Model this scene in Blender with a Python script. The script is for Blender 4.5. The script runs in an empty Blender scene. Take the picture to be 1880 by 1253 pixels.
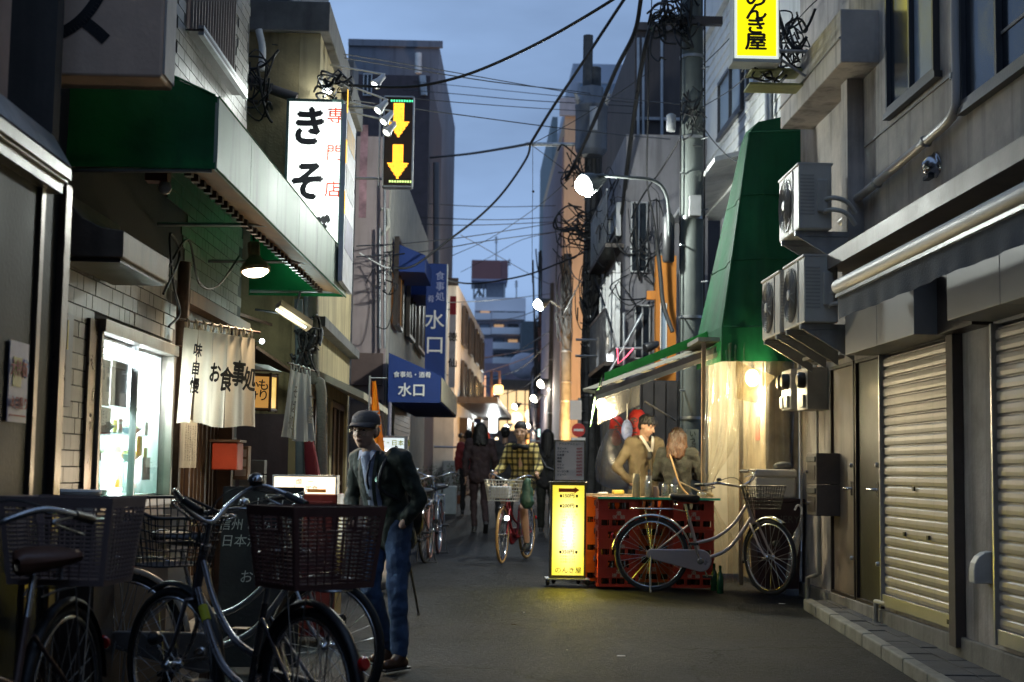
import bpy, math, random
from mathutils import Vector as V, Matrix
R = random.Random(7)
S = bpy.context.scene
COL = S.collection
D = bpy.data
# ------------------------------------------------------------------ camera
F = 2611.0
CAMZ = 1.4
_yw = V(((870-940)/F, -(862-626.5)/F, -1)).normalized()
_u = V((math.sin(math.radians(1.0)), math.cos(math.radians(1.0)), 0))
_zw = (_u-_yw*_u.dot(_yw)).normalized()
_xw = _yw.cross(_zw)
CM = Matrix((_xw, _yw, _zw))
cam = D.objects.new('camera', D.cameras.new('camera'))
COL.objects.link(cam)
cam.matrix_world = Matrix.Translation((0, 0, CAMZ)) @ CM.to_4x4()
cam.data.sensor_width = 36
cam.data.lens = F/1880*36
cam.data.clip_start = .1
cam.data.clip_end = 2000
cam.data.dof.use_dof = True
cam.data.dof.focus_distance = 10.5
cam.data.dof.aperture_fstop = 2.8
S.camera = cam
# ------------------------------------------------------------------ world
w = D.worlds.new('World')
S.world = w
w.use_nodes = True
nt = w.node_tree
bg = nt.nodes['Background']
sky = nt.nodes.new('ShaderNodeTexSky')
sky.sky_type = 'NISHITA'
sky.sun_disc = False
sky.sun_elevation = math.radians(-1.5)
sky.sun_rotation = math.radians(150)
sky.ozone_density = 4
sky.dust_density = 1.5
tc = nt.nodes.new('ShaderNodeTexCoord')
mp = nt.nodes.new('ShaderNodeMapping')
mp.inputs['Scale'].default_value = (1, 1, 3.2)
nz = nt.nodes.new('ShaderNodeTexNoise')
nz.inputs['Scale'].default_value = 3.2
nz.inputs['Detail'].default_value = 6
nz.inputs['Roughness'].default_value = .5
cr = nt.nodes.new('ShaderNodeValToRGB')
cr.color_ramp.elements[0].position = .36
cr.color_ramp.elements[1].position = .66
mx = nt.nodes.new('ShaderNodeMix')
mx.data_type = 'RGBA'
mx.inputs[7].default_value = (2.0, 3.05, 5.0, 1)
mul = nt.nodes.new('ShaderNodeMath')
mul.operation = 'MULTIPLY_ADD'
mul.inputs[1].default_value = .34
mul.inputs[2].default_value = .6
nt.links.new(tc.outputs['Generated'], mp.inputs[0])
nt.links.new(mp.outputs[0], nz.inputs[0])
nt.links.new(nz.outputs[0], cr.inputs[0])
nt.links.new(cr.outputs[0], mul.inputs[0])
nt.links.new(mul.outputs[0], mx.inputs[0])
nt.links.new(sky.outputs[0], mx.inputs[6])
nt.links.new(mx.outputs[2], bg.inputs[0])
bg.inputs[1].default_value = .15
sun = D.objects.new('sun', D.lights.new('sun', 'SUN'))
COL.objects.link(sun)
sun.data.energy = .02
sun.data.angle = math.radians(20)
sun.data.color = (.75, .85, 1)
sun.rotation_euler = (math.radians(25), 0, math.radians(30))
S.view_settings.view_transform = 'Standard'
S.view_settings.look = 'None'
S.view_settings.exposure = .15
S.view_settings.gamma = 1
S.view_settings.use_curve_mapping = False
S.render.engine = 'CYCLES'
S.cycles.use_denoising = True
try:
    S.cycles.denoiser = 'OPENIMAGEDENOISE'
    S.cycles.denoising_input_passes = 'RGB_ALBEDO_NORMAL'
except Exception:
    pass
S.cycles.max_bounces = 6
S.cycles.diffuse_bounces = 3
S.cycles.glossy_bounces = 3
S.cycles.transmission_bounces = 4
S.cycles.transparent_max_bounces = 10
S.cycles.sample_clamp_indirect = 4
S.cycles.caustics_reflective = False
S.cycles.caustics_refractive = False
S.cycles.blur_glossy = .5


def ray(px, py):
    return CM @ V(((px-940)/F, -(py-626.5)/F, -1))
def W(px, py, Y):
    d = ray(px, py)
    return V((0, 0, CAMZ))+d*(Y/d.y)
def onX(px, py, X):
    d = ray(px, py)
    return V((0, 0, CAMZ))+d*(X/d.x)
def gz(y):
    return .018*y
def G(px, py):
    d = ray(px, py)
    t = CAMZ/(.018*d.y-d.z)
    return V((0, 0, CAMZ))+d*t


# ------------------------------------------------------------------ materials
MC = {}
def mat(name, col, rough=.7, metal=0, var=.18, sc=5, bump=.15, bs=45, streak=0, spec=.5, sheen=0, transl=0, coat=0, alpha=1):
    if name in MC:
        return MC[name]
    m = D.materials.new(name)
    m.use_nodes = True
    t = m.node_tree
    L = t.links.new
    b = t.nodes['Principled BSDF']
    c = (col[0], col[1], col[2], 1)
    b.inputs['Base Color'].default_value = c
    b.inputs['Roughness'].default_value = rough
    b.inputs['Metallic'].default_value = metal
    b.inputs['Specular IOR Level'].default_value = spec
    b.inputs['Coat Weight'].default_value = coat
    b.inputs['Sheen Weight'].default_value = sheen
    b.inputs['Alpha'].default_value = alpha
    tcn = t.nodes.new('ShaderNodeTexCoord')
    if var:
        n = t.nodes.new('ShaderNodeTexNoise')
        n.inputs['Scale'].default_value = sc
        n.inputs['Detail'].default_value = 7
        n.inputs['Roughness'].default_value = .62
        L(tcn.outputs['Object'], n.inputs[0])
        mr = t.nodes.new('ShaderNodeMapRange')
        mr.inputs[1].default_value = .3
        mr.inputs[2].default_value = .7
        mr.inputs[3].default_value = 1-var
        mr.inputs[4].default_value = 1+var
        L(n.outputs[0], mr.inputs[0])
        fac = mr.outputs[0]
        if streak:
            mpn = t.nodes.new('ShaderNodeMapping')
            mpn.inputs['Scale'].default_value = (6, 6, .55)
            L(tcn.outputs['Object'], mpn.inputs[0])
            n2 = t.nodes.new('ShaderNodeTexNoise')
            n2.inputs['Scale'].default_value = 1.3
            n2.inputs['Detail'].default_value = 5
            L(mpn.outputs[0], n2.inputs[0])
            m2 = t.nodes.new('ShaderNodeMapRange')
            m2.inputs[1].default_value = .5
            m2.inputs[2].default_value = .78
            m2.inputs[3].default_value = 1
            m2.inputs[4].default_value = 1-streak
            L(n2.outputs[0], m2.inputs[0])
            mm = t.nodes.new('ShaderNodeMath')
            mm.operation = 'MULTIPLY'
            L(mr.outputs[0], mm.inputs[0])
            L(m2.outputs[0], mm.inputs[1])
            fac = mm.outputs[0]
        vm = t.nodes.new('ShaderNodeVectorMath')
        vm.operation = 'SCALE'
        vm.inputs[0].default_value = col
        L(fac, vm.inputs['Scale'])
        L(vm.outputs[0], b.inputs['Base Color'])
        rr = t.nodes.new('ShaderNodeMath')
        rr.operation = 'MULTIPLY_ADD'
        rr.inputs[1].default_value = .25
        rr.inputs[2].default_value = max(.02, rough-.13)
        L(n.outputs[0], rr.inputs[0])
        L(rr.outputs[0], b.inputs['Roughness'])
    if bump:
        n3 = t.nodes.new('ShaderNodeTexNoise')
        n3.inputs['Scale'].default_value = bs
        n3.inputs['Detail'].default_value = 4
        L(tcn.outputs['Object'], n3.inputs[0])
        bp = t.nodes.new('ShaderNodeBump')
        bp.inputs['Strength'].default_value = bump
        bp.inputs['Distance'].default_value = .01
        L(n3.outputs[0], bp.inputs['Height'])
        L(bp.outputs[0], b.inputs['Normal'])
    if transl:
        tr = t.nodes.new('ShaderNodeBsdfTranslucent')
        tr.inputs[0].default_value = c
        ms = t.nodes.new('ShaderNodeMixShader')
        ms.inputs[0].default_value = transl
        L(b.outputs[0], ms.inputs[1])
        L(tr.outputs[0], ms.inputs[2])
        L(ms.outputs[0], t.nodes['Material Output'].inputs[0])
    MC[name] = m
    return m
def emis(name, col, st):
    if name in MC:
        return MC[name]
    m = D.materials.new(name)
    m.use_nodes = True
    b = m.node_tree.nodes['Principled BSDF']
    b.inputs['Base Color'].default_value = (col[0]*.8, col[1]*.8, col[2]*.8, 1)
    b.inputs['Roughness'].default_value = .35
    b.inputs['Emission Color'].default_value = (*col, 1)
    b.inputs['Emission Strength'].default_value = st
    MC[name] = m
    return m
def hot(m, c, rad, edge=.45, pale=.5):
    """tube glow: emission strongest and palest round the axis of the light box (world position c)"""
    t = m.node_tree
    L = t.links.new
    b = t.nodes['Principled BSDF']
    st = b.inputs['Emission Strength'].default_value
    col = b.inputs['Emission Color'].default_value[:3]
    tcn = t.nodes.new('ShaderNodeTexCoord')
    mp_ = t.nodes.new('ShaderNodeMapping')
    mp_.vector_type = 'POINT'
    mp_.inputs['Scale'].default_value = [1/r_ for r_ in rad]
    mp_.inputs['Location'].default_value = [-c[i]/rad[i] for i in range(3)]
    L(tcn.outputs['Object'], mp_.inputs[0])
    g = t.nodes.new('ShaderNodeTexGradient')
    g.gradient_type = 'QUADRATIC_SPHERE'
    L(mp_.outputs[0], g.inputs[0])
    mr = t.nodes.new('ShaderNodeMapRange')
    mr.inputs[3].default_value = st*edge
    mr.inputs[4].default_value = st*1.6
    L(g.outputs['Fac'], mr.inputs[0])
    L(mr.outputs[0], b.inputs['Emission Strength'])
    mx_ = t.nodes.new('ShaderNodeMix')
    mx_.data_type = 'RGBA'
    mx_.inputs[6].default_value = (*col, 1)
    mx_.inputs[7].default_value = tuple(v+(1-v)*pale for v in col)+(1,)
    L(g.outputs['Fac'], mx_.inputs[0])
    L(mx_.outputs[2], b.inputs['Emission Color'])
    return m
def clear(name, tint=(1, 1, 1), gloss=.12, cloud=.12, rough=.12, ns=0):
    if name in MC:
        return MC[name]
    m = D.materials.new(name)
    m.use_nodes = True
    t = m.node_tree
    L = t.links.new
    t.nodes.remove(t.nodes['Principled BSDF'])
    a = t.nodes.new('ShaderNodeBsdfTransparent')
    a.inputs[0].default_value = (*tint, 1)
    g = t.nodes.new('ShaderNodeBsdfGlossy')
    g.inputs['Roughness'].default_value = rough
    g.inputs[0].default_value = (.9, .9, .9, 1)
    d = t.nodes.new('ShaderNodeBsdfTranslucent')
    d.inputs[0].default_value = (.75*tint[0], .73*tint[1], .66*tint[2], 1)
    d2 = t.nodes.new('ShaderNodeBsdfDiffuse')
    d2.inputs[0].default_value = (.75*tint[0], .73*tint[1], .66*tint[2], 1)
    dd = t.nodes.new('ShaderNodeMixShader')
    L(d.outputs[0], dd.inputs[1])
    L(d2.outputs[0], dd.inputs[2])
    m1 = t.nodes.new('ShaderNodeMixShader')
    m1.inputs[0].default_value = cloud
    L(a.outputs[0], m1.inputs[1])
    L(dd.outputs[0], m1.inputs[2])
    fr = t.nodes.new('ShaderNodeLayerWeight')
    fr.inputs[0].default_value = .5
    pw_ = t.nodes.new('ShaderNodeMath')
    pw_.operation = 'POWER'
    pw_.inputs[1].default_value = 4.5
    L(fr.outputs['Facing'], pw_.inputs[0])
    ad = t.nodes.new('ShaderNodeMath')
    ad.operation = 'ADD'
    ad.use_clamp = True
    ad.inputs[1].default_value = gloss
    L(pw_.outputs[0], ad.inputs[0])
    m2 = t.nodes.new('ShaderNodeMixShader')
    L(ad.outputs[0], m2.inputs[0])
    L(m1.outputs[0], m2.inputs[1])
    L(g.outputs[0], m2.inputs[2])
    L(m2.outputs[0], t.nodes['Material Output'].inputs[0])
    if ns:
        tcn = t.nodes.new('ShaderNodeTexCoord')
        n = t.nodes.new('ShaderNodeTexNoise')
        n.inputs['Scale'].default_value = ns
        n.inputs['Detail'].default_value = 5
        L(tcn.outputs['Object'], n.inputs[0])
        bp = t.nodes.new('ShaderNodeBump')
        bp.inputs['Strength'].default_value = .6
        bp.inputs['Distance'].default_value = .05
        L(n.outputs[0], bp.inputs['Height'])
        L(bp.outputs[0], g.inputs['Normal'])
    MC[name] = m
    return m


# ------------------------------------------------------------------ objects
def wmx(o):
    m = Matrix.Translation(o.location) @ o.rotation_euler.to_matrix().to_4x4() @ Matrix.Diagonal((*o.scale, 1))
    if o.parent:
        m = wmx(o.parent) @ o.matrix_parent_inverse @ m
    return m
def thing(name, label, cat, loc=(0, 0, 0), group=None, rz=0, scale=1):
    o = D.objects.new(name, None)
    o.empty_display_size = .1
    COL.objects.link(o)
    o.location = loc
    o.rotation_euler = (0, 0, rz)
    o.scale = (scale,)*3
    return tag(o, label, cat, group)
def tag(o, label, cat, group=None):
    o['label'] = label
    o['category'] = cat
    if group:
        o['group'] = group
    return o
def struct(o):
    o['kind'] = 'structure'
    return o
def stuff(o, label=None, cat=None):
    o['kind'] = 'stuff'
    if label:
        o['label'] = label
        o['category'] = cat
    return o
def copy_tree(o, parent=None):
    c = o.copy()
    COL.objects.link(c)
    c.parent = parent
    for ch in list(o.children):
        copy_tree(ch, c)
    return c
class MB:
    def __init__(s):
        s.v = []
        s.f = []
        s.s = []
    def add(s, vs, fs, sm=False):
        n = len(s.v)
        s.v += [tuple(p) for p in vs]
        s.f += [tuple(i+n for i in f) for f in fs]
        s.s += [sm]*len(fs)
        return s
    def box(s, x0, x1, y0, y1, z0, z1):
        return s.obox(V(((x0+x1)/2, (y0+y1)/2, (z0+z1)/2)), V((abs(x1-x0)/2, 0, 0)), V((0, abs(y1-y0)/2, 0)), V((0, 0, abs(z1-z0)/2)))
    def obox(s, c, a, b, d):
        c = V(c)
        if a.cross(b).dot(d) < 0:
            a = -a
        vs = [c+a*i+b*j+d*k for k in (-1, 1) for j in (-1, 1) for i in (-1, 1)]
        return s.add(vs, [(0, 2, 3, 1), (4, 5, 7, 6), (0, 1, 5, 4), (2, 6, 7, 3), (0, 4, 6, 2), (1, 3, 7, 5)])
    def poly(s, pts, ext):
        pts = [V(p) for p in pts]
        ext = V(ext)
        n = len(pts)
        nrm = V((0, 0, 0))
        for i in range(n):
            nrm += (pts[i]-pts[0]).cross(pts[(i+1) % n]-pts[0])
        if nrm.dot(ext) > 0:
            pts = pts[::-1]
        vs = pts+[p+ext for p in pts]
        fs = [tuple(range(n)), tuple(reversed(range(n, 2*n)))]
        fs += [((i+1) % n, i, i+n, (i+1) % n+n) for i in range(n)]
        return s.add(vs, fs)
    def tube(s, pts, r, n=6, closed=False, caps=True):
        pts = [V(p) for p in pts]
        N = len(pts)
        rs = r if isinstance(r, (list, tuple)) else [r]*N
        vs = []
        up = None
        for i in range(N):
            if closed:
                t = pts[(i+1) % N]-pts[i-1]
            else:
                t = pts[min(i+1, N-1)]-pts[max(i-1, 0)]
            if t.length < 1e-9:
                t = V((0, 0, 1))
            t.normalize()
            if up is None:
                up = V((0, 0, 1)) if abs(t.z) < .9 else V((1, 0, 0))
            a = (up-t*up.dot(t))
            if a.length < 1e-6:
                a = V((1, .3, 0))-t*V((1, .3, 0)).dot(t)
            a.normalize()
            b = t.cross(a)
            up = a
            for k in range(n):
                an = 2*math.pi*k/n
                vs.append(pts[i]+(a*math.cos(an)+b*math.sin(an))*rs[i])
        fs = []
        for i in range(N if closed else N-1):
            j = (i+1) % N
            for k in range(n):
                k2 = (k+1) % n
                fs.append((i*n+k, i*n+k2, j*n+k2, j*n+k))
        s.add(vs, fs, n > 4)
        if caps and not closed:
            s.add([vs[k] for k in range(n)], [tuple(reversed(range(n)))])
            s.add([vs[(N-1)*n+k] for k in range(n)], [tuple(range(n))])
        return s
    def lathe(s, prof, c=(0, 0, 0), ax=(0, 0, 1), n=16, sm=True):
        ax = V(ax).normalized()
        a = (V((1, 0, 0)) if abs(ax.x) < .9 else V((0, 1, 0)))
        a = (a-ax*a.dot(ax)).normalized()
        b = ax.cross(a)
        c = V(c)
        vs = []
        for r, h in prof:
            for k in range(n):
                an = 2*math.pi*k/n
                vs.append(c+ax*h+(a*math.cos(an)+b*math.sin(an))*max(r, 1e-4))
        fs = []
        for i in range(len(prof)-1):
            for k in range(n):
                k2 = (k+1) % n
                fs.append((i*n+k, i*n+k2, (i+1)*n+k2, (i+1)*n+k))
        s.add(vs, fs, sm)
        s.add(vs[:n], [tuple(reversed(range(n)))])
        s.add(vs[-n:], [tuple(range(n))])
        return s
    def ball(s, c, r, n=14, m=9, sc=(1, 1, 1), rot=None):
        c = V(c)
        vs = []
        for i in range(m+1):
            th = math.pi*i/m
            for k in range(n):
                an = 2*math.pi*k/n
                p = V((math.sin(th)*math.cos(an)*sc[0], math.sin(th)*math.sin(an)*sc[1], -math.cos(th)*sc[2]))*r
                if rot:
                    p = rot @ p
                vs.append(c+p)
        fs = []
        for i in range(m):
            for k in range(n):
                k2 = (k+1) % n
                fs.append((i*n+k, i*n+k2, (i+1)*n+k2, (i+1)*n+k))
        if rot and rot.determinant() < 0:
            fs = [f[::-1] for f in fs]
        return s.add(vs, fs, True)
    def cap(s, p0, p1, r0, r1, n=12):
        p0 = V(p0)
        p1 = V(p1)
        d = p1-p0
        L = max(d.length, 1e-5)
        pr = []
        for i in range(5):
            a = math.pi/2*(1-i/5)
            pr.append((r0*math.cos(a), -r0*math.sin(a)))
        pr.append((r0, 0))
        pr.append((r1, L))
        for i in range(1, 6):
            a = math.pi/2*i/5
            pr.append((r1*math.cos(a), L+r1*math.sin(a)))
        return s.lathe(pr, p0, d if d.length > 1e-5 else (0, 0, 1), n)
    def quad(s, *p):
        return s.add(p, [tuple(range(len(p)))])
    def sheet(s, fn, nu, nv, sm=True):
        vs = [fn(i/nu, j/nv) for j in range(nv+1) for i in range(nu+1)]
        fs = [(j*(nu+1)+i, j*(nu+1)+i+1, (j+1)*(nu+1)+i+1, (j+1)*(nu+1)+i) for j in range(nv) for i in range(nu)]
        return s.add(vs, fs, sm)
    def xf(s, M):
        s.v = [tuple(M @ V(p)) for p in s.v]
        return s
    def build(s, name, m, parent=None, world=True, bevel=0, mods=None, mesh=None):
        me = D.meshes.new(name)
        me.from_pydata(s.v, [], s.f)
        me.polygons.foreach_set('use_smooth', s.s)
        me.materials.append(m)
        me.update()
        o = D.objects.new(name, me)
        COL.objects.link(o)
        if parent:
            o.parent = parent
            if world:
                o.matrix_parent_inverse = wmx(parent).inverted()
        if bevel:
            b = o.modifiers.new('bevel', 'BEVEL')
            b.width = bevel
            b.segments = 2
            b.limit_method = 'ANGLE'
        return o
def inst(name, src, parent, loc, rot=(0, 0, 0), world=True, sc=None):
    o = D.objects.new(name, src.data)
    COL.objects.link(o)
    o.parent = parent
    if world and parent:
        o.matrix_parent_inverse = wmx(parent).inverted()
    o.location = loc
    o.rotation_euler = rot
    if sc:
        o.scale = sc
    return o
def text(body, size, m, c, right=(1, 0, 0), up=(0, 0, 1), parent=None, bold=0, name='lettering', ls=1.0, depth=.0, world=True, align='CENTER', sx=1, lab=None, slant=0):
    cu = D.curves.new('t', 'FONT')
    cu.body = body
    cu.size = size
    cu.align_x = align
    cu.align_y = 'CENTER'
    cu.space_line = ls
    cu.resolution_u = 3
    cu.shear = slant
    o = D.objects.new('t', cu)
    COL.objects.link(o)
    me0 = D.meshes.new_from_object(o)
    D.objects.remove(o)
    r = V(right).normalized()
    u = V(up).normalized()
    n = r.cross(u)
    c = V(c)
    mb = MB()
    offs = [(0, 0)]
    if bold:
        offs += [(bold, 0), (-bold, 0), (0, bold), (0, -bold)]
    fs = [tuple(p.vertices) for p in me0.polygons]
    if not fs:
        return None
    for k, (dx, dy) in enumerate(offs):
        mb.add([c+r*((q.co.x*sx)+dx*size)+u*(q.co.y+dy*size)+n*(.0006*k+.001) for q in me0.vertices], fs)
    D.meshes.remove(me0)
    o = mb.build(name, m, parent, world)
    return o
def wallh(mb, O, u, n, L, z0, z1, holes=(), th=.2):
    O = V(O)
    u = V(u)
    n = V(n)
    us = sorted({0, L, *[max(0, min(L, h[0])) for h in holes], *[max(0, min(L, h[1])) for h in holes]})
    zs = sorted({z0, z1, *[max(z0, min(z1, h[2])) for h in holes], *[max(z0, min(z1, h[3])) for h in holes]})
    for i in range(len(us)-1):
        run = None
        for j in range(len(zs)-1):
            uc = (us[i]+us[i+1])/2
            zc = (zs[j]+zs[j+1])/2
            if any(h[0] < uc < h[1] and h[2] < zc < h[3] for h in holes):
                if run:
                    _wb(mb, O, u, n, us[i], us[i+1], run[0], run[1], th)
                run = None
            else:
                run = (run[0], zs[j+1]) if run else (zs[j], zs[j+1])
        if run:
            _wb(mb, O, u, n, us[i], us[i+1], run[0], run[1], th)
def _wb(mb, O, u, n, a, b, z0, z1, th):
    mb.obox(O+u*((a+b)/2)-n*(th/2)+V((0, 0, (z0+z1)/2-O.z)), u*((b-a)/2), n*(th/2), V((0, 0, (z1-z0)/2)))
def window(parent, O, u, n, a, b, z0, z1, fm, gm, nm=1, fw=.04, inset=.08, name='window', sill=None, hbar=0):
    """frame part with pane sub-parts in a wall plane (O,u,n)"""
    O = V(O)
    u = V(u)
    n = V(n)
    f = MB()
    def bar(a0, a1, c0, c1, d0, d1):
        f.obox(O+u*((a0+a1)/2)+n*((d0+d1)/2)+V((0, 0, (c0+c1)/2-O.z)), u*((a1-a0)/2), n*((d1-d0)/2), V((0, 0, (c1-c0)/2)))
    d0, d1 = -inset, -inset+.07
    bar(a, b, z0, z0+fw, d0, d1)
    bar(a, b, z1-fw, z1, d0, d1)
    bar(a, a+fw, z0+fw, z1-fw, d0, d1)
    bar(b-fw, b, z0+fw, z1-fw, d0, d1)
    for k in range(1, nm):
        x = a+(b-a)*k/nm
        bar(x-fw/2, x+fw/2, z0+fw, z1-fw, d0, d1-.005)
    for k in range(hbar):
        zz = z0+(z1-z0)*(k+1)/(hbar+1)
        bar(a+fw, b-fw, zz-fw/3, zz+fw/3, d0, d1-.012)
    if sill:
        bar(a-.05, b+.05, z0-.05, z0-.002, -inset, .06)
    fo = f.build(name, fm, parent)
    for k in range(nm):
        x0 = a+(b-a)*k/nm+fw/2
        x1 = a+(b-a)*(k+1)/nm-fw/2
        p = MB()
        dd = -inset+.02+.012*(k % 2)
        p.obox(O+u*((x0+x1)/2)+n*dd+V((0, 0, (z0+z1)/2-O.z)), u*((x1-x0)/2), n*.004, V((0, 0, (z1-z0-fw)/2)))
        p.build('pane', gm, fo)
    return fo
def lamp(name, kind, loc, power, col, size=.1, parent=None, aim=None, spot=None, blend=.5):
    l = D.lights.new(name, kind)
    l.energy = power
    l.color = col
    if kind in ('POINT', 'SPOT'):
        l.shadow_soft_size = size
    if kind == 'AREA':
        if isinstance(size, tuple):
            l.shape = 'RECTANGLE'
            l.size, l.size_y = size
        else:
            l.size = size
    if kind == 'SPOT':
        l.spot_size = math.radians(spot or 120)
        l.spot_blend = blend
    o = D.objects.new(name, l)
    COL.objects.link(o)
    if parent:
        o.parent = parent
        o.matrix_parent_inverse = wmx(parent).inverted()
    o.location = loc
    if aim is not None:
        o.rotation_euler = V(aim).to_track_quat('-Z', 'Y').to_euler()
    return o
def arc(c, r, a0, a1, n, ax1=(1, 0, 0), ax2=(0, 0, 1)):
    c = V(c)
    ax1 = V(ax1)
    ax2 = V(ax2)
    return [c+ax1*(r*math.cos(a0+(a1-a0)*i/n))+ax2*(r*math.sin(a0+(a1-a0)*i/n)) for i in range(n+1)]
def smoothpts(pts, n=6):
    """Catmull-Rom"""
    P = [V(p) for p in pts]
    P = [P[0]*2-P[1]]+P+[P[-1]*2-P[-2]]
    out = []
    for i in range(1, len(P)-2):
        for k in range(n):
            t = k/n
            a, b, c, d = P[i-1], P[i], P[i+1], P[i+2]
            out.append(.5*((2*b)+(c-a)*t+(2*a-5*b+4*c-d)*t*t+(3*b-a-3*c+d)*t**3))
    out.append(P[-2])
    return out
# common materials
BLACK = mat('black_plastic', (.02, .02, .022), .45, var=.1)
RUBBER = mat('black_rubber', (.018, .018, .018), .8, bump=.3, bs=120)
CHROME = mat('chromed_steel', (.62, .62, .63), .2, 1, var=.08)
STEEL = mat('galvanised_steel', (.36, .37, .38), .42, .85, var=.2, streak=.3)
ALU = mat('anodised_aluminium', (.5, .5, .5), .35, .8, var=.08)
WHITE = mat('white_paint', (.72, .71, .68), .5, streak=.2)
DARKM = mat('dark_brown_metal', (.055, .042, .036), .4, .3, streak=.2)
RED = mat('red_print', (.55, .04, .03), .6, var=0, bump=0)
INK = mat('black_print', (.012, .012, .014), .6, var=0, bump=0)
PAPER = mat('white_paper', (.75, .74, .7), .8, var=.05, bump=.05)
WOOD = mat('dark_timber', (.09, .05, .03), .6, var=.35, sc=9, streak=.3)
LWOOD = mat('pale_timber', (.36, .24, .13), .6, var=.3, sc=7, streak=.25)
GLASSD = mat('dark_window_glass', (.015, .02, .028), .06, var=.1, bump=.05, bs=3)
GLASSF = mat('frosted_window_glass', (.20, .26, .34), .45, var=.1)  # bluish sky reflection put into the base colour
CABLE = mat('black_cable', (.012, .012, .013), .6, var=0, bump=0)
CREAM = mat('cream_plastic', (.5, .47, .4), .45)
# ================================================================== SETTING: ground
def road_mat():
    m = mat('asphalt', (.043, .046, .054), .75, var=.3, sc=2.2, bump=1, bs=140, spec=.3)
    t = m.node_tree
    L = t.links.new
    b = t.nodes['Principled BSDF']
    # fine aggregate speckle and old patches
    tcn = [x for x in t.nodes if x.type == 'TEX_COORD'][0]
    v = t.nodes.new('ShaderNodeTexVoronoi')
    v.inputs['Scale'].default_value = 130
    L(tcn.outputs['Object'], v.inputs[0])
    mr = t.nodes.new('ShaderNodeMapRange')
    mr.inputs[1].default_value = 0
    mr.inputs[2].default_value = .6
    mr.inputs[3].default_value = 1.7
    mr.inputs[4].default_value = .75
    L(v.outputs['Distance'], mr.inputs[0])
    n2 = t.nodes.new('ShaderNodeTexNoise')
    n2.inputs['Scale'].default_value = .7
    n2.inputs['Detail'].default_value = 8
    n2.inputs['Roughness'].default_value = .7
    L(tcn.outputs['Object'], n2.inputs[0])
    m2 = t.nodes.new('ShaderNodeMapRange')
    m2.inputs[1].default_value = .35
    m2.inputs[2].default_value = .65
    m2.inputs[3].default_value = .7
    m2.inputs[4].default_value = 1.35
    L(n2.outputs[0], m2.inputs[0])
    n8 = t.nodes.new('ShaderNodeTexNoise')
    n8.inputs['Scale'].default_value = 26
    n8.inputs['Detail'].default_value = 8
    n8.inputs['Roughness'].default_value = .8
    L(tcn.outputs['Object'], n8.inputs[0])
    m8 = t.nodes.new('ShaderNodeMapRange')
    m8.inputs[1].default_value = .35
    m8.inputs[2].default_value = .65
    m8.inputs[3].default_value = .45
    m8.inputs[4].default_value = 1.6
    L(n8.outputs[0], m8.inputs[0])
    # repair patches and hairline cracks
    v2 = t.nodes.new('ShaderNodeTexVoronoi')
    v2.inputs['Scale'].default_value = .33
    v2.distance = 'CHEBYCHEV'
    L(tcn.outputs['Object'], v2.inputs[0])
    sp = t.nodes.new('ShaderNodeSeparateColor')
    L(v2.outputs['Color'], sp.inputs[0])
    m4 = t.nodes.new('ShaderNodeMapRange')
    m4.inputs[3].default_value = .74
    m4.inputs[4].default_value = 1.18
    L(sp.outputs[0], m4.inputs[0])
    nd = t.nodes.new('ShaderNodeTexNoise')
    nd.inputs['Scale'].default_value = 1.6
    nd.inputs['Detail'].default_value = 6
    L(tcn.outputs['Object'], nd.inputs[0])
    va = t.nodes.new('ShaderNodeVectorMath')
    va.operation = 'MULTIPLY_ADD'
    va.inputs[1].default_value = (.9, .9, 0)
    L(nd.outputs['Color'], va.inputs[0])
    L(tcn.outputs['Object'], va.inputs[2])
    v3 = t.nodes.new('ShaderNodeTexVoronoi')
    v3.feature = 'DISTANCE_TO_EDGE'
    v3.inputs['Scale'].default_value = .42
    L(va.outputs[0], v3.inputs[0])
    m5 = t.nodes.new('ShaderNodeMapRange')
    m5.inputs[1].default_value = .002
    m5.inputs[2].default_value = .007
    m5.inputs[3].default_value = .35
    m5.inputs[4].default_value = 1
    L(v3.outputs['Distance'], m5.inputs[0])
    mq = t.nodes.new('ShaderNodeMath')
    mq.operation = 'MULTIPLY'
    L(m4.outputs[0], mq.inputs[0])
    L(m5.outputs[0], mq.inputs[1])
    mw_ = t.nodes.new('ShaderNodeMath')
    mw_.operation = 'MULTIPLY'
    L(mq.outputs[0], mw_.inputs[0])
    L(m2.outputs[0], mw_.inputs[1])
    mm = t.nodes.new('ShaderNodeMath')
    mm.operation = 'MULTIPLY'
    m9 = t.nodes.new('ShaderNodeMath')
    m9.operation = 'MULTIPLY'
    L(mr.outputs[0], m9.inputs[0])
    L(m8.outputs[0], m9.inputs[1])
    L(m9.outputs[0], mm.inputs[0])
    L(mw_.outputs[0], mm.inputs[1])
    bpn = [x for x in t.nodes if x.type == 'BUMP'][0]
    bpn.inputs['Distance'].default_value = .03
    L(m9.outputs[0], bpn.inputs['Height'])
    src = b.inputs['Base Color'].links[0].from_socket
    vm = t.nodes.new('ShaderNodeVectorMath')
    vm.operation = 'SCALE'
    L(src, vm.inputs[0])
    L(mm.outputs[0], vm.inputs['Scale'])
    L(vm.outputs[0], b.inputs['Base Color'])
    return m
ROAD = road_mat()
mb = MB()
mb.sheet(lambda u, v: V((-60+120*u, -12+260*v, gz(-12+260*v)+(-.02*abs(-60+120*u-.3) if abs(-60+120*u) < 4 else -.08))), 60, 40, True)
struct(mb.build('road', ROAD))
CONC = mat('footing_concrete', (.22, .205, .18), .85, var=.3, sc=3, bump=.4, streak=.4)
PAVE = mat('paving_slab', (.075, .075, .08), .85, var=.35, sc=4, bump=.6, bs=90)
KERB = mat('kerb_stone', (.26, .25, .21), .85, var=.3, sc=5, bump=.5)
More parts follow.
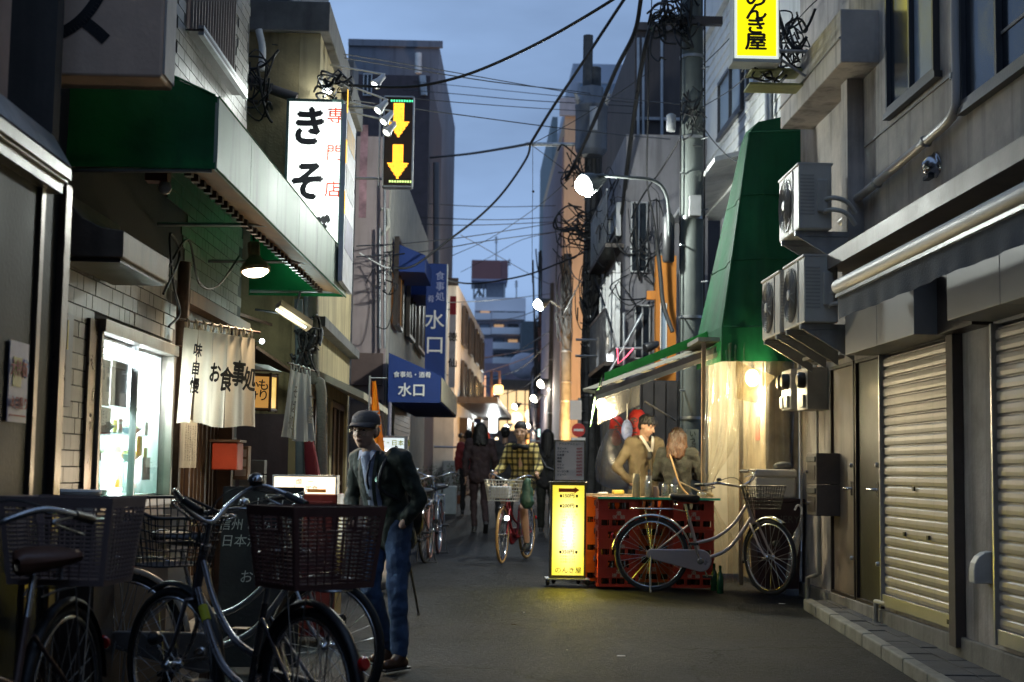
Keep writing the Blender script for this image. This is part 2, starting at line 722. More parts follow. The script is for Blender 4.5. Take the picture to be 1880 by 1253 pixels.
pv = D.objects.new('pavement', None)
COL.objects.link(pv)
struct(pv)
def kx(y):
    return 2.76+max(0, y-8)*.05
y = 4.6
k = 0
while y < 12.6:
    L = .6
    x0, x1 = kx(y), kx(y+L)
    j = R.uniform(-.004, .006)
    z0, z1 = gz(y)-.06, gz(y+L)-.06
    h = .10+j
    b = MB().poly([(x0, y+.006, z0), (x0+.09, y+.006, z0), (x1+.09, y+L-.006, z1), (x1, y+L-.006, z1)], (0, 0, h))
    b.build('kerb_stone', KERB, pv, bevel=.012)
    for r in range(2):
        yy = y+r*.3
        wd = 3.32-kx(yy)-.1
        nn = 2
        for q in range(nn):
            xa = kx(yy)+.1+wd*q/nn+.004
            xb = kx(yy)+.1+wd*(q+1)/nn-.004
            zz = gz(yy)-.06
            jj = R.uniform(-.004, .005)
            MB().poly([(xa, yy+.005, zz), (xb, yy+.005, zz), (xb, yy+.295, zz+.005), (xa, yy+.295, zz+.005)], (0, 0, .088+jj)).build('paving_slab', PAVE, pv, bevel=.006)
    y += L
# manhole-free drain strip along the left frontage
XR = 3.3
UR = V((0, 1, 0))
NR = V((-1, 0, 0))
RT = (0, -1, 0)     # reading direction on faces that look left
# ================================================================== RIGHT: rendered grey house
PLAS = mat('grey_render', (.43, .385, .345), .85, var=.34, sc=1.9, bump=.5, bs=30, streak=.55)
h1 = thing('rendered_building', 'two storey grey rendered house with roller shutters, sliding windows and a side door', 'building', (XR, 9, gz(9)))
def yX(px, X=XR):
    return onX(px, 862, X).y
def zX(px, py, X=XR):
    return onX(px, py, X).z
OR = V((XR, 0, 0))
wz = (zX(1643, 203)+zX(1735, 125))/2
wz2 = zX(1785, 190)
sh_t = zX(1700, 632)
sh_b = zX(1700, 1137)
dz0 = zX(1550, 1094)
dz1 = zX(1575, 662)
yW1 = (yX(1735), yX(1643))
yW2 = (yX(1930), yX(1785))
yS1 = (yX(1758), yX(1627))
yS2 = (yX(2010), yX(1837))
yD = (yX(1622), yX(1530))
mb = MB()
wallh(mb, OR, UR, NR, 14.3, 0, 9.2, [(yW1[0], yW1[1], wz, wz+1.25), (yW2[0], yW2[1], wz2, wz2+1.3),
      (yS1[0], yS1[1], sh_b, sh_t), (yS2[0], yS2[1], sh_b, sh_t), (yD[0], yD[1], dz0, dz1)], .3)
mb.box(XR+.005, XR+4, 14.12, 14.298, .002, 9.19)
mb.build('wall', PLAS, h1)
MB().box(XR-.04, XR-.002, 2.5, 14.28, .05, sh_b-.03).build('footing', CONC, h1, bevel=.01)
# horizontal joint lines recessed/raised strip on facade
JT = mat('joint_trim', (.3, .285, .27), .8)
zj = zX(1600, 262)
MB().box(XR-.012, XR+.01, 2.5, 11.9, zj, zj+.02).build('joint_strip', JT, h1)
for (a, b_), z in ((yW1, wz), (yW2, wz2)):
    wo = window(h1, OR, UR, NR, a, b_, z, z+1.25, mat('window_aluminium', (.06, .06, .065), .4, .4), GLASSD if a < 9 else GLASSF, 2, .035, .02, sill=1)
    if a > 9:
        wo.children[1].data.materials[0] = GLASSD
# dark inside behind panes: thin box
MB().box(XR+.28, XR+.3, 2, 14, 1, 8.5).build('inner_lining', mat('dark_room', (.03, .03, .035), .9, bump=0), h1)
# projecting beam (balcony edge)
BX = 2.98
by0, by1 = yX(1548, BX), yX(1434, BX)
bz0, bz1 = zX(1490, 170, BX)-.02, zX(1548, 10, BX)
mb = MB().box(BX, XR+.2, by0, by1, bz0, bz1)
mb.build('balcony_beam', PLAS, h1, bevel=.01)
MB().box(BX-.015, BX-.001, by0+.0, by1, bz0+.2, bz0+.215).build('joint_strip', JT, h1)
MB().box(XR-.14, XR-.001, yX(1590), yX(1578), 3.05, bz0-.002).build('pilaster', PLAS, h1)
# wide eave box over the shop
EX = 2.88
e0 = zX(1505, 487, EX)
e1 = zX(1880, 231, EX)
ez = (e0+e1)/2-.125
SOF = mat('eave_metal', (.2, .17, .15), .5, .3, streak=.3)
mb = MB()
ey = yX(1507, EX)
mb.poly([(EX, 2.5, ez), (EX, ey, ez), (EX, ey, ez+.125), (EX, 2.5, ez+.125)], (.02, 0, 0))
mb.poly([(EX+.021, 2.5, ez+.02), (EX+.021, ey, ez+.02), (XR-.001, ey, ez+.02), (XR-.001, 2.5, ez+.02)], (0, 0, .05))
mb.poly([(EX+.021, 2.5, ez+.10), (EX+.021, ey, ez+.10), (XR-.001, ey, ez+.13), (XR-.001, 2.5, ez+.13)], (0, 0, .02))
mb.build('eave', SOF, h1)
# fascia panels (metal-clad box)
PAN = mat('clad_panel', (.32, .31, .30), .45, .2, var=.06, bump=.03)
PX = 3.0
pz0 = zX(1600, 638, PX)
ya, yb = yX(1681, PX), yX(1553, PX)
hw = (yb-ya)/2
for k in range(2):
    MB().box(PX, XR-.002, ya+hw*k+.004, ya+hw*(k+1)-.004, pz0, pz0+.42).build('clad_panel', PAN, h1, bevel=.004)
y2 = yX(1742, PX)
w2 = .92
for k in range(5):
    MB().box(PX, XR-.002, y2-w2*(k+1)+.004, y2-w2*k-.004, pz0+.02, pz0+.44).build('clad_panel', PAN, h1, bevel=.004)
MB().box(PX+.16, XR-.002, y2+.001, ya-.001, pz0, pz0+.43).build('recess_panel', DARKM, h1)
# shutters
SLATM = mat('shutter_slat', (.42, .38, .34), .48, .35, var=.12, sc=4, bump=.05, streak=.3)
def shutter(lbl, y0, y1, z0, z1, holes):
    t = thing('roller_shutter', lbl, 'roller shutter', (XR, (y0+y1)/2, z0))
    p = .078
    n = int((z1-z0-.1)/p)
    mb = MB()
    prof = [(0, 0), (-.010, .006), (-.013, .030), (-.010, .058), (-.001, .066), (.005, .069), (.005, p)]
    w_ = (y1-y0)/2-.03
    vs = []
    for (x, z) in prof:
        vs += [(x, -w_, z), (x, w_, z)]
    mb.add(vs, [(2*i, 2*i+1, 2*i+3, 2*i+2) for i in range(len(prof)-1)], False)
    src = None
    for k in range(n):
        loc = (XR-.02, (y0+y1)/2, z0+.1+k*p)
        if src is None:
            src = mb.build('slat', SLATM, t, world=True)
            src.location = loc
        else:
            inst('slat', src, t, V(loc)+V((R.uniform(-.0012, .0012), 0, 0)), (R.uniform(-.002, .002), R.uniform(-.02, .02), 0))
    MB().box(XR-.05, XR-.01, y0+.03, y1-.03, z0+.005, z0+.1).build('bottom_bar', ALU, t, bevel=.004)
    for yy in (y0, y1-.03):
        MB().box(XR-.06, XR+.02, yy, yy+.03, z0, z1).build('guide_rail', ALU, t, bevel=.004)
    for (hy, hz) in holes:
        MB().box(XR-.052, XR-.038, hy-.02, hy+.02, hz-.016, hz+.016).build('lock', BLACK, t)
    return t
s1 = shutter('closed grey metal roller shutter next to the dark green door', yS1[0], yS1[1], sh_b, sh_t,
             [(yX(1688), zX(1688, 898)), (yX(1670), zX(1670, 981)), (yX(1714), zX(1714, 988)), (yX(1750), zX(1750, 1141))])
s2 = shutter('closed roller shutter catching yellow light at the street front corner', yS2[0], yS2[1], sh_b, sh_t, [])
MB().box(XR-.075, XR-.002, yS1[0]-.14, yS1[0]-.005, sh_b-.1, pz0-.002).build('shutter_jamb', mat('jamb_brown', (.10, .08, .07), .7), h1, bevel=.004)
# hooded vent on the pillar beside the shutter (letter hood)
t = thing('intake_hood', 'small white curved metal hood low on the pillar between the two shutters', 'vent hood', (XR, yX(1822), zX(1822, 1050)))
yy, zt, zb = yX(1820), zX(1820, 1012), zX(1820, 1072)
pts = [(XR-.12, yy, zb)]+[(XR-.12*math.sin(a), yy, zt-.12+.12*math.cos(a)) for a in [math.pi/2, 1.2, .8, .4, 0]]+[(XR, yy, zb)]
MB().poly(pts, (0, .1, 0)).build('hood_shell', WHITE, t, bevel=.008)
# doors
WDOOR = mat('wood_grain_door', (.25, .19, .14), .5, var=.25, sc=3, streak=.5, bump=.1)
GDOOR = mat('dark_green_door', (.045, .042, .03), .38, .3, var=.15)
def door(lbl, y0, y1, m, inner):
    t = thing('door', lbl, 'door', (XR, (y0+y1)/2, dz0))
    MB().box(XR-.005, XR+.04, y0+.03, y1-.03, dz0+.03, dz1-.03).build('door_leaf', m, t, bevel=.004)
    f = MB()
    for (a, b_) in ((y0, y0+.029), (y1-.029, y1)):
        f.box(XR-.03, XR+.06, a, b_, dz0, dz1)
    f.box(XR-.03, XR+.06, y0+.03, y1-.03, dz1-.029, dz1)
    f.box(XR-.03, XR+.06, y0+.03, y1-.03, dz0, dz0+.029)
    f.build('door_frame', DARKM, t)
    hy = y0+.12
    hz = dz0+.95
    MB().tube([(XR-.005, hy, hz), (XR-.05, hy, hz), (XR-.06, hy+.03, hz), (XR-.06, hy+.14, hz)], .011, 8).box(XR-.02, XR-.004, hy-.03, hy+.03, hz-.06, hz+.06).build('handle', CHROME, t)
    for dz in (.2, -.6):
        MB().lathe([(.02, 0), (.02, .02), (.012, .03)], (XR-.006, hy, hz+dz), (-1, 0, 0), 12).build('lock', ALU, t)
ym = yX(1575)
door('narrow wood grain door next to the letterboxes', ym+.02, yD[1], WDOOR, 0)
door('tall dark green door between the wood grain door and the shutter', yD[0], ym-.02, GDOOR, 0)
# slim canopy over the doors
MB().box(3.02, XR-.002, yX(1552), yX(1474, 3.02), zX(1500, 655, 3.02), zX(1500, 655, 3.02)+.03).build('door_canopy', mat('canopy_sheet', (.3, .27, .24), .5, .2), h1)
# retractable awning cassette + valance
aw = thing('retractable_awning', 'rolled-in awning with white cassette tube and dark grey scalloped valance over the shutters', 'awning', (2.78, 8, 2.8))
CX = 2.74
p0 = onX(1540, 537, CX)
p1 = onX(1880, 350, CX)
cz = (p0.z+p1.z)/2+.01
MB().lathe([(.052, 0), (.058, .005), (.058, p0.y-2.5-.005), (.052, p0.y-2.5)], (CX, 2.5, cz), (0, 1, 0), 20).build('cassette_tube', mat('cassette_white', (.5, .48, .44), .5, .0, var=.08), aw)
MB().box(CX-.03, CX+.02, 2.5, p0.y-.01, cz-.085, cz-.06).build('front_rail', ALU, aw)
VAL = mat('grey_canvas', (.055, .065, .085), .9, var=.25, sc=4, bump=.4, bs=80)
LL = p0.y-2.5
def vf(u, v):
    y = 2.5+LL*u
    return V((CX-.01+.008*math.sin(y*6)*v+.006*math.sin(y*17+2)*v, y, cz-.087-v*(.165+.004*math.sin(y*2.9))))
MB().sheet(vf, 160, 5).build('valance', VAL, aw)
for yy in (p0.y-.2, p0.y-2.2, p0.y-4.2):
    MB().tube([(CX, yy, cz+.02), (CX+.2, yy, cz+.1), (XR-.002, yy, cz+.1)], .018, 6).build('bracket', ALU, aw)
# drainpipe
dp = thing('drainpipe', 'white drainpipe that bends diagonally down the grey wall to the air conditioners', 'pipe', onX(1755, 200, XR-.06))
X0 = XR-.06
pts = [onX(1754, -150, X0), onX(1755, 60, X0), onX(1757, 170, X0), onX(1752, 205, X0), onX(1728, 235, X0), onX(1640, 310, X0), onX(1590, 352, X0), onX(1568, 370, X0), onX(1562, 392, X0), onX(1545, 408, X0)]
MB().tube(smoothpts(pts, 4), .036, 12).build('pipe', mat('grey_pvc', (.52, .48, .44), .35, var=.08), dp)
for q in (onX(1755, 140, X0), onX(1700, 260, X0), onX(1610, 336, X0)):
    MB().lathe([(.045, -.02), (.045, .02)], q, (0, -.75, .65) if q.y > 9.9 else (0, 0, 1), 14).build('clamp', STEEL, dp)
# round vent cap
q = onX(1720, 305, XR)
t = thing('vent_cap', 'round stainless steel vent hood on the grey wall above the awning', 'vent', q)
mb = MB()
prof = []
for i in range(8):
    a = math.pi/2*i/7
    prof.append((.088*math.cos(a), .1*math.sin(a)))
mb.lathe([(.1, 0), (.1, .01)]+[(p[0], .01+p[1]) for p in prof], q, (-1, 0, -.15), 20)
mb.build('cowl', mat('brushed_steel', (.42, .42, .44), .22, 1, var=.1), t)
MB().box(q.x-.085, q.x-.04, q.y-.06, q.y+.06, q.z-.1, q.z-.075).build('outlet', BLACK, t)
# air conditioners
ACM = mat('ac_casing', (.55, .52, .46), .5, var=.08, streak=.35)
ACG = mat('ac_grille', (.2, .19, .18), .5, var=.1)
def ac_unit():
    t = thing('air_conditioner', '', 'air conditioner', (0, 0, 0))
    # local: outer (fan) face at x=-.15, long along y 0..0.78, z 0..0.56
    MB().box(-.15, .13, 0, .78, 0, .56).build('casing', ACM, t, False, bevel=.014)
    MB().box(-.158, -.151, .22, .24, .02, .54).box(-.16, .14, -.004, .784, .545, .565).build('seam', ACM, t, False, bevel=.003)
    MB().lathe([(.235, 0), (.235, .004)], (-.1515, .48, .28), (-1, 0, 0), 28).build('fan_opening', BLACK, t, False)
    g = MB()
    for r in [.05+.021*i for i in range(9)]:
        g.tube([V((-.17, .48+r*math.cos(a), .28+r*math.sin(a))) for a in [2*math.pi*i/28 for i in range(28)]], .0035, 4, True)
    for i in range(16):
        a = 2*math.pi*i/16
        g.tube([(-.172, .48+.04*math.cos(a), .28+.04*math.sin(a)), (-.17, .48+.235*math.cos(a), .28+.235*math.sin(a))], .003, 4)
    g.build('fan_grille', ACG, t, False)
    MB().lathe([(.05, 0), (.04, .012)], (-.17, .48, .28), (-1, 0, 0), 16).build('fan_hub', ACM, t, False)
    mb = MB().box(.0, .09, -.045, -.001, .14, .42)
    mb.build('valve_cover', ACM, t, False, bevel=.012)
    p = MB()
    for k in range(12):
        p.box(-.14, -.02, -.004, -.0005, .12+.03*k, .132+.03*k)
    p.build('louvre_panel', mat('ac_louvre', (.40, .375, .33), .5, var=.1), t, False)
    for dz in (.14, .24):
        MB().tube(smoothpts([(.05, -.02, dz), (.12, -.09, dz+.01), (.22, -.13, dz-.03), (.3, -.1, dz-.12)], 4), .02, 8).build('pipe', ACM, t, False)
    for yy in (.1, .62):
        mb = MB().box(-.16, .3, yy, yy+.04, -.045, -.002)
        mb.poly([(-.14, yy+.012, -.046), (.29, yy+.012, -.046), (.29, yy+.012, -.3)], (0, .015, 0))
        mb.build('bracket', STEEL, t, False)
    return t
ac = ac_unit()
AXo = 2.84
spots = [(1477, 592, 'lower air conditioner nearest the awning, with pipes at its side'),
         (1432, 612, 'lower air conditioner partly behind its twin beside the green cover'),
         (1467, 420, 'single upper air conditioner high on the grey wall under the beam')]
for i, (px, py, lb) in enumerate(spots):
    o = ac if i == 0 else copy_tree(ac)
    q = onX(px, py, AXo-.15)
    o.location = (AXo, q.y, q.z)
    o['label'] = lb
    o['group'] = 'air conditioners on the grey wall'
# hose loops under the units
for i, (cx, cy) in enumerate(((1500, 640), (1522, 625))):
    c = W(cx, cy, 13.0)
    t = tag(MB().tube([c+V((.0+.09*math.cos(a), .05*math.sin(a*2), .14*math.sin(a))) for a in [2*math.pi*k/20 for k in range(20)]], .016, 6, True).build('hose_coil', ACM),
            ('coiled pale hose hanging under the lower air conditioners', 'second smaller loop of pale hose behind the coiled one')[i], 'hose')
# electricity meters
METB = mat('meter_case', (.42, .40, .36), .5)
for (px, lb) in ((1482, 'pair of electricity meters on a cream box'), (1452, 'electricity meter box next to the plastic curtain')):
    MX = 3.1
    q = onX(px, 752, MX)
    t = thing('electricity_meter', lb, 'electricity meter', q)
    MB().box(MX, XR-.002, q.y, q.y+.42, q.z, q.z+.4).build('meter_box', METB, t, bevel=.008)
    for k in range(2 if px < 1470 else 1):
        yy = q.y+.12+.2*k
        MB().lathe([(.075, 0), (.075, .05), (.05, .07)], (MX-.001, yy, q.z+.28), (-1, 0, 0), 16).build('dial', BLACK, t)
        MB().box(MX-.03, MX-.001, yy-.06, yy+.06, q.z+.02, q.z+.14).build('terminal_cover', ACM, t, bevel=.005)
    MB().tube([(XR-.06, q.y+.2, q.z), (XR-.05, q.y+.2, gz(q.y)+.5)], .014, 6).build('conduit', METB, t)
    MB().tube([(XR-.05, q.y+.3, q.z+.4), (XR-.05, q.y+.3, q.z+1.1)], .02, 6).build('conduit', METB, t)
# letterboxes
LBM = mat('letterbox_metal', (.13, .11, .095), .5, .3)
for k in range(2):
    X_ = 3.08
    q = onX(1499, 948, X_)
    z = q.z+k*.285
    t = thing('letterbox', ('lower of the two stacked brown letterboxes by the door', 'upper of the two stacked brown letterboxes by the door')[k], 'letterbox', (X_, q.y, z), 'letterboxes')
    MB().box(X_, XR-.002, q.y, q.y+.36, z, z+.28).build('box', LBM, t, bevel=.006)
    MB().box(X_-.012, X_-.001, q.y+.02, q.y+.34, z+.20, z+.25).build('flap', BLACK, t, bevel=.003)
    MB().box(X_-.006, X_-.001, q.y+.04, q.y+.32, z+.04, z+.17).build('door', DARKM, t)
    MB().lathe([(.014, 0), (.014, .02)], (X_-.006, q.y+.3, z+.11), (-1, 0, 0), 8).build('lock', CHROME, t)
# low white pipes on the footing
for i, (px, py0, py1) in enumerate(((1504, 948, 1105), (1608, 1105, 1145))):
    a = onX(px, py0, XR-.07)
    b_ = onX(px, py1, XR-.07)
    if i == 0:
        pts = [a, V((a.x, a.y, b_.z+.26)), V((a.x, a.y+.22, b_.z+.22)), V((a.x-.04, a.y+.3, b_.z+.2)), V((a.x-.04, a.y+.3, b_.z-.04))]
    else:
        pts = [a+V((.07, -.3, 0)), a, V((a.x, a.y+.02, b_.z-.03))]
    tag(MB().tube(pts, .022, 8).build('water_pipe', CREAM), ('cream water pipe stepping down the footing below the letterboxes', 'short cream pipe stub on the footing under the dark green door')[i], 'pipe')
# ================================================================== RIGHT: white clapboard house behind
SID = mat('white_siding', (.62, .62, .60), .6, var=.08, sc=3, bump=.1, streak=.25)
XS = 3.35
h2 = thing('siding_building', 'upper storey of a white clapboard house with a dark roof edge behind the green cover', 'building', (XS, 18, gz(18)))
sy0, sy1 = 14.32, yX(1290, XS)
szb = zX(1310, 385, XS)
szt = zX(1290, 92, XS)
mb = MB()
hs = [(yX(1366, XS), yX(1322, XS), zX(1345, 225, XS), zX(1345, 120, XS)), (yX(1405, XS), yX(1376, XS), zX(1385, 165, XS), zX(1385, 60, XS))]
wallh(mb, (XS, 0, 0), UR, NR, sy1, szb, 10.5, hs+[(0, sy0, 0, 20)], .25)
mb.build('wall', SID, h2)
n = 0
zz = szb
bd = None
w_ = sy1-sy0
k = 0
while zz < szt and k < 46:
    inhole = any(h[2]-.1 < zz < h[3] for h in hs)
    if not inhole:
        MB().poly([(XS-.001, sy0, zz), (XS-.018, sy0, zz), (XS-.004, sy0, zz+.15), (XS-.001, sy0, zz+.15)], (0, w_, 0)).build('board', SID, h2)
    zz += .155
    k += 1
for h in hs:
    window(h2, (XS, 0, 0), UR, NR, h[0], h[1], h[2], h[3], mat('window_aluminium', (.1, .1, .11), .4), GLASSF, 2, .05, .02, sill=1)
MB().poly([(XS-.55, sy1+.3, szb-.15), (XS-.55, 16.6, szb-.05), (XS, 16.6, szb+.1), (XS, sy1+.3, szb)], (0, 0, .06)).build('canopy', WHITE, h2)
MB().box(XS+.25, XS+4, sy1-.2, sy1, 0, 10.4).box(XS-.08, XS+.3, sy0, sy1+.1, szt, szt+.12).build('side_wall', SID, h2)
MB().tube([(XS-.08, sy0+1.4, szb), (XS-.08, sy0+1.4, 10)], .05, 8).build('downpipe', STEEL, h2)
# ================================================================== LEFT SIDE
OL = V((-2.2, 7.3, 0))
UL = V((.02, 1, 0)).normalized()
NL = V((1, -.02, 0)).normalized()
def onP(px, py, O, n):
    d = ray(px, py)
    c = V((0, 0, CAMZ))
    return c+d*((V(O)-c).dot(n)/d.dot(n))
def oL(px, py, off=0):
    return onP(px, py, OL+NL*off, NL)
def uLc(px, off=0):
    return (oL(px, 862, off)-OL).dot(UL)
def PL(u, n, z):
    return OL+UL*u+NL*n+V((0, 0, z))
TB = mat('tile_bed_mortar', (.035, .033, .032), .9, bump=.3)
b3 = thing('tiled_building', 'soba shop building clad in pale oblong wall tiles above the green awning', 'building', (-2.5, 9, gz(9)))
wu0, wu1 = uLc(166), uLc(300)
wzb, wzt = (oL(166, 915).z+oL(300, 912).z)/2, (oL(174, 611).z+oL(300, 651).z)/2
du0, du1 = uLc(318), uLc(418)
dzt = oL(330, 560).z
bu0, bu1 = uLc(312), uLc(399)
bzb = oL(398, 150).z+.1
LB = 5.3
mb = MB()
wallh(mb, OL, UL, NL, LB, 0, 9.5, [(wu0, wu1, wzb, wzt), (du0, du1, -1, dzt), (bu0, bu1, bzb, bzb+1.6)], .25)
mb.build('wall', TB, b3)
mb = MB()
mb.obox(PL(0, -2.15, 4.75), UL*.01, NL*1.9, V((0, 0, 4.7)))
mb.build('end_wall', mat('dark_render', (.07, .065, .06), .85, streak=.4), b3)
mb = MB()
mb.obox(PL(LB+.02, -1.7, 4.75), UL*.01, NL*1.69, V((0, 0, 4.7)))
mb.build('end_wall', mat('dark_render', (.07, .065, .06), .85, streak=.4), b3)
TILES = [mat('wall_tile_%s' % c, col, .42, var=.12, sc=3, bump=.1, bs=30, streak=.3) for c, col in (('buff', (.195, .165, .13)), ('grey', (.16, .145, .125)), ('light', (.23, .20, .165)))]
th, tw = .088, .232
full = MB().box(0, tw-.007, -.006, .012, .0035, th-.0035)
half = MB().box(0, tw/2-.007, -.006, .012, .0035, th-.0035)
# tile local: x along wall, y outward
src = {}
rest = MB()
rot = UL.to_track_quat('X', 'Z').to_euler().z
cnt = 0
holesT = [(wu0-.07, wu1+.05, wzb-.12, wzt+.08), (du0-.05, du1+.05, -1, dzt+.1), (bu0-.03, bu1+.03, bzb-.02, bzb+1.7)]
for r in range(int((8.6-.15)/th)):
    z = .15+r*th
    u = R.choice([0, -tw/2, -tw*.25])*0+(0 if r % 2 else tw/4)
    while u < LB-.03:
        hf = R.random() < .42
        L_ = tw/2 if hf else tw
        if u+L_ > LB:
            break
        blocked = any(u+L_ > h[0] and u < h[1] and z+th > h[2] and z < h[3] for h in holesT)
        if not blocked:
            m = R.choice(TILES)
            p = PL(u, 0, z)
            vis = 2.75 > z > 1.05 and u < 2.9
            if vis and cnt < 290:
                k = (hf, m.name)
                dn = R.uniform(-.002, .002)
                if k not in src:
                    o = MB().box(0, L_-.007, -.012, .006, .0035, th-.0035).build('tile', m, b3, bevel=.002)
                    src[k] = o
                    o.location = p+NL*dn
                    o.rotation_euler = (0, 0, rot)
                else:
                    o = inst('tile', src[k], b3, p+NL*dn, (0, 0, rot))
                cnt += 1
            elif z > 3.2 or u > 2.9 or z < 1.05:
                if z > 3.0 and u < 2.4:
                    u += L_
                    continue
                rest.obox(p+UL*(L_/2-.0035)+NL*.003+V((0, 0, th/2)), UL*(L_/2-.0035), NL*.006, V((0, 0, th/2-.0035)))
        u += L_
o = rest.build('tile_field', TILES[1], b3)
o['kind'] = 'stuff'
# barred upper window
rd = mat('oxide_red_panel', (.075, .018, .014), .6, streak=.4)
MB().obox(PL((bu0+bu1)/2, -.1, bzb+.8), UL*((bu1-bu0)/2), NL*.01, V((0, 0, .8))).build('shutter_panel', rd, b3)
n = 17
for k in range(n):
    u = bu0+(bu1-bu0)*(k+.5)/n
    MB().obox(PL(u, .03, bzb+.8), UL*.007, NL*.009, V((0, 0, .8))).build('window_bar', mat('bar_steel', (.24, .2, .17), .5, .4), b3)
for zz in (bzb-.02, bzb-.07):
    MB().obox(PL((bu0+bu1)/2, .12, zz), UL*((bu1-bu0)/2+.05), NL*.02, V((0, 0, .012))).build('balcony_rail', STEEL, b3)
MB().obox(PL((bu0+bu1)/2, .07, bzb-.045), UL*((bu1-bu0)/2+.05), NL*.07, V((0, 0, .008))).build('window_ledge', DARKM, b3)
# ---------------- sliding door and timber front
TD = mat('dark_door_timber', (.06, .035, .022), .45, var=.35, sc=6, streak=.4)
d3 = thing('sliding_door', 'dark timber sliding doors with lattice panes behind the cream shop curtain', 'door', PL((du0+du1)/2, 0, 0))
fz = .02
hh = dzt-.42
for k in range(3):
    a = du0+.06+(du1-du0-.12)*k/3
    b_ = du0+.06+(du1-du0-.12)*(k+1)/3
    f = MB()
    off = -.09+.035*(k % 2)
    def bb(a0, a1, c0, c1, t_=.015):
        f.obox(PL((a0+a1)/2, off, (c0+c1)/2), UL*((a1-a0)/2), NL*t_, V((0, 0, (c1-c0)/2)))
    g0 = gz(8)+.05
    bb(a, a+.05, g0, hh)
    bb(b_-.05, b_, g0, hh)
    bb(a+.05, b_-.05, g0, g0+.35, .01)
    bb(a+.05, b_-.05, hh-.06, hh)
    lf = f.build('door_leaf', TD, d3)
    for q in range(1, 4):
        x = a+.05+(b_-a-.1)*q/4
        MB().obox(PL(x, off, (g0+.35+hh-.06)/2), UL*.008, NL*.012, V((0, 0, (hh-.06-g0-.35)/2))).build('lattice_bar', TD, lf)
    MB().obox(PL((a+b_)/2, off-.01, (g0+.35+hh-.06)/2), UL*((b_-a)/2-.05), NL*.003, V((0, 0, (hh-.06-g0-.35)/2))).build('pane', mat('warm_frosted_glass', (.16, .10, .05), .4, var=.3), lf)
f = MB()
for a in (du0+.02, du1-.02):
    f.obox(PL(a, -.03, hh/2+.05), UL*.04, NL*.07, V((0, 0, hh/2-.05)))
f.obox(PL((du0+du1)/2, -.02, hh+.06), UL*((du1-du0)/2), NL*.08, V((0, 0, .06)))
f.build('door_frame', WOOD, d3)
MB().obox(PL((du0+du1)/2, -.05, (hh+.12+dzt)/2), UL*((du1-du0)/2), NL*.04, V((0, 0, (dzt-hh-.12)/2))).build('transom_board', WOOD, d3)
MB().lathe([(.09, 0), (.095, .01), (.08, .012), (.08, .004)], PL(du0+.75, -.01, hh+.25), NL, 24).build('crest_ring', LWOOD, d3)
MB().obox(PL((du0+du1)/2+.1, .05, dzt+.05), UL*((du1-du0)/2+.2), NL*.05, V((0, 0, .05))).build('lintel_beam', mat('weathered_beam', (.16, .10, .06), .7, streak=.4), b3)
# menu paper banner by the door
t = thing('paper_menu', 'long white paper menu with handwritten columns hung beside the doors', 'menu', oL(345, 862, .12))
c = oL(345, 815, .12)
MB().sheet(lambda u, v: PL((c-OL).dot(UL)-.24+.48*u, .12+.012*math.sin(u*14), c.z+.17-.34*v), 16, 4).build('sheet', mat('aged_paper', (.45, .42, .34), .8), t)
for k in range(7):
    pass
for k in range(6):
    text('\n'.join('そば定食かけもり天丼'[(k*3+j) % 10] for j in range(6)), .05, INK, PL((c-OL).dot(UL)-.19+.075*k, .145, c.z), UL, parent=t, ls=.85)
# ---------------- display window
SSF = mat('window_steel', (.30, .27, .23), .4, .7, streak=.3)
wn = thing('display_window', 'brightly lit display window with glass shelves of sample dishes', 'display window', PL((wu0+wu1)/2, 0, wzb))
f = MB()
def wb(a0, a1, n0, n1, c0, c1, mm=None):
    (mm or f).obox(PL((a0+a1)/2, (n0+n1)/2, (c0+c1)/2), UL*((a1-a0)/2), NL*((n1-n0)/2), V((0, 0, (c1-c0)/2)))
wb(wu0-.05, wu1+.04, -.04, .07, wzt, wzt+.075)
wb(wu0-.05, wu0, -.04, .05, wzb, wzt)
wb(wu1, wu1+.04, -.04, .05, wzb, wzt)
wb(wu0-.05, wu1+.04, -.04, .08, wzb-.06, wzb)
f.build('window_frame', SSF, wn, bevel=.004)
MB().obox(PL((wu0+wu1)/2, .03, wzb-.13), UL*((wu1-wu0)/2), NL*.02, V((0, 0, .07))).build('sill_board', mat('plywood_sill', (.30, .21, .12), .5, streak=.3), wn)
WI = mat('display_white_lining', (.8, .8, .8), .6, var=.04, bump=0)
f = MB()
dp_ = -.55
wb(wu0, wu1, dp_-.02, dp_, wzb, wzt)
wb(wu0+.001, wu0+.012, dp_, -.041, wzb+.013, wzt-.013)
wb(wu1-.012, wu1-.001, dp_, -.041, wzb+.013, wzt-.013)
wb(wu0+.001, wu1-.001, dp_, -.041, wzb+.001, wzb+.012)
wb(wu0+.001, wu1-.001, dp_, -.041, wzt-.012, wzt-.001)
f.build('lining', WI, wn)
wb(wu0-.22, wu0-.051, -.005, .03, wzb-.1, wzt+.06, f2 := MB())
f2.build('side_panel', mat('dull_copper', (.14, .10, .07), .3, .7, var=.4, sc=6), wn)
GL = clear('shop_glass', (.97, 1, 1), .03, .0, .02)
SG = clear('shelf_glass', (.85, .97, .93), .06, .06, .03)
wmid = (wu0+wu1)/2+.02
for k, (a, b_) in enumerate(((wu0, wmid), (wmid-.03, wu1))):
    q = MB()
    wb(a+.002, b_-.002, -.02+.02*k, -.015+.02*k, wzb+.002, wzt-.002, q)
    q.build('pane', GL, wn)
q = MB()
wb(wmid-.012, wmid+.012, -.022, .02, wzb, wzt, q)
q.build('sash', ALU, wn)
hgt = wzt-wzb
TUBE = emis('fluorescent_tube', (.92, .97, 1), 30)
MB().tube([PL(wu0+.1, -.16, wzt-.05), PL(wu1-.1, -.16, wzt-.05)], .014, 8).build('light_tube', TUBE, wn)
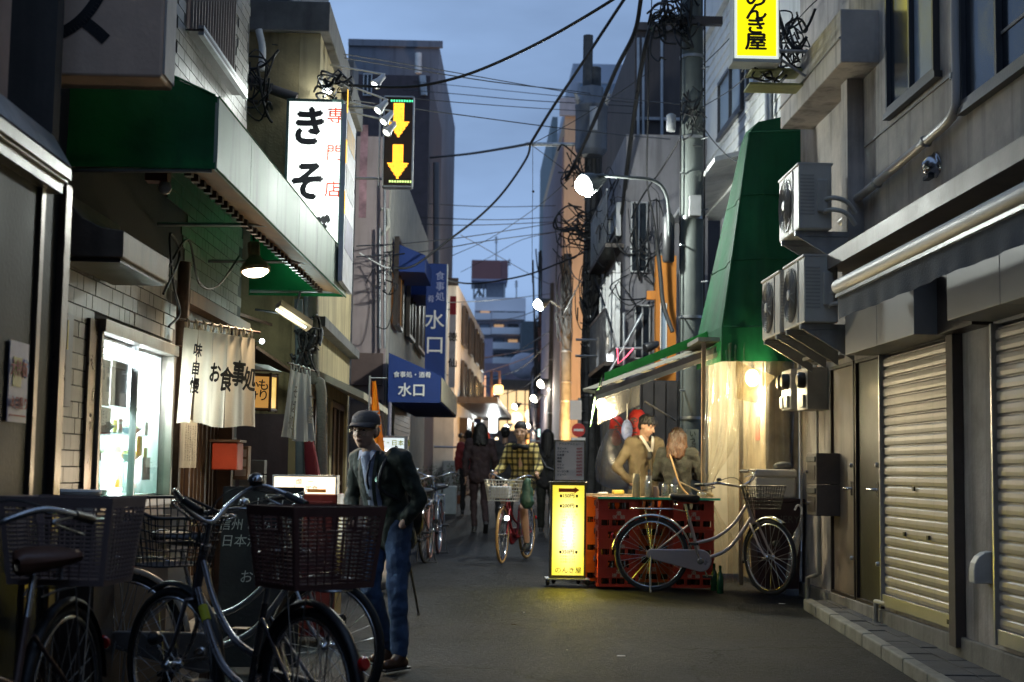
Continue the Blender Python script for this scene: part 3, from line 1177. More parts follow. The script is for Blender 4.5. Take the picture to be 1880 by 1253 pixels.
MB().tube([PL(wu1-.04, -.2, wzb+.1), PL(wu1-.04, -.2, wzt-.1)], .012, 8).build('light_tube', TUBE, wn)
hgt = wzt-wzb
lamp('display_light', 'AREA', PL((wu0+wu1)/2, -.25, wzt-.08), 85, (.9, .96, 1), (1.5, .3), wn, aim=(.25, 0, -1))
lamp('display_side_light', 'POINT', PL(wu1-.35, -.16, wzb+hgt*.75), 11, (.9, .96, 1), .05, wn)
lamp('display_side_light', 'POINT', PL(wu0+.5, -.2, wzb+hgt*.8), 9, (.9, .96, 1), .05, wn)
shs = [wzb+hgt*f_ for f_ in (.235, .42, .60)]
for z in shs:
    q = MB()
    wb(wu0+.01, wu1-.06, -.48, -.06, z-.006, z, q)
    q.build('shelf', SG, wn)
# sample dishes: bowls, trays and price cards
BOWL = [mat('bowl_white', (.7, .7, .68), .25, bump=0), mat('bowl_brown', (.2, .08, .04), .3, bump=0), mat('bowl_blue', (.25, .35, .5), .3, bump=0)]
FOOD = [mat('food_brown', (.3, .16, .06), .5, var=.5, sc=40, bump=.8), mat('food_yellow', (.6, .45, .15), .5, var=.4, sc=40, bump=.8), mat('food_green', (.22, .3, .1), .5, var=.5, sc=50, bump=.8), mat('noodles_pale', (.6, .5, .36), .5, var=.3, sc=60, bump=1)]
q = 0
for zi, z in enumerate([wzb+.013]+shs[:2]):
    for k in range(5 if zi else 4):
        u = wu0+.18+k*.34+R.uniform(-.03, .03)
        n_ = -.18-.12*(k % 2)
        q += 1
        p = PL(u, n_, z)
        t = thing('sample_dish', '', 'sample food', p, 'sample dishes on the display shelves')
        row = ['window floor', 'lowest glass shelf', 'middle glass shelf'][zi]
        t['label'] = 'plastic sample dish in a %s bowl, %s along the %s' % (['white', 'brown', 'blue'][q % 3], ['first', 'second', 'third', 'fourth', 'fifth'][k], row)
        MB().lathe([(.035, 0), (.04, .01), (.075, .045), (.078, .05), (.07, .045)], p, n=16).build('bowl', BOWL[q % 3], t)
        m = MB()
        for j in range(7):
            a = j*.9
            m.ball(p+V((.035*math.cos(a), .035*math.sin(a), .045+.008*(j % 2))), .024, 8, 5)
        m.build('food', FOOD[q % 4], t)
        cd = MB()
        c0 = PL(u+.1, n_+.08, z+.05)
        cd.obox(c0, UL*.045, V((.02, 0, -.02))*.1+NL*.001, V((0, 0, .045)))
        tag(cd.build('price_card', [PAPER, mat('yellow_card', (.6, .5, .15), .7)][q % 2]), '%s price card beside the %s dish of the %s' % (['white', 'yellow'][q % 2], ['first', 'second', 'third', 'fourth', 'fifth'][k], row), 'price card', 'price cards in the display window')
def poster(lbl, c, u, n, w_, h_, m, par=None, lines=None, rt=None):
    t = thing('poster', lbl, 'poster', c)
    MB().obox(c, u*(w_/2), n*.002, V((0, 0, h_/2))).build('sheet', m, t)
    return t
PH = mat('photo_print_dark', (.10, .08, .065), .6, var=.8, sc=16)
for k in range(2):
    c = PL(wu0+.30+.40*k, -.045, wzt-.27+.01*k)
    t = poster(('black and white photo print in the display window, nearer one', 'black and white photo print in the display window, farther one')[k], c, UL, NL, .37, .27, PH)
    MB().obox(c+V((0, 0, .12)), UL*.185, NL*.004, V((0, 0, .02))).build('caption_band', PAPER, t)
c = PL(wu0+.32, -.043, wzt-.49)
t = poster('paper price list with red border under the photo prints', c, UL, NL, .42, .15, PAPER)
text('かけ そば\nざる そば', .055, INK, c+NL*.004, UL, parent=t)
MB().obox(c+V((0, 0, -.08)), UL*.21, NL*.003, V((0, 0, .006))).build('border', RED, t)
c = PL(wu1-.3, -.045, wzt-.78)
t = poster('small grey photo card at the far side of the display window', c, UL, NL, .2, .15, mat('photo_print_grey', (.3, .28, .28), .4, var=.7, sc=30))
c = PL(wu1-.62, -.3, wzt-.55)
t = poster('tall white menu slip with printed column inside the display window', c, UL, NL, .12, .4, PAPER)
text('天\nざ\nる\nそ\nば', .06, INK, c+NL*.004, UL, parent=t)
c = PL(wu1-.28, -.1, wzb+.33)
poster('pale yellow price card on the far middle shelf', c, UL, NL, .14, .13, mat('yellow_card', (.6, .5, .15), .7))
# ventilation hood on the wall
HD = mat('hood_sheet_metal', (.15, .115, .085), .55, .3, var=.3, streak=.4)
hu0, hu1 = uLc(170, .25), uLc(262, .25)
hz0, hz1 = oL(240, 492, .3).z, oL(240, 372, .3).z
t = thing('extractor_hood', 'brown curved sheet metal extractor hood above the display window', 'extractor hood', PL((hu0+hu1)/2, 0, hz0))
pts = [PL(hu0, .01, hz0), PL(hu0, .36, hz0), PL(hu0, .36, hz0+.14)]+[PL(hu0, .36-.30*math.sin(a), hz0+.14+(hz1-hz0-.14)*(1-math.cos(a))) for a in (.4, .8, 1.2, 1.5)]+[PL(hu0, .01, hz1)]
MB().poly(pts, UL*(hu1-hu0)).build('hood_shell', HD, t, bevel=.006)
MB().obox(PL((hu0+hu1)/2, .19, hz0-.012), UL*((hu1-hu0)/2-.03), NL*.15, V((0, 0, .01))).build('opening', BLACK, t)
# vertical wooden/metal pipe right of the window
tag(MB().tube([PL(wu1+.02, .09, wzt+.08), PL(wu1+.02, .09, hz1)], .045, 10).build('downpipe', WOOD), 'brown painted downpipe above the corner of the display window', 'pipe')
for i, pts in enumerate(([(300, 540), (330, 470), (312, 430), (318, 520), (330, 575), (310, 600)], [(305, 500), (345, 440), (365, 520), (400, 525), (440, 470)])):
    tag(MB().tube(smoothpts([oL(x, y, .35) for x, y in pts], 6), .008, 5).build('loose_cable', CABLE), ('looped black cable bunched above the sliding doors', 'black flex running across to the hanging floodlight')[i], 'cable')
# ---------------- green awning
GF = mat('green_canvas', (.008, .15, .045), .75, var=.35, sc=2.2, bump=.5, bs=14, transl=.35, streak=.35)
FAS = mat('awning_fascia', (.25, .32, .26), .5, .25, var=.2, sc=2, streak=.45)
g = thing('green_awning', 'long green canvas awning with pale metal fascia over the soba shop front', 'awning', (-1.7, 10, 2.9))
A0 = W(398, 311, 7.5)
A1 = W(396, 178, 7.5)
B0 = W(635, 546, 13.0)
B1 = W(635, 470, 13.0)
hA, hB = A1.z-A0.z, B1.z-B0.z
def aw_(t_, z_):
    p = A0.lerp(B0, t_)
    return p+V((0, 0, (hA*(1-t_)+hB*t_)*z_))
for k in range(6):
    a, b_ = k/6+.0006, (k+1)/6-.0006
    MB().poly([aw_(a, 0), aw_(b_, 0), aw_(b_, 1), aw_(a, 1)], (-.02, 0, 0)).build('fascia_panel', FAS, g)
wl0 = V((-2.42, 7.5, 0))
def wx(y):
    return -2.2+.02*(y-7.3)
# canvas top
def topf(u, v):
    p = aw_(u, 1)+V((-.021, 0, 0))
    q = V((wx(p.y)+.02, p.y, p.z+.42))
    s = p.lerp(q, v)
    s.z -= .03*math.sin(math.pi*v)
    return s
MB().sheet(topf, 12, 4).build('canvas_top', GF, g)
# near end panel with slight folds
def endf(u, v):
    p = aw_(0, v)
    x = p.x-.01+(-2.47-p.x)*u
    return V((x, 7.5+.02*math.sin(u*9+v*3)*v*(1-v)*4, p.z+(.42*u if v > .99 else .42*u*v)))
MB().sheet(endf, 14, 6).build('canvas_end', GF, g)
def endg(u, v):
    p = aw_(1, v)
    x = p.x-.022+(wx(13)+.02-p.x)*u
    return V((x, 12.98, p.z+.42*u*v))
MB().sheet(endg, 6, 3).build('canvas_end', GF, g)
# inner soffit strip with clips under the front edge
SOFT = mat('stained_soffit', (.30, .16, .08), .6, var=.3, sc=5, streak=.2)
MB().poly([aw_(0.01, .04)+V((-.03, 0, 0)), aw_(.99, .04)+V((-.03, 0, 0)), aw_(.99, .04)+V((-.2, 0, .03)), aw_(.01, .04)+V((-.2, 0, .03))], (0, 0, .012)).build('soffit_board', SOFT, g)
for k in range(34):
    p = aw_(.012+k*.0285, .02)+V((-.2, 0, .02))
    MB().box(p.x-.02, p.x+.02, p.y-.03, p.y+.03, p.z-.025, p.z+.02).build('clip', DARKM, g)
for tt in (.02, .35, .65, .985):
    p = aw_(tt, .02)
    MB().tube([p+V((-.03, 0, .03)), V((wx(p.y)+.02, p.y, p.z+.02))], .014, 6).build('awning_arm', STEEL, g)
for z_ in (0, 1):
    MB().tube([aw_(0, z_), aw_(1, z_)], .006, 5).build('edge_piping', GF, g)
for k in range(5):
    MB().tube([topf(k/4, v/3)+V((0, 0, .006)) for v in range(4)], .007, 5).build('canvas_rib', GF, g)
MB().tube([W(60, 311, 7.52)+V((-.03, 0, -.005)), A0+V((-.03, .02, -.005))], .012, 6).build('end_rail', STEEL, g)
# flood lamp hanging under the awning
fp = W(468, 486, 10.4)
t = thing('floodlight', 'beige cone floodlight hanging under the green awning, lit', 'floodlight', fp)
ax = V((.12, -.1, -1)).normalized()
MB().lathe([(.035, -.17), (.042, -.165), (.042, -.06), (.05, -.05), (.105, .02), (.112, .03), (.108, .055), (.1, .05)], fp, ax, 20).build('lamp_housing', mat('beige_lamp', (.36, .29, .17), .45), t)
for k in range(8):
    MB().lathe([(.045, 0), (.045, .006)], fp+ax*(-.16+.012*k), ax, 16).build('cooling_rib', mat('beige_lamp', (.36, .29, .17), .45), t)
MB().lathe([(.098, .045), (.09, .065), (.06, .085), (.0, .095)], fp, ax, 18).build('bulb_face', emis('warm_bulb', (1, .82, .58), 14), t)
MB().tube([fp+V((0, 0, .1)), fp+V((-.04, .02, .3)), fp+V((.1, 0, .36))], .008, 5).build('bracket', BLACK, t)
lamp('flood_light', 'SPOT', fp+ax*.12, 165, (1, .78, .52), .05, t, aim=(.05, -.2, -1), spot=130, blend=.8)
# bare bulb holder
fp = W(303, 345, 7.7)
t = thing('lamp_holder', 'small unlit round bulb under a rusty plate at the near end of the awning', 'lamp', fp)
MB().ball(fp, .038, 14, 9).build('bulb', mat('opal_bulb', (.5, .45, .38), .2, bump=0), t)
MB().box(fp.x-.1, fp.x+.02, fp.y-.05, fp.y+.05, fp.z+.03, fp.z+.12).build('mount', mat('rusty_plate', (.12, .03, .02), .7), t)
# ---------------- projecting sign with katakana
t = thing('box_sign', 'beige projecting box sign with a large black brush stroke letter', 'sign', (-1.9, 6.9, 3.4))
q0, q1 = W(68, 137, 6.85), W(296, 140, 6.85)
SB = mat('beige_sign_face', (.78, .56, .42), .6, var=.12, streak=.2)
MB().poly([(q0.x, 6.85, q0.z), (q1.x, 6.85, q0.z), (q1.x, 6.85, q0.z+1.9), (q0.x, 6.85, q0.z+1.9)], (0, .26, 0)).build('sign_box', SB, t, bevel=.012)
MB().box(q1.x+.001, q1.x+.012, 6.87, 7.09, q0.z+.02, q0.z+1.88).build('side_plate', mat('pale_side', (.55, .5, .47), .6, streak=.4), t)
m_ = MB()
def s2(pts, wd):
    P = smoothpts([W(x, y, 6.85) for x, y in pts], 8)
    for i in range(len(P)-1):
        a = P[i]
        b_ = P[i+1]
        d = (b_-a).normalized()
        nn = V((d.z, 0, -d.x))*wd/2
        m_.quad(V((a.x, 6.846, a.z))-nn, V((b_.x, 6.846, b_.z))-nn, V((b_.x, 6.846, b_.z))+nn, V((a.x, 6.846, a.z))+nn)
s2([(94, 71), (140, 45), (175, 5), (205, -60), (215, -130)], .058)
s2([(158, 42), (178, 58), (195, 74)], .058)
s2([(90, -130), (150, -132), (222, -130)], .058)
m_.build('letter', INK, t)
for k in range(4):
    p = W(81, 27+22*k, 6.85)
    MB().lathe([(.006, 0), (.006, .004)], V((p.x, 6.849, p.z)), (0, -1, 0), 8).build('rivet', DARKM, t)
# dark post between the two shops
tag(MB().box(-2.36, -2.16, 6.9, 7.0, gz(7)-.05, 6).build('dark_post', DARKM), 'black vertical post between the near shop and the tiled shop', 'post')
# ---------------- nearest shop front
XN = -1.86
sn = thing('near_shop_front', 'dark framed glass shop front at the near left with a lit metal rail', 'building', (XN, 5, gz(5)))
BR = mat('bronze_frame', (.10, .07, .05), .32, .7, var=.15)
def yN(px):
    return onX(px, 862, XN).y
zt_ = onX(60, 300, XN).z
yE = yN(112)
MB().box(XN-.06, XN, yE-.10, yE, gz(6)-.05, zt_+.02).build('corner_post', BR, sn, bevel=.005)
MB().box(XN-.06, XN-.015, yN(68)-.05, yN(68)+.01, gz(6)-.05, zt_).build('mullion', BR, sn, bevel=.005)
MB().box(XN-.06, XN-.01, 3.6, yE-.101, zt_, zt_+.06).build('head_rail', BR, sn)
MB().box(XN-.05, XN-.03, 3.6, yE-.101, gz(5), zt_).build('pane', mat('shop_dark_glass', (.014, .016, .016), .5, var=.3, sc=1.5, spec=.07), sn)
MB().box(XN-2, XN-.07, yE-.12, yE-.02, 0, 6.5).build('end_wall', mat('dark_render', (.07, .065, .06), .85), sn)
ea = onX(128, 349, XN+.06)
eb = onX(0, 247, XN+.06)
m_ = MB()
for k, (dx, dz, h_) in enumerate(((0, 0, .05), (.02, .05, .012), (.035, .062, .05))):
    m_.box(XN-.03, XN+.03+dx, 3.6, ea.y, ea.z+dz-.02, ea.z+dz-.02+h_-.003)
m_.poly([(XN-.02, 3.6, ea.z+.1), (XN+.065, 3.6, ea.z+.1), (XN-.02, 3.6, ea.z+.24)], (0, ea.y-3.6, 0))
m_.build('shutter_rail', mat('rail_aluminium', (.32, .31, .30), .4, .7, var=.2, streak=.3), sn)
PW = mat('pinkish_render', (.36, .27, .24), .8, streak=.4)
zz = onX(22, 212, -1.9).z
MB().box(-2.6, -1.95, 4, yN(22), zz, 6.5).build('upper_wall', PW, sn)
MB().box(-1.95, -1.93, 4, yN(14), zz+.9, zz+.94).build('balcony_rail', STEEL, sn)
# the street goes on behind the viewer
for nm_, lb_, x0_, x1_, y0_, y1_, h_ in (('near_left_building', 'plain rendered building continuing the left side of the street behind the viewer', -8, -1.95, -30, 3.55, 9.5),
        ('near_right_building', 'plain rendered building continuing the right side of the street behind the viewer', 3.32, 9, -30, 2.45, 9.5),
        ('street_end_building', 'grey building closing the street far behind the viewer', -8, 9, -36, -31, 12)):
    t = thing(nm_, lb_, 'building', ((x0_+x1_)/2, y1_, -.5))
    MB().box(x0_, x1_, y0_, y1_, -.9, h_).build('wall', mat('plain_grey_render', (.22, .2, .18), .85, streak=.4), t)
    for k in range(5 if x0_ < 4 and x1_ < 0 or x0_ > 3 else 0):
        xw = x1_+.01 if x1_ < 0 else x0_-.01
        MB().box(xw-.02, xw+.02, y1_-3-k*5, y1_-1.2-k*5, 3.6, 5.0).build('window', GLASSD, t)
# sticker on the glass
c = onX(33, 702, XN-.02)
t = poster('colourful sticker sheet with red lettering on the near dark glass', c, UR, V((1, 0, 0)), .24, .33, mat('sticker_lilac', (.5, .42, .5), .5))
MB().box(c.x+.003, c.x+.005, c.y-.08, c.y+.03, c.z-.02, c.z+.10).build('yellow_patch', mat('sticker_yellow', (.6, .45, .05), .5, bump=0), t)
MB().lathe([(.04, 0), (.04, .003)], c+V((.004, .075, .06)), (1, 0, 0), 18).build('blue_disc', mat('sticker_blue', (.04, .06, .3), .5, bump=0), t)
text('大特価', .07, RED, c+V((.007, -.02, .05)), (0, 1, 0), parent=t, bold=.02)
text('本日限り', .055, RED, c+V((.007, 0, -.09)), (0, 1, 0), parent=t, bold=.02)
MB().box(c.x+.003, c.x+.006, c.y-.1, c.y+.1, c.z-.14, c.z-.135).build('red_rule', RED, t)
# little grey box with yellow edge fixed to the tiled wall
c = oL(112, 660, .08)
t = thing('notice_box', 'narrow grey metal notice box with yellow edge on the tile corner', 'notice box', c)
MB().box(c.x-.03, c.x+.03, c.y-.02, c.y+.1, c.z-.24, c.z+.24).build('box', mat('grey_box_paint', (.2, .2, .2), .5), t, bevel=.004)
MB().box(c.x+.031, c.x+.034, c.y-.02, c.y, c.z+.05, c.z+.2).build('edge_tape', mat('sticker_yellow', (.6, .45, .05), .5), t)
# ---------------- noren 1
def noren(lbl, P0, P1, drop, nstrips, m, amp=.012, taper=0, flare=0, loops=9):
    P0 = V(P0)
    P1 = V(P1)
    d = P1-P0
    L = d.length
    u_ = d.normalized()
    n_ = V((u_.y, -u_.x, 0)).normalized()
    if n_.y > 0:
        n_ = -n_
    t = thing('shop_curtain', lbl, 'shop curtain', (P0+P1)/2)
    MB().tube([P0-u_*.06, P1+u_*.06], .009, 8).build('curtain_rod', WOOD, t)
    for k in range(loops):
        p = P0+d*((k+.4)/loops)
        MB().tube([p+V((0, 0, -.05))+n_*.012, p+V((0, 0, .0))+n_*.014, p+V((0, 0, .014)), p+V((0, 0, 0))-n_*.014, p+V((0, 0, -.05))-n_*.008], .008, 5).build('hanging_loop', m, t)
    for s_ in range(nstrips):
        a = s_/nstrips+.003
        b_ = (s_+1)/nstrips-.003
        def f_(uu, vv):
            x = a+(b_-a)*uu
            xx = x+(x-.55)*flare*vv
            p = P0+d*xx
            w_ = amp*math.sin(x*21+s_*1.7)*(vv*.9+.25)+amp*.5*math.sin(x*47+vv*2)*(.4+vv)
            return p+n_*(w_+.012*(s_ % 2)*vv)+V((0, 0, -.05-(drop-.05)*vv+.012*math.sin(x*9)*vv))
        MB().sheet(f_, 14, 10).build('curtain_panel', m, t)
    return t, u_, n_, P0, d
NORM = mat('cream_cotton', (.66, .58, .44), .9, var=.08, sc=8, bump=.3, bs=200, transl=.35)
n0 = W(338, 588, 9.5)
n1 = W(468, 610, 10.25)
t, u_, n_, P0, d = noren('cream shop curtain with black brush writing over the soba shop door', n0, n1, .69, 5, NORM, flare=.12)
cu_ = d.length
for i, (ch, x, z, s_) in enumerate((('味', .14, -.20, .10), ('自', .12, -.32, .10), ('慢', .11, -.44, .11), ('お', .38, -.34, .15), ('食', .54, -.38, .18), ('事', .71, -.33, .19), ('処', .88, -.36, .18))):
    text(ch, s_, INK, P0+d*x+n_*.028+V((0, 0, z)), u_, parent=t, bold=.03, slant=.16, sx=.9 if i > 2 else 1)
# ---------------- lamp box under the noren
LY = W(482, 718, 11.6)
t = thing('lantern_box', 'yellow lit lantern box with timber frame beside the cream curtain', 'lantern', LY)
lu = V((.93, .37, 0)).normalized()
lf_ = V((.37, -.93, 0))
YL = emis('yellow_lantern_paper', (1, .62, .12), .55)
mbf = MB()
ww = .105
c2 = [LY-lu*ww*1.35, LY+lu*ww*.6, LY+lu*ww*1.35-lf_*.10]
for a, b_ in ((0, 1), (1, 2)):
    p, q = c2[a], c2[b_]
    dd = q-p
    nn = V((dd.y, -dd.x, 0)).normalized()
    MB().poly([p+dd*.06+V((0, 0, -.14)), q-dd*.06+V((0, 0, -.14)), q-dd*.06+V((0, 0, .12)), p+dd*.06+V((0, 0, .12))], -nn*.02).build('lantern_pane', YL if a else emis('amber_lantern_paper', (1, .5, .12), .35), t)
    mbf.tube([p+V((0, 0, .13)), q+V((0, 0, .13))], .013, 4).tube([p+V((0, 0, -.15)), q+V((0, 0, -.15))], .013, 4)
for p in c2:
    mbf.tube([p+V((0, 0, -.17)), p+V((0, 0, .15))], .012, 4)
mbf.build('lantern_frame', WOOD, t)
MB().poly([c2[0]+V((-.03, -.03, .155)), c2[1]+V((0, -.04, .155)), c2[2]+V((.04, 0, .155)), c2[2]+V((-.1, .15, .22)), c2[0]+V((0, .15, .22))], (0, 0, .012)).build('lantern_roof', WOOD, t)
text('も\nり', .10, INK, c2[0].lerp(c2[1], .72)+lf_*.004+V((0, 0, .0)), (c2[1]-c2[0]), parent=t, ls=.85, bold=.015)
text('か\nけ', .10, INK, c2[0].lerp(c2[1], .3)+lf_*.004+V((0, 0, -.01)), (c2[1]-c2[0]), parent=t, ls=.85, bold=.015)
# ---------------- ochre building behind the awning
OCH = mat('stained_ochre_render', (.30, .235, .12), .88, var=.5, sc=1.6, bump=.5, streak=.75)
OCL = mat('ochre_render', (.42, .34, .19), .88, var=.2, sc=2, bump=.3, streak=.6)
b4 = thing('ochre_building', 'stained ochre rendered building with a concrete parapet behind the awning', 'building', (-1.8, 15, gz(15)))
Y4 = 13.7
x4 = W(588, 100, Y4).x
z4 = W(588, 62, Y4).z
MB().box(-4.5, x4-.203, Y4+.001, Y4+.2, 1.9, z4).build('end_wall', OCH, b4)
MB().box(-4.5, x4-.203, Y4+.001, Y4+.2, 0, 1.899).build('lower_wall', mat('maroon_cladding', (.10, .065, .07), .6, streak=.3), b4)
U4 = V((.0, 1, 0))
N4 = V((1, 0, 0))
O4 = V((x4, Y4, 0))
L4 = 4.1
mb = MB()
wallh(mb, O4, U4, N4, L4, 0, z4-.001, [(.25, 1.9, 0, 2.15), (2.15, 3.9, 0, 2.15), (.6, 1.7, 3.6, 4.6), (2.4, 3.5, 3.6, 4.6)], .2)
mb.build('street_wall', OCL, b4)
for a in (.6, 2.4):
    window(b4, O4, U4, N4, a, a+1.1, 3.6, 4.6, ALU, GLASSD, 2)
PAR = mat('parapet_concrete', (.13, .125, .12), .85, var=.3, streak=.5)
MB().box(-4.5, x4+.09, Y4-.07, Y4+L4, z4+.002, z4+.3).build('parapet', PAR, b4, bevel=.01)
MB().box(x4+.001, x4+.12, Y4+.0, Y4+L4, 2.75, 2.85).build('ledge', PAR, b4)
MB().poly([(x4+.01, Y4+.1, 2.35), (x4+.5, Y4+.1, 2.13), (x4+.5, Y4+.1, 2.06), (x4+.01, Y4+.1, 2.28)], (0, L4-.2, 0)).build('shop_canopy', mat('cream_canopy', (.55, .5, .38), .6, streak=.5), b4)
for a, b_ in ((.25, 1.9), (2.15, 3.9)):
    window(b4, O4, U4, N4, a, b_, gz(15), 2.15, TD, mat('warm_frosted_glass', (.16, .10, .05), .4), 3, .07, .1, name='glazed_door', hbar=1)
# dark upper slabs / roofs behind
MB().poly([(-4.5, Y4+.3, z4+.3), (x4-.35, Y4+.3, z4+.3), (x4-.35, Y4+.3, z4+1.7), (-4.5, Y4+.3, z4+1.7)], (0, 3.5, 0)).build('roof_storey', mat('slate_cladding', (.08, .085, .10), .7, streak=.3), b4)
rail = MB()
for k in range(9):
    x = -4.2+k*.3
    rail.tube([(x, Y4+.05, z4+.3), (x, Y4+.05, z4+.9)], .01, 4)
rail.tube([(-4.4, Y4+.05, z4+.9), (x4, Y4+.05, z4+.9)], .015, 4)
rail.build('railing', STEEL, b4)
# gutters, pipes on the end wall and in the gap
for i, (pts, r_, m, lb) in enumerate((
    ([(475, 55), (482, 90), (480, 130)], .035, WHITE, 'short white elbow of pipe high on the stained ochre wall'),
    ([(440, 140), (500, 165), (545, 180)], .05, mat('old_duct', (.12, .1, .09), .8), 'dark old duct crossing the ochre wall above the white sign'),
    ([(548, 550), (550, 700), (550, 1000)], .04, mat('blue_grey_pipe', (.18, .22, .22), .5), 'blue grey vertical pipe in the gap beside the awning end'),
    ([(575, 545), (577, 690), (590, 720), (592, 960)], .05, mat('wrapped_pipe', (.22, .2, .16), .9, bump=1), 'thick lagged pipe running down beside the black shop doorway'),
    ([(562, 545), (563, 800), (563, 1050)], .022, STEEL, 'thin steel conduit between the lagged pipe and the grey pipe'))):
    tag(MB().tube(smoothpts([W(x, y, Y4-.12-.03*(i == 3)) for x, y in pts], 4), r_, 8).build('pipe', m), lb, 'pipe')
# fluorescent fixture under the awning end
c = W(540, 580, 12.7)
t = thing('strip_light', 'lit fluorescent strip fixture on a bracket above the second curtain', 'strip light', c)
MB().obox(c, V((.13, .11, -.08)), V((.03, -.03, .02)), V((.0, .02, .03))).build('light_housing', mat('rusty_housing', (.3, .2, .12), .6), t)
MB().tube([c+V((-.14, -.14, .04)), c+V((.10, .04, -.10))], .011, 8).build('light_tube', emis('green_white_tube', (.8, 1, .95), 3), t)
MB().tube([c+V((-.35, 0, .05)), c, c+V((.05, 0, .22))], .012, 5).build('bracket', BLACK, t)
lamp('strip_glow', 'POINT', c+V((0, -.15, -.12)), 9, (.8, 1, .92), .08, t)
# small round lamp
c = W(481, 627, 12)
t = thing('round_lamp', 'tiny round white lamp glowing above the yellow lantern box', 'lamp', c)
MB().ball(c, .022, 10, 7).build('globe', emis('lamp_white', (.9, 1, 1), 12), t)
MB().tube([c, c+V((-.1, 0, 0)), c+V((-.1, 0, -.4))], .008, 5).build('stem', STEEL, t)
# small tiled porch roofs between shop and pipes
for i, (a, b_) in enumerate((((425, 575), (500, 600)), ((470, 640), (545, 690)))):
    p, q = W(*a, 12.75), W(*b_, 13.3)
    tag(MB().poly([p, q, q+V((-.4, .1, .12)), p+V((-.4, .1, .12))], (0, 0, .03)).build('porch_roof', WOOD), ('small dark timber porch roof just past the cream curtain', 'lower dark lean-to board behind the second curtain')[i], 'roof')
# ---------------- noren 2
n0 = W(533, 668, 12.2)
n1 = W(572, 680, 12.75)
WC = mat('white_cotton', (.62, .63, .6), .9, var=.06, bump=.3, bs=200, transl=.3)
t, u_, n_, P0, d = noren('white shop curtain with black writing hung on hooks by the pipes', n0, n1, .64, 3, WC, amp=.03, flare=.75, loops=4)
for (ch, x, z, s_) in (('そ', .0, -.25, .12), ('ば', -.08, -.38, .12), ('処', -.16, -.52, .13), ('一', .75, -.26, .12), ('番', .72, -.42, .16)):
    text(ch, s_, INK, P0+d*x+n_*.05+V((0, 0, z)), u_, parent=t, bold=.02, slant=.15)
# ---------------- big white vertical sign
WS = emis('backlit_white_acrylic', (.93, 1, .95), 1.35)
Y5 = 13.2
p0, p1 = W(519, 528, Y5), W(629, 186, Y5)
t = thing('vertical_sign', 'tall backlit white box sign with black and red writing above the green awning', 'sign', (p0.x, Y5, p0.z))
hot(WS, ((p0.x+p1.x)/2, Y5, (p0.z+p1.z)/2), (.5, 1, 1.5), .75, .6)
MB().box(p0.x+.012, p1.x-.012, Y5, Y5+.01, p0.z, p1.z-.012).build('sign_face', WS, t)
MB().box(p0.x, p1.x, Y5+.011, Y5+.24, p0.z, p1.z).build('sign_body', mat('sign_case_green', (.02, .05, .045), .5), t)
fr = MB()
fr.box(p0.x-.012, p0.x+.011, Y5-.012, Y5+.24, p0.z, p1.z+.012).box(p1.x-.011, p1.x+.012, Y5-.012, Y5+.24, p0.z, p1.z+.012).box(p0.x+.012, p1.x-.012, Y5-.012, Y5+.1, p1.z-.011, p1.z+.012)
fr.build('sign_frame', mat('sign_case_green', (.02, .05, .045), .5), t)
for ch, px, py, s_ in (('き', 565, 237, .40), ('そ', 562, 338, .40), ('ば', 567, 436, .40)):
    p = W(px, py, Y5)
    text(ch, s_, INK, (p.x, Y5-.002, p.z), parent=t, bold=.035, slant=.1, sx=.86)
for ch, px, py in (('専', 616, 215), ('門', 614, 283), ('店', 611, 350)):
    p = W(px, py, Y5)
    text(ch, .165, mat('red_acrylic', (.6, .05, .02), .5, var=0, bump=0), (p.x, Y5-.002, p.z), parent=t, bold=.01)
lamp('sign_spill', 'AREA', (p0.x+.27, Y5-.06, (p0.z+p1.z)/2+.3), 42, (.93, 1, .93), (.45, 1.6), t, aim=(.75, -1, -.1))
# side board lit by the arm lamps
t = thing('side_board', 'tall printed board on the street side beside the white sign, lit from arm lamps', 'sign', (-1.2, 13.9, 3))
XB = -1.17
ya_, yb_ = onX(634, 300, XB).y, onX(652, 300, XB).y
zb_, zt_2 = onX(645, 540, XB).z, onX(640, 200, XB).z
MB().box(XB-.04, XB, ya_, yb_, zb_, zt_2).build('board', mat('print_white', (.75, .74, .8), .5), t)
for k, (z, h_, m) in enumerate(((.5, .3, mat('print_purple', (.2, .16, .35), .5, var=.4)), (1.0, .25, mat('print_grey', (.25, .25, .3), .5, var=.6, sc=14)), (1.45, .2, mat('print_amber', (.7, .35, .02), .5)))):
    MB().box(XB+.001, XB+.003, ya_+.1, yb_-.1, zb_+z-.2, zb_+z-.2+h_).build('printed_panel', m, t)
for k in range(3):
    MB().box(XB+.001, XB+.006, ya_+.01, ya_+.06, zb_+.6+k*.45, zb_+.8+k*.45).build('amber_strip', emis('amber_strip', (1, .55, .05), 1.5), t)
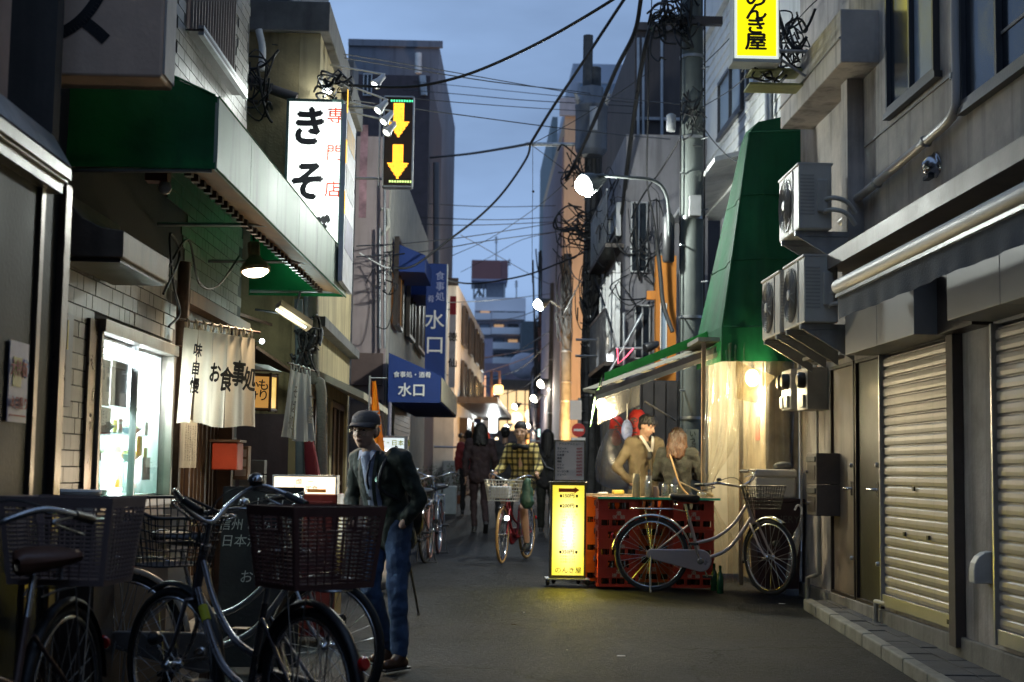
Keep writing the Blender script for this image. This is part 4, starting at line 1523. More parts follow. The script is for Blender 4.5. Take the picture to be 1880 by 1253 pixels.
# arm lamps
i = 0
for (ax0, ay0, ax1, ay1, hx, hy, yy, lb) in ((608, 120, 707, 137, 690, 160, 14.6, 'uppermost of the four arm spotlights beside the white sign'),
        (622, 150, 712, 184, 685, 198, 14.9, 'arm spotlight in the middle, left of the arrow sign'),
        (640, 188, 722, 205, 708, 216, 15.2, 'arm spotlight overlapping the upper arrow'),
        (652, 208, 727, 225, 719, 240, 15.4, 'lowest arm spotlight in front of the arrow sign')):
    a, b_, h_ = W(ax0, ay0, yy), W(ax1, ay1, yy), W(hx, hy, yy)
    t = thing('arm_spotlight', lb, 'spotlight', a, 'arm spotlights over the white sign')
    MB().tube([V((x4, yy, a.z)), a, b_], .010, 6).build('lamp_arm', WHITE, t)
    dr = (h_-b_).normalized()
    dr = V((-.55, -.35, -.75)).normalized()
    MB().lathe([(.02, -.1), (.03, -.09), (.035, -.02), (.06, .05), (.058, .06)], b_+dr*.12, dr, 14).build('lamp_head', mat('white_lamp_head', (.6, .6, .62), .4), t)
    MB().lathe([(.052, .055), (.03, .065), (0, .068)], b_+dr*.12, dr, 12).build('bulb', emis('arm_bulb', (.95, 1, 1), 9), t)
    lamp('arm_light', 'SPOT', b_+dr*.2, 30, (.9, 1, .97), .04, t, aim=dr, spot=110, blend=.6)
    i += 1
# bright flood above the white sign
c = W(601, 165, 13.6)
t = thing('sign_floodlight', 'glaring small floodlight just above the white sign', 'floodlight', c)
MB().ball(c, .05, 12, 8, (1, .7, 1)).build('bulb', emis('flood_white', (.95, 1, 1), 9), t)
MB().tube([c+V((0, 0, .1)), c+V((.1, 0, .2)), c+V((.25, 0, .05)), c+V((.2, .1, -.1))], .012, 5).build('bracket', BLACK, t)
lamp('flood_glow', 'POINT', c+V((0, -.08, -.02)), 6, (.9, 1, 1), .05, t)
# LED arrow sign
Y6 = 16.2
p0, p1 = W(703, 341, Y6), W(759, 180, Y6)
t = thing('arrow_sign', 'black LED sign box with two glowing orange down arrows', 'sign', (p0.x, Y6, p0.z))
MB().box(p0.x, p1.x, Y6, Y6+.14, p0.z, p1.z).build('sign_box', mat('led_sign_brown', (.05, .025, .015), .5), t)
m_ = MB()
for x in (p0.x-.012, p1.x-.004):
    m_.box(x, x+.016, Y6-.02, Y6+.15, p0.z-.01, p1.z+.01)
m_.box(p0.x, p1.x, Y6-.02, Y6+.15, p0.z-.016, p0.z)
m_.box(p0.x, p1.x, Y6-.02, Y6+.15, p1.z, p1.z+.016)
m_.box(p0.x-.06, p0.x-.045, Y6-.02, Y6+.1, p0.z-.01, p1.z+.01)
m_.build('sign_frame', ALU, t)
LED = emis('orange_led', (1, .42, .03), 3.2)
cx = (p0.x+p1.x)/2
for cy, lb in ((220, 'upper'), (296, 'lower')):
    c = W(728, cy, Y6)
    m_ = MB()
    st = .0155
    for j in range(26):
        for i_ in range(16):
            x = (i_-7.5)
            top = j > 11
            inside = (abs(x) < 4 if top else abs(x) < (j-0)*.66+.6)
            if inside:
                X_ = cx+x*st
                Z_ = c.z-.2+j*st
                m_.quad((X_-.006, Y6-.004, Z_-.006), (X_+.006, Y6-.004, Z_-.006), (X_+.006, Y6-.004, Z_+.006), (X_-.006, Y6-.004, Z_+.006))
    o = m_.build('led_arrow', LED, t)
for z_, m in ((p1.z-.04, emis('green_led', (.1, 1, .45), 1.6)), (p0.z+.05, emis('pale_green_led', (.75, 1, .3), 1.6))):
    m_ = MB()
    for k in range(9):
        x = p0.x+.07+k*.03
        m_.quad((x, Y6-.004, z_-.012), (x+.018, Y6-.004, z_-.012), (x+.018, Y6-.004, z_+.012), (x, Y6-.004, z_+.012))
    m_.build('led_row', m, t)
for z_ in (p1.z-.1, p0.z+.1):
    MB().tube([(x4, Y6+.1, z_), (p0.x, Y6+.1, z_)], .015, 6).build('bracket', STEEL, t)
# ---------------- blackboard
bb0 = W(388, 1225, 8.9)
t = thing('blackboard', 'tall black menu board with white chalk writing standing behind the bicycles', 'menu board', (bb0.x, 8.9, gz(8.9)))
bl = V((1, .05, 0)).normalized()
wd = .50
c = V((bb0.x+.02, 8.9, gz(8.9)))
MB().obox(c+bl*(wd/2)+V((0, .06, .56)), bl*(wd/2), V((0, .012, .0)), V((0, .05, .55))).build('board', mat('chalkboard', (.012, .013, .014), .6, var=.4), t)
CH = mat('chalk', (.5, .5, .47), .9, var=.3, sc=60)
for (ch, x, z, s_) in (('冬よろし', .26, 1.0, .085), ('信州 おみその', .22, .87, .075), ('日本酒', .12, .77, .08), ('し', .3, .7, .16), ('お仕事', .25, .55, .085), ('サービス定食', .24, .35, .07), ('(味)', .3, .25, .07), ('チョコ', .26, .15, .07)):
    text(ch, s_, CH, c+bl*x+V((0, .045+.05*(z-.5), z)), bl, (0, .09, 1), parent=t, slant=.1)
# ---------------- red counter cabinet with lit menu box
Y7 = 10.0
a, b_ = W(500, 1000, Y7), W(617, 1000, Y7)
zt7 = W(550, 907, Y7).z
t = thing('counter_cabinet', 'dark red wooden counter cabinet beneath the lit menu box', 'cabinet', ((a.x+b_.x)/2, Y7, gz(Y7)))
RC = mat('dark_red_lacquer', (.09, .012, .01), .35, streak=.3)
MB().box(a.x-.25, b_.x, Y7, Y7+.5, gz(Y7)+.05, zt7).build('cabinet_body', RC, t, bevel=.008)
for k in range(2):
    x0 = a.x-.25+(b_.x-a.x+.25)*k/2
    x1 = a.x-.25+(b_.x-a.x+.25)*(k+1)/2
    MB().box(x0+.03, x1-.03, Y7-.015, Y7-.001, gz(Y7)+.1, zt7-.05).build('cabinet_door', mat('red_lacquer_door', (.07, .01, .008), .3), t, bevel=.005)
for x in (a.x-.2, b_.x-.05):
    MB().box(x-.02, x+.02, Y7+.03, Y7+.45, gz(Y7)-.01, gz(Y7)+.049).build('leg', BLACK, t)
t = thing('menu_light_box', 'glowing orange white menu light box on the red cabinet', 'light box', ((a.x+b_.x)/2, Y7, zt7))
c0, c1 = W(503, 905, Y7-.03), W(616, 877, Y7-.03)
MB().box(c0.x, c1.x, Y7-.03, Y7+.14, zt7+.002, c1.z).build('light_face', emis('menu_box_glow', (1, .80, .55), 1.7), t)
m_ = MB().box(c0.x-.012, c1.x+.012, Y7-.04, Y7+.15, c1.z+.001, c1.z+.014).box(c0.x-.012, c0.x-.001, Y7-.04, Y7+.15, zt7+.002, c1.z).box(c1.x+.001, c1.x+.012, Y7-.04, Y7+.15, zt7+.002, c1.z)
m_.build('light_frame', ALU, t)
text('燗   一\n天    定食', .045, INK, ((c0.x+c1.x)/2, Y7-.034, (zt7+c1.z)/2), parent=t)
lamp('menu_box_spill', 'AREA', ((c0.x+c1.x)/2, Y7-.05, c1.z-.03), 7, (1, .78, .5), (.4, .12), t, aim=(.2, -1, .1))
MB().box(c0.x+.23, c0.x+.36, Y7-.036, Y7-.031, zt7+.012, zt7+.035).build('printed_bowl', mat('print_orange', (.5, .18, .03), .5), t)
# things standing against the front: red letter box, white pots, cardboard, vase
c = oL(412, 840, .15)
t = thing('red_post_box', 'small red post box on the wall beyond the cream curtain', 'post box', c)
MB().box(c.x-.1, c.x+.1, c.y, c.y+.3, c.z-.1, c.z+.12).build('box', mat('vermilion', (.38, .05, .02), .5), t, bevel=.01)
MB().box(c.x-.12, c.x+.12, c.y-.01, c.y+.32, c.z+.121, c.z+.14).build('lid', WOOD, t)
c = W(442, 850, 11.9)
t = thing('glass_cabinet', 'small glass case with pale folded papers beside the red post box', 'cabinet', c)
MB().box(c.x-.06, c.x+.06, c.y, c.y+.15, c.z-.14, c.z+.14).build('case', mat('case_brown', (.2, .13, .08), .4), t, bevel=.005)
for k in range(3):
    MB().box(c.x-.045, c.x+.045, c.y-.006, c.y-.001, c.z-.11+.08*k, c.z-.05+.08*k).build('paper', CREAM, t)
c = W(460, 870, 12.6)
t = thing('wall_meter_boxes', 'pair of grey meter boxes low on the maroon wall', 'meter box', c)
for k in range(2):
    MB().box(c.x-.1, c.x+.12, 12.6, 12.75, c.z-.13+.13*k, c.z-.01+.13*k).build('box', mat('grey_box_paint', (.2, .2, .2), .5), t, bevel=.004)
for i, (px, py, w_, h_, m, lb) in enumerate(((243, 1165, .34, .98, mat('cardboard_pale', (.36, .25, .15), .8, streak=.2), 'pale plywood board leaning below the display window'),
        (318, 1050, .13, .75, mat('paper_roll', (.55, .48, .36), .8), 'tall pale paper sack standing behind the wire basket'))):
    c = W(px, py, 7.95+.35*i)
    o = MB().obox(V((c.x, c.y, gz(c.y)+h_/2+(.4 if i else 0))), UL*.02, V((.012, 0, .02)) if 0 else NL*.012, V((0, 0, h_/2))) if 0 else MB().obox(V((c.x, c.y, gz(c.y)+h_/2+(.25 if i else 0))), V((w_/2, .05, 0)), V((-.003, .02, 0)), V((0, .02, h_/2)))
    tag(o.build('leaning_board' if not i else 'paper_sack', m, bevel=.004), lb, ('board', 'paper sack')[i])
# stool / bench under it so the sack stands on something
c = W(318, 1100, 8.3)
t = thing('low_bench', 'low dark bench under the paper sack by the shop door', 'bench', (c.x, 8.3, gz(8.3)))
MB().box(c.x-.35, c.x+.25, 8.2, 8.5, gz(8.3)+.21, gz(8.3)+.249).build('bench_top', WOOD, t)
for x in (c.x-.3, c.x+.2):
    for y in (8.23, 8.47):
        MB().box(x-.02, x+.02, y-.02, y+.02, gz(8.3)-.01, gz(8.3)+.209).build('leg', WOOD, t)
c = W(124, 925, 7.2)
t = thing('plastic_tub', 'white plastic tub on the ledge behind the grey basket', 'tub', c)
MB().lathe([(.13, -.07), (.16, .05), (.165, .06), (.15, .055)], c, n=20).build('tub', WHITE, t)
MB().lathe([(.167, .061), (.16, .07), (0, .072)], c, n=20).build('lid', PAPER, t)
MB().box(c.x-.2, c.x+.2, 7.0, 7.4, gz(7.2), c.z-.072).build('stand', DARKM, t)
# step stone in front of the shop
struct(MB().poly([(-2.2, 6.9, 0.05), (-1.75, 6.9, 0.05), (-1.72, 13.2, .16), (-2.1, 13.2, .16)], (0, 0, .11)).build('shop_step', CONC, bevel=.01))
# orange banner flag + white lit board sign
Y8 = 13.5
t = thing('banner_flag', 'narrow orange vertical banner with white writing behind the capped man', 'banner', W(690, 870, Y8))
a0 = W(683, 700, Y8)
b0 = W(680, 805, Y8)
OR_ = mat('orange_cloth', (.95, .30, .02), .85, transl=.45, bump=.2)
def fl(u, v):
    wdt = .04+.15*v
    p = a0.lerp(b0+V((0, 0, -.5)), v)
    return p+V((wdt*u-.0, .05*math.sin(u*5+v*4), 0))
MB().sheet(fl, 10, 16).build('cloth', OR_, t)
MB().tube([V((a0.x-.02, Y8, gz(Y8))), V((a0.x-.02, Y8, a0.z+.05))], .01, 6).tube([a0+V((-.02, 0, .03)), a0+V((.14, 0, .03))], .006, 5).build('flag_pole', WHITE, t)
MB().lathe([(.12, 0), (.12, .05), (.03, .06)], (a0.x-.02, Y8, gz(Y8)), n=14).build('flag_base', BLACK, t)
text('そ\nば', .11, PAPER, a0.lerp(b0, .72)+V((.05, -.06, 0)), parent=t, bold=.02)
Y9 = 13.6
p0, p1 = W(697, 1042, Y9), W(746, 803, Y9)
t = thing('lit_board_sign', 'bright white illuminated stand sign behind the capped man', 'sign', ((p0.x+p1.x)/2, Y9, gz(Y9)))
MB().box(p0.x, p1.x-.02, Y9, Y9+.1, gz(Y9)+.35, p1.z-.115).build('sign_face', emis('cool_white_panel', (.95, 1, 1), 1.6), t)
MB().box(p0.x-.02, p1.x-.02, Y9+.002, Y9+.1, p1.z-.11, p1.z-.01).build('header_panel', emis('pale_blue_panel', (.8, .92, .95), .8), t)
text('定食・日本酒', .06, mat('yellow_ink', (.7, .7, .05), .5), ((p0.x+p1.x)/2-.03, Y9-.002, p1.z-.06), parent=t, bold=.02)
m_ = MB().box(p1.x-.019, p1.x+.015, Y9-.01, Y9+.11, gz(Y9)+.02, p1.z+.01).box(p0.x-.05, p1.x-.02, Y9-.01, Y9+.11, p1.z-.009, p1.z+.01).box(p0.x-.055, p0.x-.021, Y9-.01, Y9+.11, gz(Y9)+.02, p1.z+.01)
m_.build('sign_frame', ALU, t)
MB().box(p0.x, p1.x-.02, Y9+.01, Y9+.09, gz(Y9)+.04, gz(Y9)+.349).build('base_panel', mat('amber_wood_panel', (.45, .28, .1), .5), t)
lamp('board_spill', 'AREA', ((p0.x+p1.x)/2, Y9-.05, 1.1), 4, (.95, 1, 1), (.2, .8), t, aim=(0, -1, 0))
# red folded umbrella / banner behind the second curtain
t = thing('folded_parasol', 'dark red folded parasol with striped tip behind the second curtain', 'parasol', W(572, 900, 13))
a, b_ = W(563, 775, 13.2), W(578, 905, 13.2)
MB().tube([a, a.lerp(b_, .5), b_], [.02, .06, .075], 10).build('canopy', mat('dark_red_cloth', (.22, .012, .02), .8, bump=.6, bs=20), t)
MB().tube([a+V((0, 0, .1)), V((b_.x, 13.2, gz(13.2)))], .012, 6).build('pole', LWOOD, t)
# ================================================================== GREEN COVER + STALL (right middle)
YG = 14.5
gc = thing('green_cover', 'tall tapering dark green canvas cover hanging over the bar front', 'awning', (3, 15, 2.6))
GD = mat('deep_green_canvas', (.010, .115, .042), .8, var=.4, sc=1.6, bump=.6, bs=10, transl=.25, streak=.45)

def wy(px, py, Y):
    return W(px, py, Y)
N_ = {'tl': wy(1376, 243, YG), 'tr': wy(1474, 240, YG), 'ml': wy(1326, 600, YG), 'mr': wy(1474, 600, YG), 'bl': wy(1325, 664, YG), 'br': wy(1474, 664, YG),
      'ul': wy(1392, 224, YG), 'ur': wy(1440, 214, YG)}
FA = {'t': wy(1360, 268, 15.3), 'm': wy(1280, 622, 16.2)}
FA['b'] = FA['m']+V((0, 0, N_['bl'].z-N_['ml'].z))
def lerp4(a, b, c, d, u, v, f=None):
    p = a.lerp(b, u).lerp(d.lerp(c, u), v)
    return p
def nf(u, v):
    p = lerp4(N_['ml'], N_['mr'], N_['tr'], N_['tl'], u, v)
    return p+V((0, .035*math.sin(u*7+v*4)*math.sin(math.pi*v)+.022*math.sin(u*19+v*7)*(1-v)-.05*math.sin(math.pi*u)*math.sin(math.pi*v), 0))
MB().sheet(nf, 16, 16).build('near_panel', GD, gc)
def lf2(u, v):
    p = lerp4(FA['m'], N_['ml'], N_['tl'], FA['t'], u, v)
    return p+V((.035*math.sin(math.pi*v)*math.sin(math.pi*u)+.015*math.sin(u*11+v*5)*math.sin(math.pi*u), 0, 0))
MB().sheet(lf2, 10, 14).build('street_panel', GD, gc)
def vf2(u, v):
    p = lerp4(N_['bl'], N_['br'], N_['mr'], N_['ml'], u, v)
    return p+V((0, -.005+.012*math.sin(u*25)*(1-v), 0))
MB().sheet(vf2, 24, 3).build('near_valance', GD, gc)
MB().sheet(lambda u, v: lerp4(FA['b'], N_['bl'], N_['ml'], FA['m'], u, v)+V((-.004+.01*math.sin(u*22)*(1-v), 0, 0)), 20, 3).build('street_valance', GD, gc)
MB().sheet(lambda u, v: lerp4(N_['tl'], N_['tr'], N_['ur'], N_['ul'], u, v), 6, 3).build('top_flap', GD, gc)
q = N_['ul']
MB().quad(FA['t'], N_['tl'], N_['ul'], q+V((0, .7, .05))).quad(N_['ul'], N_['ur'], N_['ur']+V((.2, .8, 0)), q+V((0, .7, .05))).build('top_panel', GD, gc)
for ka, kb in (('tl', 'ml'), ('ml', 'bl'), ('ml', 'mr'), ('tl', 'tr')):
    MB().tube([N_[ka], N_[kb]], .009, 6).build('edge_piping', mat('green_piping', (.02, .16, .07), .6), gc)
for k in (.34, .67):
    MB().tube([lf2(u_/6, k)+V((-.004, -.004, 0)) for u_ in range(7)], .006, 5).tube([nf(u_/8, k)+V((0, -.006, 0)) for u_ in range(9)], .006, 5).build('seam', GD, gc)
# --- lean-to awning reaching into the street
la = thing('stall_awning', 'low lean-to stall roof with bright green edge strip and cream underside', 'awning', (2, 15.5, 2.4))
a, b_ = W(1090, 738, 15.0), W(1326, 652, 14.55)
a = V((a.x, 14.75, a.z))
b_ = V((b_.x, 14.75, b_.z))
back = 1.9
u1 = (b_-a)
BRT = mat('bright_green_strip', (.06, .50, .10), .6, var=.3, transl=.15, streak=.3)
CRM = mat('cream_beam', (.55, .53, .42), .6, var=.15, streak=.3)
MB().poly([a+V((0, 0, .0)), b_, b_+V((0, 0, .05)), a+V((0, 0, .05))], (0, .05, 0)).build('front_beam', CRM, la)
MB().poly([a+V((0, .051, .03)), b_+V((0, .051, .03)), b_+V((0, .051, .12)), a+V((0, .051, .10))], (0, .02, 0)).build('edge_board', mat('pinkish_board', (.25, .2, .16), .7, streak=.5), la)
def rf(u, v):
    p = a.lerp(b_, u)
    return p+V((0, .08+back*v, .13+.10*v+.015*math.sin(u*40)*0))
MB().sheet(rf, 16, 6).build('roof_sheet', mat('tarp_underside', (.22, .2, .15), .8, var=.3, transl=.2), la)
a2, b2 = W(1110, 690, 15.4), W(1326, 606, 15.4)
MB().poly([a2+V((0, 0, -.06)), b2+V((0, 0, -.06)), b2+V((0, 0, .05)), a2+V((0, 0, .03))], (0, .02, 0)).build('green_strip', BRT, la)
fa = [a+V((-.02, -.01, .02)), a2+V((-.02, 0, .02)), a2+V((-.06, .3, -.3)), a+V((-.04, .2, -.28))]
MB().sheet(lambda u, v: lerp4(fa[3], fa[2], fa[1], fa[0], u, v), 4, 4).build('end_flap', mat('faded_green_flap', (.12, .3, .12), .7, var=.3, transl=.3), la)
MB().sheet(lambda u, v: V((a.x+.05+.45*u, 15.1+.03*math.sin(u*9), a.z+.02+.17*u-.26*v*(1-.2*u))), 8, 4).build('plastic_flap', clear('clear_flap', (1, .97, .9), .05, .10, .2, 8), la)
for k in range(5):
    p = a.lerp(b_, k/4*.96+.02)
    MB().tube([p+V((0, .06, .08)), p+V((0, 1.9, .2))], .018, 6).build('rafter', CRM, la)
MB().tube([a+V((.02, .3, 0)), W(1160, 800, 16.7)], .008, 6).build('brace', BLACK, la)
MB().tube([W(1184, 738, 16.6), W(1240, 772, 17.2)], .014, 6).build('brace', mat('dull_brace', (.15, .14, .12), .7), la)
# bulbs
def bulb(lb, p, r, st, pw, col=(1, .83, .55)):
    t = thing('bare_bulb', lb, 'light bulb', p)
    MB().ball(p, r, 12, 8, (1, 1, 1.2)).build('bulb_glass', emis('bare_bulb_%d' % st, col, st), t)
    MB().lathe([(.018, 0), (.018, .05), (.006, .06), (.004, .2)], p+V((0, 0, r*1.1)), n=8).build('socket', BLACK, t)
    lamp('bulb_light', 'POINT', p+V((0, -.0, -r*2)), pw, col, .06, t)
    return t
bulb('bare warm bulb hanging at the street end of the stall roof', W(1104, 742, 14.95), .05, 34, 85, (1, .84, .55))
bulb('glaring bare bulb inside the clear plastic curtain', W(1381, 694, 14.85), .075, 50, 85, (1, .88, .58))
# interior
it = thing('bar_interior', 'pale boarded inner wall of the small standing bar behind clear plastic', 'bar wall', (3, 16, gz(16)))
IW = mat('bar_wall_board', (.42, .385, .31), .7, var=.25, sc=2, streak=.4)
xa = W(1296, 900, 16.2).x
MB().box(2.62, 3.345, 15.9, 15.95, gz(16), 2.75).build('back_board', IW, it)
MB().box(3.0, 3.345, 14.62, 15.89, gz(15), 2.75).build('side_board', mat('side_wall_board', (.48, .38, .24), .7, var=.3, streak=.3), it)
MB().box(2.3, 3.34, 14.62, 15.9, 2.76, 2.80).build('ceiling_board', IW, it)
MB().box(2.99, 2.998, 14.9, 15.1, 1.75, 2.0).build('red_notice', mat('faded_red_paper', (.5, .12, .07), .7), it)
MB().box(2.985, 2.995, 14.7, 15.5, 2.3, 2.74).build('brown_panel', mat('brown_panel', (.16, .10, .06), .6), it)
for x in (2.36, 2.75, 3.27):
    MB().box(x-.02, x+.02, 14.62, 14.66, gz(14.6), 2.75).build('stud', LWOOD, it)
# clear plastic curtains
PC = clear('clear_plastic_sheet', (.97, .95, .88), .10, .13, .09, 7)
pc = thing('plastic_curtain', 'crumpled clear plastic curtain enclosing the standing bar, tied at one side', 'plastic curtain', (2.8, 14.55, gz(14.5)))
def cur(x0, x1, y0, zt, zb, amp, seed, tie=None):
    def f_(u, v):
        x = x0+(x1-x0)*u
        if tie:
            k = math.exp(-((v-tie[0])/.16)**2)
            x = x*(1-k*.75)+tie[1]*k*.75
        y = y0+amp*math.sin(u*17+seed+v*1.5)+amp*.5*math.sin(u*39+seed*2+v*5)+amp*.4*math.sin(v*11+u*5+seed)
        return V((x+amp*.3*math.sin(v*9+u*12), y, zt+(zb-zt)*v+.02*math.sin(u*9)))
    return f_
g0 = gz(14.5)
MB().sheet(cur(2.36, 2.72, 14.56, 2.68, g0+.02, .05, 1, (.62, 2.35)), 36, 40).build('curtain_panel', PC, pc)
MB().sheet(cur(2.58, 2.80, 14.50, 2.72, g0+.01, .035, 4), 24, 36).build('curtain_panel', PC, pc)
MB().sheet(cur(2.76, 3.30, 14.60, 2.72, g0+.02, .028, 2.2), 44, 36).build('curtain_panel', PC, pc)
c = V((2.37, 14.55, 2.68-(2.68-g0)*.62))
MB().tube([c+V((.07*math.cos(k), .07*math.sin(k), .01*math.sin(3*k))) for k in [i*.6 for i in range(11)]], .016, 6).build('tie_rope', mat('rope', (.5, .42, .25), .9, bump=1), pc)
MB().tube([c, c+V((-.25, .1, .12))], .008, 5).build('rope_tail', mat('rope', (.5, .42, .25), .9), pc)
# torn flap
MB().sheet(lambda u, v: W(1352+70*u*(1-v*.5), 662+30*u+70*v*(1-.3*u), 14.45)+V((0, .04*math.sin(u*5+v*6), 0)), 8, 8).build('torn_flap', clear('brown_plastic', (.6, .5, .35), .08, .3, .2, 6), pc)
# dark back of stall, alley clutter
bk = thing('back_shed', 'dark timber shed wall behind the lean-to stall', 'shed', (2, 19, gz(19)))
MB().box(1.7, 3.3, 18.9, 19.0, gz(19)-.05, 2.62).build('wall', mat('black_timber', (.022, .02, .02), .7, var=.4, streak=.3), bk)
for k in range(6):
    x = 1.75+k*.16
    MB().box(x, x+.14, 18.86, 18.899, gz(19), 2.6).build('plank', mat('dark_plank', (.035, .03, .028), .7, var=.4, streak=.4), bk)
# table
ta = thing('stall_table', 'stall counter top with thin green edge resting on beer crates', 'table', (1.9, 14.5, 1.14))
TZ = W(1200, 915, 14.2).z
tx0, tx1 = W(1098, 912, 14.2).x, W(1322, 918, 14.2).x
MB().box(tx0, tx1, 14.2, 14.85, TZ-.012, TZ+.006).build('table_top', mat('table_laminate', (.35, .25, .14), .4, streak=.2), ta)
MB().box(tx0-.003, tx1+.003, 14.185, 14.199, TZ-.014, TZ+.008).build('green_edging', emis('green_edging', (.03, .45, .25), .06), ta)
MB().box(1.05, 1.75, 15.25, 15.75, TZ-.01, TZ+.015).build('rear_shelf', mat('table_laminate', (.35, .25, .14), .4), ta)
# crates
def crate(m, mm):
    t = thing('beer_crate', '', 'crate', (0, 0, 0))
    w_, d_, h_ = .405, .34, .30
    mb = MB()
    tk = .012
    # four sides with windows
    for (O, u, n, L_) in (((-w_/2, -d_/2, 0), (1, 0, 0), (0, -1, 0), w_), ((w_/2, -d_/2, 0), (0, 1, 0), (1, 0, 0), d_), ((w_/2, d_/2, 0), (-1, 0, 0), (0, 1, 0), w_), ((-w_/2, d_/2, 0), (0, -1, 0), (-1, 0, 0), d_)):
        s = MB()
        hs = [(L_*.24, L_*.76, .20, .27), (.03, L_*.27, .03, .10), (L_*.34, L_*.66, .03, .10), (L_*.73, L_-.03, .03, .10)]
        wallh(s, O, u, n, L_, .004, h_-.004, hs, tk)
        o = s.build('side_wall', m, t, False)
    MB().box(-w_/2+.013, w_/2-.013, -d_/2+.013, d_/2-.013, .004, .016).build('crate_floor', m, t, False)
    r = MB()
    for z in (.0, .09, .18, .288):
        for (x0, x1, y0, y1) in ((-w_/2-.006, w_/2+.006, -d_/2-.007, -d_/2-.0005), (-w_/2-.006, w_/2+.006, d_/2+.0005, d_/2+.007), (-w_/2-.007, -w_/2-.0005, -d_/2, d_/2), (w_/2+.0005, w_/2+.007, -d_/2, d_/2)):
            r.box(x0, x1, y0, y1, z, z+.012)
    r.build('rib_band', m, t, False)
    b = MB()
    for i in range(4):
        for j in range(3):
            x, y = -w_/2+.06+i*.095, -d_/2+.07+j*.1
            b.lathe([(.033, .02), (.035, .03), (.035, .17), (.015, .235), (.015, .27)], (x, y, 0), n=8)
    b.build('bottles', mm, t, False)
    text('酒\n送  箱' if m.name.startswith('red') else '麦酒', .05, PAPER if 0 else mat('crate_print', (.5, .42, .3), .6, var=0, bump=0), (0, -d_/2-.003, .135), parent=t, world=False, bold=.02, ls=.9)
    return t
RCR = mat('red_crate_plastic', (.42, .035, .015), .4, var=.15)
OCR = mat('orange_crate_plastic', (.55, .09, .01), .4, var=.15, transl=.1)
BOT = mat('brown_bottle_glass', (.05, .02, .01), .15, bump=0)
cr1 = crate(RCR, BOT)
cr2 = crate(OCR, BOT)
used = set()
pos = []
cw = (TZ-.02-gz(14.35))/3
for st_, (x, y, src_, nm) in enumerate(((1.45, 14.40, cr1, 'dark red crate at the street end of the counter'), (2.20, 14.40, cr1, 'dark red crate under the right end of the counter'),
        (1.36, 15.0, cr2, 'orange crate in the back stack at the street end'), (1.85, 14.95, cr2, 'orange crate in the back stack between the red ones'))):
    for k in range(3):
        o = src_ if src_ not in used else copy_tree(src_)
        used.add(src_)
        y_ = y
        o.location = (x, y_, gz(y_)+k*cw)
        o.scale = (1, 1, cw/.302)
        o['label'] = nm+', '+('bottom one', 'middle one', 'topmost one')[k]
        o['group'] = 'beer crates under the counter'
# objects on the table
GLS = clear('drinking_glass', (.95, .98, .97), .10, .05, .03)
def glass(px, hh, r, lb):
    p = W(px, 915, 14.32)
    p.z = TZ+.006
    o = MB().lathe([(r*.8, 0), (r, .01), (r, hh), (r-.004, hh), (r-.006, .012)], p, n=14).build('drinking_glass', GLS)
    tag(o, lb, 'glass')
glass(1221, .13, .036, 'stubby empty glass on the counter in front of the woman')
glass(1238, .13, .036, 'second stubby glass touching the first on the counter')
glass(1290, .06, .045, 'low glass ashtray at the far right of the counter')
glass(1188, .17, .03, 'clear glass beside the menu holders on the counter')
for i, (px, h_, r, m, lb) in enumerate(((1168, .235, .04, mat('cream_paper_roll', (.6, .5, .28), .8), 'cream rolled paper menu standing on the counter'),
        (1191, .215, .036, mat('straw_holder', (.32, .3, .25), .5), 'tall grey cup holding chopsticks on the counter'),
        (1204, .11, .03, mat('sauce_red_white', (.45, .3, .22), .5), 'small condiment bottle near the chopstick cup'))):
    p = W(px, 915, 14.40)
    p.z = TZ+.006
    mb = MB().lathe([(r, 0), (r*1.05, .01), (r*.95, h_*.6), (r*.8, h_), (r*.72, h_), (r*.7, h_-.02)], p, n=12)
    if i == 1:
        t = thing('chopstick_cup', lb, 'cup', p)
        mb.build('cup', m, t)
        for k in range(7):
            MB().tube([p+V((.012*math.cos(k), .012*math.sin(k), .02)), p+V((.024*math.cos(k), .024*math.sin(k), h_+.04))], .0025, 4).build('chopstick', LWOOD, t)
    else:
        tag(mb.build(('paper_roll', '', 'condiment_bottle')[i], m), lb, ('paper roll', '', 'bottle')[i])
p = W(1135, 905, 15.4)
tag(MB().box(p.x-.06, p.x+.06, 15.35, 15.5, TZ+.015, TZ+.06).build('yellow_packet', mat('yellow_packet', (.7, .5, .08), .6), bevel=.01), 'small yellow packet on the rear shelf of the counter', 'packet')
p = W(1106, 910, 15.4)
tag(MB().box(p.x-.05, p.x+.05, 15.3, 15.45, TZ+.015, TZ+.035).build('folded_cloth', PAPER, bevel=.005), 'folded pale cloth at the street end of the rear shelf', 'cloth')
# red lanterns
RL = mat('red_lantern_paper', (.42, .02, .012), .6, var=.15, bump=0, transl=.3)
for i, (px, py, w_, h_, Y, lb) in enumerate(((1170, 786, .105, .44, 16.4, 'larger red paper lantern hanging under the stall roof'), (1132, 792, .085, .36, 16.8, 'smaller red paper lantern left of the larger one'))):
    c = W(px, py, Y)
    t = thing('red_lantern', lb, 'lantern', c)
    pr = []
    for k in range(23):
        a_ = -1+2*k/22
        pr.append((w_*max(.35, (1-a_**4)**.5)*(1+.03*(k % 2)), a_*h_/2))
    MB().lathe(pr, c, n=18).build('lantern_shade', RL, t)
    for s_ in (-1, 1):
        MB().lathe([(w_*.45, -.012), (w_*.45, .012)], c+V((0, 0, s_*h_/2)), n=14).build('lantern_rim', BLACK, t)
    MB().tube([c+V((0, 0, h_/2)), c+V((0, 0, h_/2+.25))], .004, 4).build('cord', BLACK, t)
    text('やき\nとり' if i == 0 else 'ち', .1, INK, c+V((0, -w_-.004, .02)), parent=t, bold=.02)
